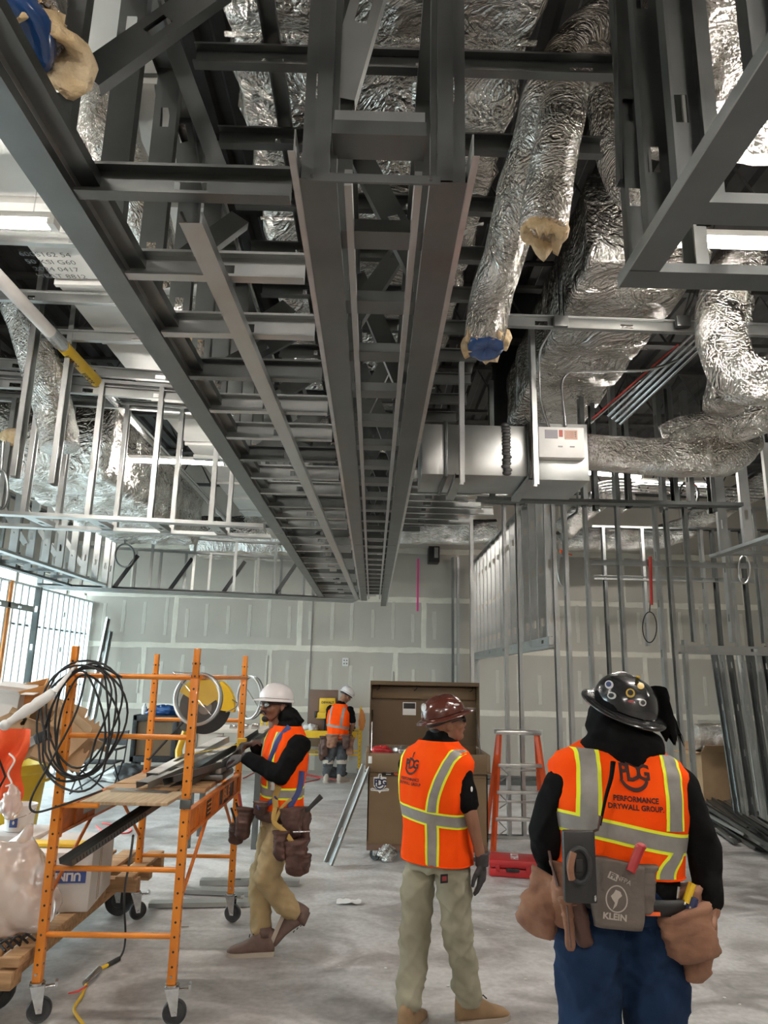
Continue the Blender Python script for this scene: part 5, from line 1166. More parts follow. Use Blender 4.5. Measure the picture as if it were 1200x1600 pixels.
# ================================================================ PEOPLE
M['vest'] = mat('fluorescent_orange_mesh', (1.0, .095, .004), .85, spec=.12, c2=(.98, .075, .003), scale=9, bump=.12, bscale=240)
M['vest_yellow'] = mat('fluorescent_yellow_trim', (.85, .90, .03), .65)
M['reflect'] = mat('grey_reflective_tape', (.30, .28, .26), .5, .25, c2=(.26, .245, .23), scale=30)
M['black_cloth'] = mat('black_cotton', (.003, .003, .0035), .95, spec=.15, c2=(.006, .006, .0065), scale=15, bump=.15, bscale=20)
M['ink'] = mat('faded_black_print', (.05, .012, .01), .8)
M['skin'] = mat('skin_brown', (.30, .145, .085), .55, c2=(.26, .12, .07), scale=12, bump=.04, bscale=60)
M['skin_dark'] = mat('skin_deep_brown', (.26, .12, .075), .5, c2=(.21, .095, .058), scale=12)
M['jeans'] = mat('dark_blue_denim', (.006, .018, .05), .9, spec=.2, c2=(.012, .03, .075), scale=10, bump=.25, bscale=14)
M['khaki'] = mat('tan_work_trousers', (.42, .31, .16), .85, c2=(.36, .26, .13), scale=8, bump=.3, bscale=10)
M['olive'] = mat('sage_work_trousers', (.36, .34, .25), .85, c2=(.31, .295, .215), scale=7, bump=.3, bscale=9)
M['charcoal'] = mat('charcoal_trousers', (.07, .075, .08), .85, c2=(.05, .052, .058), scale=10, bump=.2)
M['leather'] = mat('suede_tool_pouch', (.30, .15, .09), .85, c2=(.20, .095, .06), scale=14, detail=6, bump=.3, bscale=18)
M['leather_dark'] = mat('dark_oiled_leather', (.10, .045, .032), .55, c2=(.06, .028, .022), scale=14, detail=6, bump=.3, bscale=18)
M['boot'] = mat('brown_work_boot', (.16, .10, .08), .7, c2=(.11, .07, .055), scale=12, bump=.2)
M['boot_tan'] = mat('tan_work_boot', (.34, .22, .12), .75, c2=(.27, .17, .09), scale=12, bump=.2)
M['sole'] = mat('pale_boot_sole', (.42, .36, .30), .7)
M['hat_white'] = mat('white_helmet_shell', (.78, .74, .74), .28, coat=.5); M['hat_brown'] = mat('maroon_helmet_shell', (.085, .022, .014), .22, coat=.6); M['hat_black'] = mat('black_helmet_shell', (.014, .014, .015), .25, coat=.6)
M['lens'] = mat('smoked_lens', (.03, .03, .035), .08, coat=.5); M['lens_clear'] = mat('clear_lens', (.6, .62, .62), .05, alpha=.25)
M['hair'] = mat('black_hair', (.012, .010, .009), .7); M['eye'] = mat('eye_white', (.6, .58, .55), .2)
M['glove'] = mat('dark_grey_glove', (.035, .033, .036), .75, c2=(.06, .055, .055), scale=14, bump=.2); M['glove_tan'] = mat('dusty_glove', (.13, .10, .09), .85, c2=(.05, .045, .045), scale=12)
M['gbag'] = mat('grey_canvas_bag', (.155, .125, .105), .9, c2=(.12, .098, .085), scale=10, bump=.3, bscale=30); M['gprint'] = mat('pale_bag_print', (.42, .36, .32), .8)
M['blue_strap'] = mat('blue_webbing', (.05, .07, .22), .7); M['tan_strap'] = mat('yellow_tan_webbing', (.42, .27, .07), .75)
M['case_black'] = mat('black_tablet_case', (.022, .021, .021), .5)

def remesh(mb, vox, smooth=2, disp=None):
    me = mb.mesh('tmp', None); o = bpy.data.objects.new('tmp', me); COL.objects.link(o)
    md = o.modifiers.new('r', 'REMESH'); md.mode = 'VOXEL'; md.voxel_size = vox; md.adaptivity = 0
    bpy.context.view_layer.update()
    m2 = bpy.data.meshes.new_from_object(o.evaluated_get(bpy.context.evaluated_depsgraph_get()))
    bm = bmesh.new(); bm.from_mesh(m2)
    for _ in range(smooth): bmesh.ops.smooth_vert(bm, verts=bm.verts, factor=.5, use_axis_x=True, use_axis_y=True, use_axis_z=True)
    seen = {}; best = []
    bm.verts.ensure_lookup_table()
    for v0 in bm.verts:
        if v0.index in seen: continue
        st = [v0]; seen[v0.index] = 1; comp = [v0]
        while st:
            v = st.pop()
            for e_ in v.link_edges:
                w_ = e_.other_vert(v)
                if w_.index not in seen: seen[w_.index] = 1; st.append(w_); comp.append(w_)
        if len(comp) > len(best): best = comp
    keep = set(best); bmesh.ops.delete(bm, geom=[v for v in bm.verts if v not in keep], context='VERTS')
    bm.normal_update()
    out = MB()
    for v in bm.verts: out.v.append(v.co + (v.normal*disp(v.co) if disp else V((0, 0, 0))))
    bm.verts.index_update(); out.f = [tuple(v.index for v in f.verts) for f in bm.faces]
    bm.free(); bpy.data.objects.remove(o); bpy.data.meshes.remove(me); bpy.data.meshes.remove(m2)
    return out
def lerp(a, b, t): return a+(b-a)*t
class Person: pass
def rings(p, off=0., lo=0., hi=1.):
    """torso cross sections, pelvis to neck: (centre, right, forward, half width, half depth)"""
    prof = [(-.16, .165, .115), (0., .172, .125), (.18, .165, .122), (.38, .165, .122), (.60, .182, .130), (.74, .188, .130), (.84, .184, .115), (.90, .160, .098), (.95, .110, .085), (1.0, .066, .068)]
    out = []
    n = 34
    for i in range(n+1):
        t = lo+(hi-lo)*i/n
        for k in range(len(prof)-1):
            if prof[k][0] <= t <= prof[k+1][0] or k == len(prof)-2:
                u = (t-prof[k][0])/(prof[k+1][0]-prof[k][0]); u = max(0, min(1, u)); u = u*u*(3-2*u) if k >= 5 else u
                a = lerp(prof[k][1], prof[k+1][1], u); b = lerp(prof[k][2], prof[k+1][2], u); break
        c = p.P.lerp(p.C, t/.7) if t < .7 else p.C.lerp(p.N, (t-.7)/.3)
        if 0 < t < .7: c = c
        rv = p.hr.lerp(p.sr, max(0, min(1, t/.8))).normalized(); up = (p.N-p.P).normalized(); fv = up.cross(rv).normalized(); rv = fv.cross(up).normalized()
        belly = p.belly*math.exp(-((t-.25)/.25)**2)
        out.append((c+fv*belly*.6, rv, fv, a*p.w+off, b*p.d+off+belly, t))
    return out
def loft(mb, rg, n=40, ex=2.4, cap=True, f=None):
    k0 = len(mb.v)
    for (c, rv, fv, a, b, t) in rg:
        for j in range(n):
            th = 2*math.pi*j/n; cs, sn = math.cos(th), math.sin(th); r = (abs(cs)**ex+abs(sn)**ex)**(-1/ex)
            q = c+rv*(a*r*cs)+fv*(b*r*sn)
            mb.v.append(f(q, (q-c).normalized(), t, th) if f else q)
    m = len(rg)
    for i in range(m-1):
        for j in range(n): mb.f.append((k0+i*n+j, k0+i*n+(j+1) % n, k0+(i+1)*n+(j+1) % n, k0+(i+1)*n+j))
    if cap: mb.f.append(tuple(k0+n-1-j for j in range(n))); mb.f.append(tuple(k0+(m-1)*n+j for j in range(n)))
    return mb
def limb(mb, pts, rad, n=18):
    q = []; r = []
    for i in range(len(pts)-1):
        k = 8
        for j in range(k):
            t = j/k; q.append(V(pts[i]).lerp(V(pts[i+1]), t)); r.append(lerp(rad[i], rad[i+1], t))
    q.append(V(pts[-1])); r.append(rad[-1]); mb.tube(q, r, n)
    for p_, rr in zip(pts, rad): mb.ell(p_, (rr, rr, rr), n=14, m=10)
def hand(mb, w, d, pn, side, curl=.5, s=1., spread=1.):
    """palm plus four jointed fingers of different length and a thumb from the palm's side"""
    d = V(d).normalized(); pn = V(pn); pn = (pn-d*pn.dot(d)).normalized(); sd = d.cross(pn).normalized()*side   # sd points to the thumb side
    Q = Matrix((sd, pn, d)).transposed()
    c = w+d*.045*s; mb.ell(c, (.040*s, .016*s, .052*s), Q, 16, 12); mb.ell(w+d*.072*s, (.038*s, .014*s, .022*s), Q, 14, 10); mb.ell(w, (.026*s, .02*s, .03*s), Q, 12, 8)
    for k, (x, L_) in enumerate(((.030, .070), (.010, .078), (-.010, .073), (-.029, .056))):
        p = w+d*(.080-.004*abs(k-1))*s+sd*x*s*spread; a = curl*(.5+.12*k); pts = [p-d*.012*s]; dirv = d
        for seg in (.42, .32, .26):
            dv = d*math.cos(a)+pn*math.sin(a); pts.append(pts[-1]+dv*L_*seg*s*(1.0 if seg < .4 else 1.2)); a += curl*(.75)
        mb.tube(pts, [.0098*s, .0092*s, .0086*s, .0074*s], 10)
        for q_, r_ in zip(pts[1:], (.0094, .0088, .0075)): mb.ell(q_, (r_*s,)*3, n=8, m=6)
    p = w+d*.022*s+sd*.026*s; p1 = p+(sd*.75+d*.6+pn*.25*(.4+curl)).normalized()*.036*s; p2 = p1+(sd*.25+d*.85+pn*.45*(.3+curl)).normalized()*.030*s; p3 = p2+(d*.9+pn*.5*curl).normalized()*.022*s
    mb.tube([p, p1, p2, p3], [.014*s, .012*s, .0105*s, .0085*s], 10); mb.ell(p3, (.0086*s,)*3, n=8, m=6)
def shoe(mb, an, toe, s=1.):
    """shoe upper from ankle and the direction of the toe"""
    d = (toe-an); L_ = .0; dn = d.normalized()
    return
def boot(t, an, dirv, mat_, up=V((0, 0, 1)), L_=1.1):
    d = V(dirv).normalized(); up = (V(up)-d*V(up).dot(d)).normalized(); sd = d.cross(up); Q = Matrix((sd, d, up)).transposed().to_4x4(); Q.translation = an
    # profile stations along the foot: (y, half width, top z), sole plane z=-.09
    st = [(-.075, .022, .03), (-.068, .034, .06), (-.03, .04, .075), (.02, .042, .055), (.07, .046, .015), (.115, .050, -.015), (.155, .050, -.03), (.185, .040, -.042), (.205, .018, -.06)]
    mb = MB(); n = 14
    for (y, hw, zt) in st:
        for j in range(n):
            a = 2*math.pi*j/n; x = hw*math.copysign(abs(math.cos(a))**.7, math.cos(a)); zc = (zt-.078)/2; zh = (zt+.078)/2; z = zc+zh*math.copysign(abs(math.sin(a))**.75, math.sin(a))
            mb.v.append(Q @ V((x, y*L_, z)))
    for i in range(len(st)-1):
        for j in range(n): mb.f.append((i*n+j, i*n+(j+1) % n, (i+1)*n+(j+1) % n, (i+1)*n+j))
    mb.f.append(tuple(n-1-j for j in range(n))); mb.f.append(tuple((len(st)-1)*n+j for j in range(n)))
    mb.tube([Q @ V((0, -.014, .02)), Q @ V((0, -.014, .075))], [.046, .044], 16)
    b = mb.build('boot', mat_, t, smooth=True)
    mb = MB(); pr = [(x*(hw+.006), y*L_) for x in (1,) for (y, hw, _) in st]+[(-(hw+.006), y*L_) for (y, hw, _) in reversed(st)]
    mb.prism(pr, -.092, -.066, Q); mb.build('sole', 'sole', b)
    for k in range(3): MB().tube([Q @ V((-.022, .035+.025*k, .052-.014*k)), Q @ V((.022, .035+.025*k, .052-.014*k))], .0035, 6).build('lace', 'hair', b)
def headmatrix(c, yaw, pitch=0., roll=0.):
    return Matrix.Translation(c) @ Matrix.Rotation(yaw, 4, 'Z') @ Matrix.Rotation(pitch, 4, 'X') @ Matrix.Rotation(roll, 4, 'Y')
def headblob(mb, H, s=1.):
    Q = H.to_3x3()
    def e(c, r): mb.ell(H @ (V(c)*s), [x*s for x in r], Q, 18, 14)
    e((0, -.012, .025), (.077, .096, .098)); e((0, .018, -.045), (.060, .072, .062)); e((0, .06, -.088), (.030, .030, .024)); e((0, .035, -.075), (.05, .045, .035))
    e((0, .088, .022), (.050, .014, .012)); e((0, .096, -.008), (.011, .016, .030)); e((0, .106, -.030), (.017, .015, .012)); e((0, .086, -.058), (.026, .013, .012))
    for sx in (-1, 1):
        e((sx*.078, -.008, -.01), (.009, .02, .032)); e((sx*.040, .060, -.028), (.028, .030, .028)); e((sx*.014, .100, -.034), (.009, .010, .009))
    mb.tube([H @ V((0, -.02, -.06)), H @ V((0, -.03, -.15))], .056*s, 18)
def face(t, H, hair='hair', beard=False, glasses='lens'):
    Q = H.to_3x3()
    for sx in (-1, 1):
        e_ = MB().ell(H @ V((sx*.031, .080, .001)), (.0125, .0125, .0115), Q, 14, 10).build('eye', 'eye', t); MB().ell(H @ V((sx*.031, .0895, .001)), (.0055, .004, .0055), Q, 10, 8).build('iris', 'hair', e_)
        MB().tube([H @ V((sx*.014, .097, .021)), H @ V((sx*.032, .099, .028)), H @ V((sx*.05, .086, .022))], .004, 8, flat=.6).build('eyebrow', hair, t)
    MB().tube([H @ V((-.022, .096, -.060)), H @ V((0, .101, -.058)), H @ V((.022, .096, -.060))], .0045, 8).build('lips', mat('lips', (.20, .07, .06), .5) if 'lips' not in M else M['lips'], t)
    if beard:
        mb = MB(); mb.tube(smoothpath([H @ V((-.030, .092, -.062)), H @ V((-.014, .103, -.048)), H @ V((0, .107, -.046)), H @ V((.014, .103, -.048)), H @ V((.030, .092, -.062))], 4), .0065, 8, flat=.7); mb.build('moustache', hair, t)
        MB().ell(H @ V((0, .072, -.096)), (.030, .026, .022), Q, 14, 10).build('goatee', hair, t)
    if glasses:
        g = MB()
        for sx in (-1, 1):
            q = [H @ V((sx*(.033+.027*math.cos(a)), .103-.012*abs(math.cos(a))*(1 if math.cos(a) > 0 else .1), .001+.018*math.sin(a))) for a in [2*math.pi*i/20 for i in range(20)]]
            g.tube(q, .0025, 6, closed=True); g.tube([H @ V((sx*.060, .090, .006)), H @ V((sx*.080, .04, .008)), H @ V((sx*.082, -.02, .002))], .0028, 6)
        g.tube([H @ V((-.008, .108, .004)), H @ V((.008, .108, .004))], .0028, 6); gl_ = g.build('safety_glasses', 'black', t)
        for sx in (-1, 1): MB().ell(H @ V((sx*.033, .101, .001)), (.026, .003, .0175), Q, 16, 8).build('lens', glasses, gl_)
def hardhat(t, H, m_, full=True, up=.052, s=1., tilt=0.):
    Hh = H @ Matrix.Translation((0, -.008, up)) @ Matrix.Rotation(tilt, 4, 'X'); mb = MB(); n = 48; mrg = 14
    def R_(a, ph):  # a: angle from +x, ph 0 rim..pi/2 top
        x = .112*math.cos(ph)**.75*math.cos(a); y = .138*math.cos(ph)**.75*math.sin(a); z = .108*math.sin(ph)
        z += .007*math.exp(-(x/.02)**2)*math.sin(ph)      # centre ridge
        return Hh @ (V((x, y, z))*s)
    for i in range(mrg):
        ph = (math.pi/2-.04)*i/(mrg-1)
        for j in range(n): mb.v.append(R_(2*math.pi*j/n, ph))
    for i in range(mrg-1):
        for j in range(n): mb.f.append((i*n+j, i*n+(j+1) % n, (i+1)*n+(j+1) % n, (i+1)*n+j))
    mb.f.append(tuple((mrg-1)*n+j for j in range(n)))
    h = mb.build('hard_hat', m_, t, smooth=True)
    br = MB()
    for i, (e, z) in enumerate(((0, 0), (.5, -.006), (1, -.016), (1.02, -.021), (.9, -.019), (0, -.006))):
        for j in range(n):
            a = 2*math.pi*j/n; fr = max(0, math.sin(a))**2; w_ = (.032+.022*fr+.006*max(0, -math.sin(a))) if full else (.006+.052*fr**1.5)
            x = (.112+w_*e)*math.cos(a); y = (.138+w_*e)*math.sin(a); br.v.append(Hh @ (V((x, y, z-.004))*s))
    for i in range(5):
        for j in range(n): br.f.append((i*n+j, i*n+(j+1) % n, (i+1)*n+(j+1) % n, (i+1)*n+j))
    br.build('brim', m_, h, smooth=True)
    sp = MB(); q = [Hh @ (V((.092*math.cos(a), .112*math.sin(a), -.022-.018*max(0, -math.sin(a))))*s) for a in [2*math.pi*i/30 for i in range(30)]]; sp.tube(q, .012, 8, closed=True, flat=1.2); sp.build('headband', 'black', h)
    return h, Hh, BVHTree.FromPolygons([tuple(v) for v in mb.v], mb.f)
def decal_disc(parent, bvh, p, d, up, r, m_, nm='sticker', off=.0015, sq=1., inner=None):
    """a round sticker laid on a curved surface along direction d"""
    d = V(d).normalized(); up = V(up); up = (up-d*up.dot(d)).normalized(); sd = d.cross(up); mb = MB(); n = 20; k0 = []
    for i in range(4):
        for j in range(n):
            a = 2*math.pi*j/n; q = V(p)+(sd*math.cos(a)+up*math.sin(a)*sq)*r*(i/3+.001)
            h = bvh.ray_cast(q-d*.4, d)
            mb.v.append((h[0]+h[1]*off*(1 if h[1].dot(d) < 0 else -1)) if h[0] else q)
    for i in range(3):
        for j in range(n): mb.f.append((i*n+j, i*n+(j+1) % n, (i+1)*n+(j+1) % n, (i+1)*n+j))
    return mb.build(nm, m_, parent, smooth=True, recalc=False)
def decal(parent, bvh, vs, fs, m_, nm, org, ux, uy, d, off=.004):
    ux = V(ux).normalized(); uy = V(uy).normalized(); d = V(d).normalized(); mb = MB()
    for v in vs:
        q = V(org)+ux*v[0]+uy*v[1]; h = bvh.ray_cast(q-d*.6, d)
        mb.v.append((h[0]+h[1]*off*(1 if h[1].dot(d) < 0 else -1)) if h[0] else q)
    mb.f = list(fs); return mb.build(nm, m_, parent, smooth=False, recalc=False)
def strip_grid(x0, x1, y0, y1, n, m=4, fx=None):
    vs = []; fs = []
    for i in range(n+1):
        for j in range(m+1):
            y = y0+(y1-y0)*i/n; x = x0+(x1-x0)*j/m + (fx(y) if fx else 0); vs.append((x, y))
    for i in range(n):
        for j in range(m): fs.append((i*(m+1)+j, i*(m+1)+j+1, (i+1)*(m+1)+j+1, (i+1)*(m+1)+j))
    return vs, fs
def folds(seed, amp=.007, fz=7.):
    def f(co):
        q = V((co.x*11+seed, co.y*11, co.z*fz)); a = noise.noise(q+V((noise.noise(co*5)*1.4, 0, noise.noise(co*6+V((3, 3, 3)))*1.4)))
        b = max(0, 1-abs(noise.noise(V((co.x*6+seed, co.y*6, co.z*15+co.x*9))))*3.2); c = max(0, 1-abs(noise.noise(V((co.x*5, co.y*5+seed, co.z*6-co.x*8))))*3.5)
        return amp*(a*.9+b*.55+c*.6-.3)
    return f
def pouch(parent, top, down, rv, w_, dp, h, m_, seed=0., nm='pouch', taper=.8, flare=1.15, n=26):
    top = V(top); dn = V(down).normalized(); rv = V(rv); rv = (rv-dn*rv.dot(dn)).normalized(); fv = dn.cross(rv); mb = MB(); rg = []
    for i in range(25):
        t = i/24; k = lerp(flare, 1., min(1, t*3)) if t < .33 else lerp(1., taper, (t-.33)/.67); e = 1 if t < .85 else math.sqrt(max(.02, 1-((t-.85)/.16)**2))
        rg.append((top+dn*h*t, rv, fv, w_*.5*k*e, dp*.5*(k*.6+.5*math.sin(math.pi*min(1, t*.9+.15)))*e, t))
    def f(q, o, t, th): return q+o*(.16*w_*noise.noise(q*14+V((seed,)*3))+.07*w_*max(0, 1-abs(noise.noise(q*22))*3)+(.006 if t < .09 else 0)+(.004 if .3 < t < .36 else 0))
    loft(mb, rg[::-1], n, 3.6, True, f); 
    p = mb.build(nm, m_, parent, smooth=True)
    # stitched lip
    q = []
    for j in range(28):
        th = 2*math.pi*j/28; cs, sn = math.cos(th), math.sin(th); r = (abs(cs)**2.8+abs(sn)**2.8)**(-1/2.8); q.append(top+rv*w_*.5*flare*r*cs+fv*dp*.5*(flare*.6+.23)*r*sn)
    return p
def person(name, label, P, C, N, S_, E, W, hips, knees, ank, toes, H, w=1., d=1., belly=0., skin='skin', trousers='khaki', shirt='black_cloth', sleeves=1., boots='boot', vest_lo=-.02, hd=None, curl=(.5, .5), glove=None, up2=None, seed=0., leg=(.098, .074, .066), armr=(.062, .052, .038), handcfg=None, shoe_up=(None, None)):
    """S_, E, W, hips, knees, ank: (left, right) joints in world space"""
    p = Person(); p.P, p.C, p.N = P, C, N; p.w, p.d, p.belly = w, d, belly
    p.sr = (S_[1]-S_[0]).normalized(); p.hr = (hips[1]-hips[0]).normalized()
    base = (ank[0]+ank[1])/2; t = empty(name, (base.x, base.y, 0), label, 'person'); p.t = t
    p.up = (N-P).normalized(); p.fv = p.up.cross(p.sr).normalized(); p.rv = p.fv.cross(p.up).normalized()
    # body: one continuous surface under the clothes
    mb = MB(); loft(mb, rings(p, -.022, -.12, 1.0), 32, 2.2)
    for i in (0, 1):
        limb(mb, [S_[i], E[i], W[i]], [armr[0]-.014, armr[1]-.012, armr[2]-.012]); limb(mb, [hips[i], knees[i], ank[i]+V((0, 0, .02))], [leg[0]-.02, leg[1]-.02, .042])
        fd = (toes[i]-ank[i]); fd.z = 0; fd = fd.normalized() if fd.length > 1e-4 else V((0, 1, 0)); mb.ell(ank[i]+(toes[i]-ank[i])*.15, (.03, .03, .03))
        hc = handcfg[i]; hand(mb, W[i], hc[0], hc[1], hc[2], hc[3])
    mb.tube([N-p.up*.06, H @ V((0, -.02, -.09))], [.062, .054], 18); headblob(mb, H)
    remesh(mb, .0065, 1).build('body', skin, t, smooth=True)
    # trousers
    mb = MB(); loft(mb, rings(p, .0, -.13, .16), 32, 2.2); 
    for i in (0, 1):
        k = knees[i]; a = ank[i]; hem = a+(k-a).normalized()*.062
        limb(mb, [hips[i]+p.up*.02, hips[i].lerp(k, .5), k, k.lerp(a, .5), hem], [leg[0], leg[0]*.9, leg[1], leg[1]*.93, leg[2]])
    remesh(mb, .011, 2, folds(seed+3, .015, 6.)).build('trousers', trousers, t, smooth=True)
    # shirt
    mb = MB(); loft(mb, rings(p, .004, .02, 1.03), 32, 2.3)
    for i in (0, 1):
        if sleeves >= 1: limb(mb, [S_[i], E[i], W[i]+(E[i]-W[i]).normalized()*.02], list(armr))
        else: limb(mb, [S_[i], S_[i].lerp(E[i], sleeves)], [armr[0]+.004, armr[0]*.98])
    remesh(mb, .010, 2, folds(seed, .009, 7.)).build('shirt', shirt, t, smooth=True)
    for i in (0, 1): boot(t, ank[i], toes[i]-ank[i]+V((0, 0, .0)), boots, shoe_up[i] or V((0, 0, 1)))
    if glove:
        for i in (0, 1):
            if glove[i]:
                mb = MB(); hc = handcfg[i]; hand(mb, W[i], hc[0], hc[1], hc[2], hc[3], 1.13); dd = V(hc[0]).normalized(); mb.tube([W[i]-dd*.045, W[i]+dd*.02], [.037, .036], 16); remesh(mb, .0045, 1).build('glove', glove[i], t, smooth=True)
    # vest shell
    mb = MB(); nn_ = 84
    def f(q, o, tt, th):
        k = min(1, (tt-vest_lo)*4+.3); return q+p.rv*math.cos(th)*.020*math.exp(-((tt-.87)/.07)**2)+o*(.010*noise.noise(V((th*2.2+seed, tt*1.6, 0)))*k*(1.6-tt)+.006*noise.noise(V((th*6, tt*5, seed)))) + o*(.012*max(0, .25-tt))
    loft(mb, rings(p, .020, vest_lo, .975), nn_, 2.3, False, f); p.vmb = mb
    v = mb.build('vest', 'vest', t, smooth=True); p.vest = v; p.bvh = BVHTree.FromPolygons([tuple(x) for x in mb.v], mb.f)
    # hem binding
    m0 = [mb.v[j] for j in range(nn_)]; MB().tube(m0, .004, 6, closed=True).build('hem', 'vest', v)
    p.n = nn_
    return p
def hband(p, t0, t1, m_, nm, off, droop=0., a0=0, a1=360):
    """horizontal band following the vest between torso fractions t0..t1"""
    mb = MB(); n = 84; ax = (p.N-p.P)
    for k in range(5):
        t = t0+(t1-t0)*k/4
        for j in range(n+1):
            th = math.radians(a0+(a1-a0)*j/n); c = p.P+ (p.C-p.P)*(t/.7) if t < .7 else p.C; o = p.rv*math.cos(th)+p.fv*math.sin(th)
            c = c + ax*droop*math.cos(th)
            h = p.bvh.ray_cast(c+o*.6, -o); q = h[0]+o*off if h[0] else c+o*.2; mb.v.append(q)
    for k in range(4):
        for j in range(n): mb.f.append((k*(n+1)+j, k*(n+1)+j+1, (k+1)*(n+1)+j+1, (k+1)*(n+1)+j))
    return mb.build(nm, m_, p.vest, smooth=True, recalc=False)
def vband(p, x0, x1, t0, t1, m_, nm, off, back=True, fx=None):
    L_ = (p.N-p.P).length; vs, fs = strip_grid(x0, x1, t0*L_, t1*L_, 40, 5, fx); d_ = p.fv if back else -p.fv
    vs2 = [(x, y) for x, y in vs]; mb = MB()
    for (x, y) in vs2:
        t = y/L_; c = p.P+(p.C-p.P)*(t/.7) if t < .7 else p.C.lerp(p.N, (t-.7)/.3)
        q = c+p.rv*x; h = p.bvh.ray_cast(q-d_*.6, d_)
        if not h[0]: h = p.bvh.find_nearest(q)
        mb.v.append(h[0]+h[1]*off*(1 if h[1].dot(d_) < 0 else -1))
    mb.f = fs; return mb.build(nm, m_, p.vest, smooth=True, recalc=False)
def stripe_set(p, hb, vx, t_top=.93, vlow=None, wid=.05, trim=.014, fx=None, back=True, yellow=True, droop=0.):
    t0, t1 = hb; L_ = (p.N-p.P).length; e = trim/L_
    if yellow: hband(p, t0-e, t1+e, 'vest_yellow', 'trim_band', .003, droop)
    hband(p, t0, t1, 'reflect', 'reflective_band', .0045, droop)
    for x in vx:
        for (a, b) in ((t1, t_top),)+(((vlow, t0),) if vlow is not None else ()):
            if yellow: vband(p, x-wid/2-trim, x+wid/2+trim, a, b, 'vest_yellow', 'trim_band', .003, back, fx)
            vband(p, x-wid/2, x+wid/2, a, b, 'reflect', 'reflective_band', .0045, back, fx)
def vest_print(p, x, tc, s_, lines, ts):
    L_ = (p.N-p.P).length; c = p.P+(p.C-p.P)*(tc/.7); up = p.up
    for ch, dx, sz, sx in (('P', -.40, .85, .9), ('D', 0, 1.05, .8), ('G', .42, .85, .9)):
        vs, fs = text_mesh(ch, sz*s_, .03*s_); decal(p.vest, p.bvh, [(v.x*sx+dx*s_, v.y) for v in vs], fs, 'ink', 'crest_letter', c+p.rv*x, p.rv, up, p.fv)
    A = [(.62*math.cos(a)*s_, (-.12+.62*math.sin(a))*s_) for a in [math.pi+math.pi*(.1+.8*i/16) for i in range(17)]]; B_ = [(.50*math.cos(a)*s_, (-.10+.48*math.sin(a))*s_) for a in [math.pi+math.pi*(.1+.8*i/16) for i in range(17)]]
    fs = [(i, i+1, 17+i+1, 17+i) for i in range(16)]; decal(p.vest, p.bvh, A+B_, fs, 'ink', 'crest_arc', c+p.rv*x, p.rv, up, p.fv)
    decal(p.vest, p.bvh, [(-.04*s_, .45*s_), (.04*s_, .45*s_), (.06*s_, .72*s_), (.12*s_, .78*s_), (.10*s_, .86*s_), (-.04*s_, .80*s_)], [(0, 1, 2, 3, 4, 5)], 'ink', 'crest_bit', c+p.rv*x, p.rv, up, p.fv)
    for k, ln in enumerate(lines):
        vs, fs = text_mesh(ln, ts, ts*.03); decal(p.vest, p.bvh, [(v.x*.95, v.y-s_*1.02-k*ts*1.08) for v in vs], fs, 'ink', 'print_line', c+p.rv*x, p.rv, up, p.fv)
def belt(p, t, m_, w_=.05, off=.03, nm='tool_belt'):
    mb = MB(); n = 60; c0 = p.P+(p.C-p.P)*(t/.7)
    rg = rings(p, off, t, t+.01)[0]
    for k, (dz, o) in enumerate(((-w_/2, 0), (-w_/2, .007), (w_/2, .007), (w_/2, 0))):
        for j in range(n):
            th = 2*math.pi*j/n; cs, sn = math.cos(th), math.sin(th); r = (abs(cs)**2.3+abs(sn)**2.3)**(-1/2.3); mb.v.append(rg[0]+rg[1]*(rg[3]+o)*r*cs+rg[2]*(rg[4]+o)*r*sn+p.up*dz)
    for k in range(4):
        for j in range(n): mb.f.append((k*n+j, k*n+(j+1) % n, ((k+1) % 4)*n+(j+1) % n, ((k+1) % 4)*n+j))
    return mb.build(nm, m_, p.t, smooth=True)

# ---------------------------------------------------------------- right foreground worker, seen from behind
D = 2.78
def q3(x, y, dd=None): return atY(x, y, D if dd is None else dd)
P = q3(968, 1400); C = q3(966, 1255); N = q3(966, 1150, D+.03); zf = lambda v, z: V((v.x, v.y, z))
Sj = (q3(884, 1224, D), q3(1058, 1228, D)); Ej = (q3(853, 1302, D+.02), q3(1098, 1325, D)); Wj = (q3(862, 1372, D+.16), q3(1110, 1422, D-.10))
hp = (q3(922, 1445, D), q3(1016, 1445, D)); kn = (zf(hp[0], .47)+V((-.015, .03, 0)), zf(hp[1], .47)+V((.015, .05, 0))); an = (zf(hp[0], .09)+V((-.03, -.02, 0)), zf(hp[1], .09)+V((.03, .04, 0)))
H = headmatrix(q3(970, 1116, D+.05), .30, .38, .10)
dn = V((0, 0, -1))
r = person('person', 'burly worker at the right from behind, black helmet, black hoodie, orange vest, blue jeans', P, C, N, Sj, Ej, Wj, hp, kn, an, (an[0]+V((-.04, .2, 0)), an[1]+V((.05, .2, 0))), H, w=1.22, d=1.15, belly=.02,
    trousers='jeans', vest_lo=.20, leg=(.122, .095, .082), armr=(.076, .062, .045), handcfg=((V((.35, .8, -.4)), V((1, 0, 0)), 1, .9), (V((-.12, -.25, -1)), V((-1, .1, 0)), -1, .85)), seed=1.)
stripe_set(r, (.44, .555), (-.148, .152), t_top=.93, wid=.054, trim=.013, droop=-.045, fx=lambda y: .0)
L_ = (r.N-r.P).length
vband(r, .10, .18, .21, .41, 'vest_yellow', 'trim_band', .003, True, lambda y: .03*math.cos(y/L_*14)); vband(r, .113, .167, .21, .41, 'reflect', 'reflective_band', .0045, True, lambda y: .03*math.cos(y/L_*14))
vest_print(r, .01, .96, .085, ('PERFORMANCE', 'DRYWALL GROUP.'), .024)
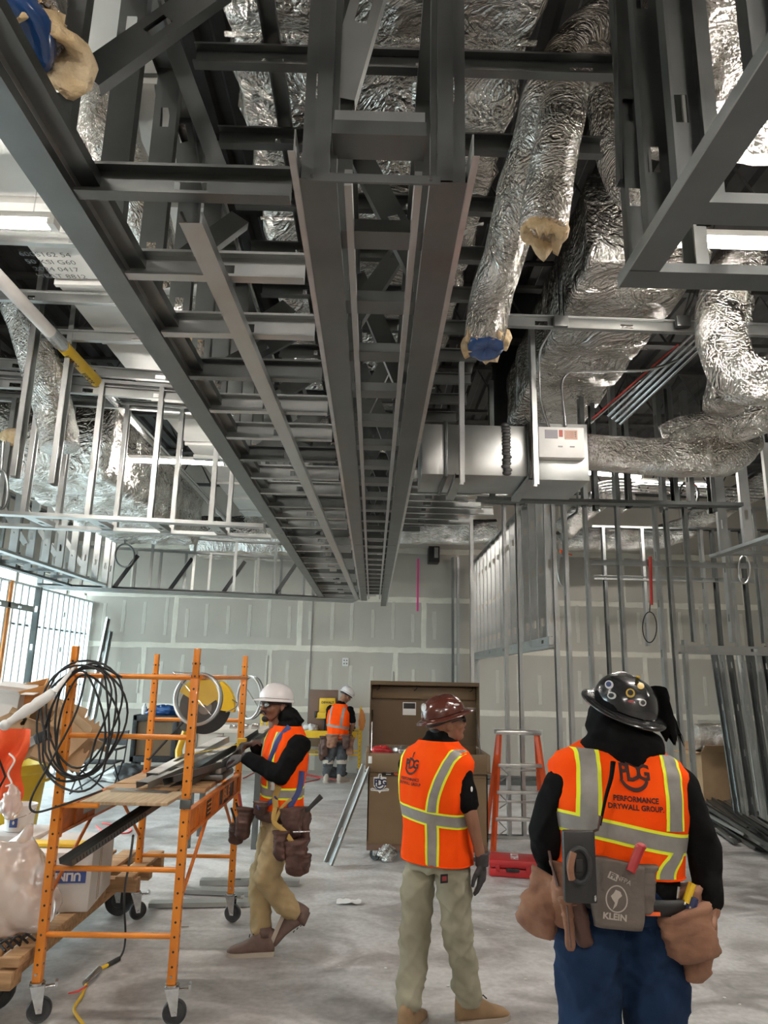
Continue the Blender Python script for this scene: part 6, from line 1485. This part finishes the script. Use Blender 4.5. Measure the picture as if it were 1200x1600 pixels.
# hood and neck gaiter
mb = MB(); Nk = r.N; mb.ell(Nk+V((.0, .01, .03)), (.115, .12, .13), n=28, m=20); mb.ell(Nk+V((.0, -.05, -.04)), (.155, .10, .085), n=28, m=20); mb.ell(Nk+V((0, -.10, -.085)), (.085, .05, .06), n=24, m=16); mb.ell(Nk+V((.0, .0, .10)), (.09, .10, .10), n=24, m=16)
remesh(mb, .010, 3, folds(9., .012, 9.)).build('hood', 'black_cloth', r.t, smooth=True)
pth = [q3(958, 1190, D-.19), q3(955, 1215, D-.2), q3(948, 1240, D-.205), q3(942, 1268, D-.21), q3(938, 1290, D-.215)]
MB().tube(smoothpath(pth, 5), [.016-.010*i/20 for i in range(21)], 10, flat=.5).build('hood_strap', 'black_cloth', r.t)
MB().tube([q3(938, 1275, D-.22), q3(934, 1298, D-.22)], [.007, .003], 8).build('strap_clip', 'leather_dark', r.t)
h, Hh, hb = hardhat(r.t, H, 'hat_black', True, .045, 1.0)
def stick(px, py, rr, m_, inner=None, sq=1., nm='sticker'):
    p_ = q3(px, py, D-.06); d_ = ray(px, py).normalized(); s_ = decal_disc(h, hb, p_, d_, V((0, 0, 1)), rr, m_, nm, .0012, sq)
    if inner: decal_disc(h, hb, p_, d_, V((0, 0, 1)), rr*.62, inner, nm, .0045, sq)
M['st_white'] = mat('white_sticker', (.55, .54, .52), .4); M['st_gold'] = mat('gold_sticker', (.55, .36, .06), .4); M['st_navy'] = mat('navy_sticker', (.03, .045, .12), .4); M['st_red'] = mat('red_sticker', (.35, .05, .05), .4)
stick(952, 1070, .0155, 'st_white', 'st_navy'); stick(956, 1087, .016, 'st_white', 'black', .8); stick(985, 1083, .016, 'st_gold', 'black'); stick(986, 1096, .011, 'st_red', None, .45); stick(1001, 1072, .012, 'st_gold', None); stick(997, 1058, .009, 'st_gold', None, .7); stick(1004, 1098, .0125, 'st_white', 'black')
mb = MB()   # ear-flap cloth clipped to the side of the helmet
a0 = q3(1022, 1078, D+.02)
for i in range(14):
    for j in range(9):
        u, v_ = i/13, j/8; x = -.028+.075*v_+.065*u; z = -.185*u-.008*(1-v_)+(.03*math.sin(v_*17) if i == 13 else 0)+.02*math.sin(v_*3.1); mb.v.append(a0+V((x, .03*math.sin(v_*6+u*3)+.02*noise.noise(V((u*4, v_*4, 1))), z)))
for i in range(13):
    for j in range(8): mb.f.append((i*9+j, i*9+j+1, (i+1)*9+j+1, (i+1)*9+j))
for i in range(len(mb.v)): pass
k0 = len(mb.v); mb.v += [v+V((.004, .02, 0)) for v in mb.v[:]]; mb.f += [tuple(i+k0 for i in reversed(f)) for f in mb.f[:]]
mb.build('hanging_glove', 'black_cloth', r.t, smooth=True); MB().tube([H @ V((.10, .0, .055)), a0+V((0, 0, -.01))], .008, 8).build('glove_clip', 'zinc', r.t)
# belt, pouches and what hangs on them
b = belt(r, .02, 'black', .05, .035)
rv, fv, up = r.rv, r.fv, r.up
pouch(b, q3(893, 1352, D-.08), (-.16, -.1, -1), V((.9, -.4, 0)), .11, .10, .20, 'leather', 2.)
pouch(b, q3(868, 1372, D-.02), (-.55, -.1, -1), V((.8, -.5, 0)), .13, .12, .20, 'leather', 3., taper=1.05)
pouch(b, q3(898, 1400, D-.12), (.18, -.05, -1), V((.9, -.2, 0)), .06, .05, .16, 'leather_dark', 4.); pouch(b, q3(884, 1402, D-.15), (.06, -.05, -1), V((.9, -.2, 0)), .035, .04, .16, 'leather', 5.)
pouch(b, q3(1058, 1385, D-.05), (.18, -.1, -1), V((.95, -.3, 0)), .12, .10, .22, 'leather', 6., taper=1.1)
pouch(b, q3(1062, 1420, D-.13), (.25, -.05, -1), V((.95, -.2, 0)), .15, .10, .165, 'leather', 7., taper=.9)
pouch(b, q3(1078, 1464, D-.04), (.15, -.05, -1), V((.9, .3, 0)), .10, .08, .14, 'leather', 8., taper=.8)
for k in range(4): MB().ell(q3(1070+8*k, 1412+6*k, D-.2+.02*k), (.005, .004, .005), n=8, m=6).build('rivet', 'zinc', b)
MB().tube([q3(858, 1330, D-.1), q3(862, 1352, D-.1), q3(872, 1385, D-.12)], .012, 8, flat=.4).build('suspender', 'leather_dark', b)
MB().tube([q3(886, 1415, D-.2), q3(892, 1480, D-.2)], .007, 8, flat=.4).build('loose_strap', 'leather_dark', b)
mb = MB(); rg = []
for i in range(14):
    t_ = i/13; c_ = q3(964+2*t_, 1342+108*t_, D-.20+.01*t_); k = lerp(.088, .083, t_)*(1 if t_ < .9 else .97); rg.append((c_, rv, fv, k, .042*(1 if t_ < .93 else .6), t_))
gb = loft(mb, rg[::-1], 40, 3.2, True, lambda q, o, tt, th: q+o*.010*noise.noise(q*14)-V((0, 0, .03))*max(0, (q-q3(945, 1342, D-.2)).dot(rv))*4*(1-tt)).build('grey_bag', 'gbag', b, smooth=True)
gbv = BVHTree.FromPolygons([tuple(v) for v in mb.v], mb.f)
def gtext(txt, px, py, sz, ang, m_='gprint', bold=0.):
    vs, fs = text_mesh(txt, sz, bold); ca, sa = math.cos(ang), math.sin(ang); decal(gb, gbv, [(v.x*ca-v.y*sa, v.x*sa+v.y*ca) for v in vs], fs, m_, 'bag_print', q3(px, py, D-.24), rv, up, V((0, 1, 0)), .002)
vs = [(-.016, -.011), (.016, -.011), (.016, .011), (-.016, .011)]; ca, sa = math.cos(-.35), math.sin(-.35)
decal(gb, gbv, [(x*ca-y*sa, x*sa+y*ca) for x, y in vs], [(0, 1, 2, 3)], 'gprint', 'bag_print', q3(958, 1369, D-.24), rv, up, V((0, 1, 0)), .0018); gtext('FR', 958, 1369, .022, -.35, 'gbag', .0008); gtext('NFPA', 975, 1376, .022, -.35)
c_ = q3(964, 1405, D-.24)
def ringpts(rx, ry, w_): return [(rx*math.cos(a), ry*math.sin(a)) for a in [2*math.pi*i/30 for i in range(30)]]+[((rx-w_)*math.cos(a), (ry-w_)*math.sin(a)) for a in [2*math.pi*i/30 for i in range(30)]]
decal(gb, gbv, ringpts(.036, .042, .004), [(i, (i+1) % 30, 30+(i+1) % 30, 30+i) for i in range(30)], 'gprint', 'bag_print', c_, rv, up, V((0, 1, 0)), .002)
decal(gb, gbv, [(-.012, -.034), (.0, -.02), (.006, .0), (.018, .01), (.012, .022), (-.004, .028), (-.010, .018), (-.020, .008), (-.014, -.002), (-.006, -.012)], [(0, 1, 2, 3, 4, 5, 6, 7, 8, 9)], 'gprint', 'bag_print', c_, rv, up, V((0, 1, 0)), .002)
gtext('KLEIN', 962, 1434, .028, 0., 'gprint', .001)
MB().tube([q3(985, 1362, D-.26), q3(1001, 1322, D-.25)], [.017, .019], 14, flat=.8).build('red_handle', 'red', b); M['handle_pink'] = mat('worn_red_grip', (.45, .07, .08), .5)
MB().ell(q3(1001, 1323, D-.25), (.019, .016, .012)).build('handle_end', 'handle_pink', b)
pouch(b, q3(1008, 1352, D-.20), (0, 0, -1), rv, .055, .03, .15, 'gbag', 11.)
MB().tube([q3(1072, 1410, D-.14), q3(1082, 1380, D-.14)], .013, 10).build('screwdriver_handle', 'yellow', b); MB().tube([q3(1078, 1422, D-.14), q3(1084, 1402, D-.14)], .018, 10).build('blue_grip', 'st_navy', b)
MB().tube([q3(1058, 1405, D-.14), q3(1060, 1385, D-.14)], .006, 8).build('chrome_tool', 'zinc', b)
MB().rbox((-.025, -.004, -.006), (.025, .004, .006), .002, Matrix.Translation(q3(1020, 1428, D-.19))).build('orange_tab', 'orange_tape', r.t)
tc_ = empty('tablet_case', q3(904, 1350, D-.28), 'black tablet case with a hand strap slung at the left hip of the black-helmeted worker', 'case')
a1 = q3(877, 1296, D-.27); a2 = q3(932, 1410, D-.27); MB().rbox((a1.x, D-.29, a2.z), (a2.x, D-.26, a1.z), .008).build('case', 'case_black', tc_)
c_ = q3(905, 1352, D-.30); MB().tube([c_+V((.034*math.cos(a), 0, .05*math.sin(a))) for a in [2*math.pi*i/30 for i in range(30)]], .009, 8, closed=True).build('strap_ring', 'rubber', tc_)
MB().tube(smoothpath([c_+V((-.030, -.018, -.038)), c_+V((-.036, -.028, 0)), c_+V((-.022, -.018, .042))], 5), .007, 8, flat=1.6).build('hand_strap', 'leather', tc_); MB().ell(a2+V((-.012, -.03, .02)), (.004, .003, .010)).build('camera_lens', 'zinc', tc_)
MB().rbox((c_.x-.012, c_.y-.002, c_.z-.02), (c_.x+.012, c_.y+.006, c_.z+.02), .003).build('pivot', 'case_black', tc_)
MB().tube([q3(934, 1296, D-.222), q3(925, 1300, D-.262)], .004, 6).build('tether', 'black', tc_)

# ---------------------------------------------------------------- middle worker
D = 4.22
P = q3(683, 1338); C = q3(680, 1225); N = q3(686, 1150)
Sj = (q3(640, 1198, D+.11), q3(720, 1208, D-.10)); Ej = (q3(648, 1265, D+.33), q3(738, 1282, D-.14)); Wj = (q3(690, 1318, D+.4), q3(753, 1347, D-.10))
hp = (q3(653, 1372, D+.06), q3(708, 1374, D-.06)); an = (atZ(638, 1586, .09), atZ(735, 1568, .09)); kn = (q3(647, 1478, D+.02), q3(720, 1480, D-.02))
H = headmatrix(q3(697, 1129, D), -1.32, .20, 0)
m_ = person('person', 'middle worker walking away in maroon helmet, black T-shirt, orange crest vest and sage trousers', P, C, N, Sj, Ej, Wj, hp, kn, an, (an[0]+V((.08, .2, 0)), an[1]+V((.2, .06, 0))), H, w=1.04, d=1.05,
    trousers='olive', sleeves=.62, boots='boot_tan', vest_lo=-.03, leg=(.094, .078, .076), armr=(.062, .048, .036), handcfg=((V((.5, .2, -1)), V((0, 1, 0)), 1, .5), (V((.0, .0, -1)), V((-.8, .5, 0)), -1, .35)), glove=(None, 'glove'), seed=4.)
stripe_set(m_, (.37, .47), (.062,), t_top=.93, vlow=-.03, wid=.046, trim=.012, droop=-.03, fx=lambda y: .9*max(0, y-.24)**2)
vband(m_, -.185, -.165, .42, .93, 'vest_yellow', 'trim_band', .003)
vest_print(m_, -.070, .90, .075, ('PERFORMANCE', 'DRYWALL GROUP'), .021)
L_ = (m_.N-m_.P).length; vs, fs = strip_grid(-.014, .014, .905*L_, .935*L_, 2, 2); 
p_ = q3(663, 1159, D-.2); h_ = m_.bvh.ray_cast(p_, V((0, 1, 0)))
if h_[0]: decal(m_.vest, m_.bvh, [(-.014, -.008), (.014, -.008), (.014, .008), (-.014, .008)], [(0, 1, 2, 3)], 'leather_dark', 'collar_tag', h_[0], V((1, 0, 0)), V((0, 0, 1)), V((0, 1, 0)))
h, Hh, hb = hardhat(m_.t, H, 'hat_brown', True, .050, .94, .06); face(m_.t, H, glasses='lens')
def stick2(px, py, rr, mm, sq=1.):
    decal_disc(h, hb, q3(px, py, D), ray(px, py).normalized(), V((0, 0, 1)), rr, mm, 'sticker', .0015, sq)
stick2(662, 1105, .016, 'st_white', 1.4); stick2(713, 1101, .016, 'st_white', .35)
MB().ell(H @ V((0, -.075, -.045)), (.058, .03, .045), H.to_3x3()).build('hair', 'hair', m_.t)
mb = MB(); tx = H @ V((0, .155, .045)); mb.add([H @ V((-.03, .13, .06)), H @ V((.03, .13, .06)), H @ V((.03, .19, .045)), H @ V((-.03, .19, .045)), H @ V((-.03, .13, .057)), H @ V((.03, .13, .057)), H @ V((.03, .19, .042)), H @ V((-.03, .19, .042))], [(0,1,2,3),(7,6,5,4),(0,4,5,1),(2,6,7,3),(1,5,6,2),(3,7,4,0)]); mb.build('peak_visor', 'lens_clear', m_.t, smooth=False)
pb = MB(); a1 = q3(694, 1373, D-.155); pb.rbox((-.022, -.002, -.022), (.022, .003, .022), .003, Matrix.Translation(a1) @ Matrix.Rotation(.35, 4, 'Z')); pt = pb.build('pocket_patch', 'black', m_.t); MB().rbox((-.013, -.004, -.010), (.013, -.001, .012), .001, Matrix.Translation(a1) @ Matrix.Rotation(.35, 4, 'Z')).build('patch_print', 'st_red', pt)
MB().ell(q3(737, 1233, D-.2), (.006, .004, .014)).build('white_mark', 'white', m_.t)

# ---------------------------------------------------------------- left worker at the scaffold
D = 5.25
P = q3(438, 1272); C = q3(444, 1190); N = q3(449, 1128)
Sj = (q3(468, 1165, D-.17), q3(436, 1160, D+.17)); Ej = (q3(438, 1212, D-.22), q3(416, 1200, D+.26)); Wj = (q3(383, 1184, D-.08), q3(397, 1163, D+.18))
hp = (q3(444, 1292, D-.08), q3(430, 1294, D+.08)); kn = (q3(415, 1372, D-.12), q3(406, 1385, D+.08)); an = (q3(463, 1432, D-.02), atZ(410, 1468, .09))
H = headmatrix(q3(430, 1102, D), math.pi/2+.75, .06, 0)
l_ = person('person', 'worker at the orange scaffold facing left in white helmet, glasses, harness and tan trousers', P, C, N, Sj, Ej, Wj, hp, kn, an, (an[0]+V((-.08, -.02, -.19)), an[1]+V((-.2, -.02, 0))), H, w=.96, d=1.0,
    trousers='khaki', boots='boot', vest_lo=.06, leg=(.105, .080, .068), armr=(.075, .062, .044), skin='skin_dark', handcfg=((V((-1, .15, -.05)), V((0, .3, -1)), 1, .8), (V((-.9, -.35, .0)), V((0, -.2, -1)), -1, .9)), glove=('glove', 'glove_tan'), seed=7., shoe_up=(V((.92, 0, .4)), None))
stripe_set(l_, (.27, .37), (), wid=.04, trim=.016)
for x in (-.10, .10): vband(l_, x-.028, x+.028, .37, .93, 'vest_yellow', 'trim_band', .003, False); vband(l_, x-.014, x+.014, .37, .93, 'reflect', 'reflective_band', .0045, False)
h, Hh, hb = hardhat(l_.t, H, 'hat_white', False, .048, .95); face(l_.t, H, beard=True, glasses='lens_clear')
MB().rbox((-.012, -.004, -.018), (.012, .004, .018), .003, Matrix.Translation(H @ V((.105, -.03, .085))) @ Matrix.Rotation(1.2, 4, 'Z')).build('helmet_emblem', 'black', h)
MB().ell(H @ V((0, -.085, .0)), (.075, .035, .04), H.to_3x3()).build('helmet_nape', 'black', l_.t)
for sx in (-1, 1): MB().tube([H @ V((sx*.088, -.02, .04)), H @ V((sx*.075, .01, -.05)), H @ V((sx*.03, .04, -.11))], .005, 6, flat=.5).build('chin_strap', 'black', l_.t)
mb = MB(); mb.ell(l_.N+V((0, 0, .035)), (.078, .08, .07), n=24, m=16); mb.ell(l_.N+V((.02, 0, -.015)), (.085, .085, .045), n=24, m=16); mb.tube([l_.N+V((.05, -.02, .08)), l_.N+V((.11, -.04, .0))], [.025, .035], 12, flat=.5); remesh(mb, .009, 2, folds(5., .008, 9.)).build('neck_gaiter', 'black_cloth', l_.t, smooth=True)
# harness
def strap(parent, pts, w_, m2, nm='harness_strap'): return MB().tube(smoothpath(pts, 5), w_, 8, flat=.22, up=(0, -1, 0)).build(nm, m2, parent)
def onv(p, px, py, dd=.012):
    o = V((0, 0, CH)); dr = ray(px, py).normalized(); h = p.bvh.ray_cast(o, dr); return (h[0]-dr*dd) if h[0] else atY(px, py, D-.2)
strap(l_.vest, [onv(l_, 452, 1135), onv(l_, 436, 1155), onv(l_, 425, 1180), onv(l_, 420, 1200)], .018, 'blue_strap'); strap(l_.vest, [onv(l_, 436, 1228, .02), onv(l_, 430, 1245, .02), onv(l_, 431, 1262, .02)], .02, 'tan_strap')
strap(l_.vest, [onv(l_, 402, 1262, .02), onv(l_, 420, 1255, .02), onv(l_, 432, 1246, .02)], .016, 'blue_strap'); strap(l_.vest, [onv(l_, 472, 1205, .02), onv(l_, 468, 1232, .02), onv(l_, 452, 1262, .02)], .020, 'blue_strap')
strap(l_.t, [q3(430, 1262, D-.24), q3(428, 1284, D-.26), q3(445, 1300, D-.28), q3(463, 1325, D-.30), q3(480, 1342, D-.28)], .015, 'tan_strap', 'leg_strap'); strap(l_.t, [q3(455, 1248, D-.24), q3(440, 1262, D-.25), q3(430, 1284, D-.26)], .010, 'tan_strap', 'leg_strap')
MB().rbox((-.018, -.008, -.03), (.018, .008, .03), .006, Matrix.Translation(onv(l_, 426, 1228, .03))).build('buckle', 'zinc', l_.t)
b = belt(l_, .02, 'leather_dark', .07, .03)
for (px, py, dd, w_, dp, hh, dn_, k) in ((455, 1262, -.22, .13, .11, .19, (.05, -.05, -1), 1), (470, 1262, -.10, .10, .10, .25, (.12, 0, -1), 2), (462, 1312, -.27, .13, .09, .22, (.1, 0, -1), 3), (438, 1298, -.27, .09, .06, .18, (.05, -.05, -1), 4), (467, 1335, -.26, .14, .08, .12, (.08, 0, -1), 5), (386, 1262, -.05, .10, .10, .20, (-.1, -.1, -1), 6), (373, 1288, -.02, .09, .09, .13, (-.1, -.05, -1), 7), (408, 1252, -.17, .09, .05, .09, (0, 0, -1), 8)):
    pouch(b, q3(px, py, D+dd), dn_, V((.95, -.25, 0)), w_, dp, hh, 'leather_dark', k*1.3)
MB().tube([q3(478, 1268, D-.15), q3(502, 1244, D-.15)], [.012, .019], 10).build('hammer_grip', 'rubber', b); MB().tube([q3(458, 1300, D-.33), q3(486, 1299, D-.33)], [.006, .004], 8).build('chisel', 'zinc', b)
MB().tube([q3(370, 1290, D-.05), q3(361, 1262, D-.06)], [.010, .007], 8).build('plier_grip', 'rubber', b); MB().tube([q3(377, 1285, D-.05), q3(369, 1254, D-.06)], [.011, .007], 8).build('plier_grip', 'rubber', b); MB().tube([q3(378, 1272, D), q3(374, 1240, D)], [.011, .009], 8).build('plier_grip', 'handle_pink', b)

# ---------------------------------------------------------------- far worker
D = 12.85
P = q3(527, 1158); C = q3(529, 1124); N = q3(533, 1098, D+.05)
Sj = (q3(516, 1108, D+.05), q3(547, 1109, D-.05)); Ej = (q3(513, 1132, D+.12), q3(552, 1131, D)); Wj = (q3(519, 1146, D+.32), q3(547, 1147, D+.24))
hp = (q3(520, 1166, D), q3(535, 1166, D)); kn = (q3(513, 1191, D+.02), q3(534, 1191, D+.02)); an = (atZ(508, 1218, .09), atZ(532, 1217, .09))
an = (V((an[0].x, D, .09)), V((an[1].x, D, .09)))
H = headmatrix(q3(541, 1087, D+.08), -.75, -.45, .25)
f_ = person('person', 'far worker bent at the yellow scaffold in white helmet, orange vest and charcoal trousers', P, C, N, Sj, Ej, Wj, hp, kn, an, (an[0]+V((-.02, .2, 0)), an[1]+V((.12, .18, 0))), H, w=.98, d=1.0,
    trousers='charcoal', sleeves=.75, boots='sole', vest_lo=.05, leg=(.105, .085, .075), handcfg=((V((.3, .8, -.4)), V((0, 0, -1)), 1, .6), (V((-.3, .8, -.4)), V((0, 0, -1)), -1, .6)), seed=11.)
stripe_set(f_, (.14, .21), (), yellow=False); hband(f_, .42, .50, 'reflect', 'reflective_band', .0045, -.02); vband(f_, .07, .115, .5, .92, 'reflect', 'reflective_band', .0045, True, lambda y: .06*(y-.3)); vband(f_, -.135, -.10, .5, .92, 'reflect', 'reflective_band', .0045)
h, Hh, hb = hardhat(f_.t, H, 'hat_white', False, .048, 1.02); face(f_.t, H, glasses=None)
for i in (0, 1):
    k = kn[i]; MB().tube([k+V((0, 0, .045)), k+V((0, 0, -.02))], [.098, .096], 20).build('knee_band', 'sole', f_.t)
b = belt(f_, .02, 'leather_dark', .06, .03)
for (px, py, dd, w_, hh, k) in ((519, 1148, -.17, .17, .22, 'leather'), (508, 1150, -.1, .13, .34, 'leather_dark'), (541, 1148, -.14, .12, .24, 'leather_dark'), (547, 1152, -.05, .12, .30, 'leather'), (503, 1162, -.05, .10, .28, 'leather_dark')):
    pouch(b, q3(px, py, D+dd), (0, 0, -1), V((1, 0, 0)), w_, .1, hh, k, px*.1)
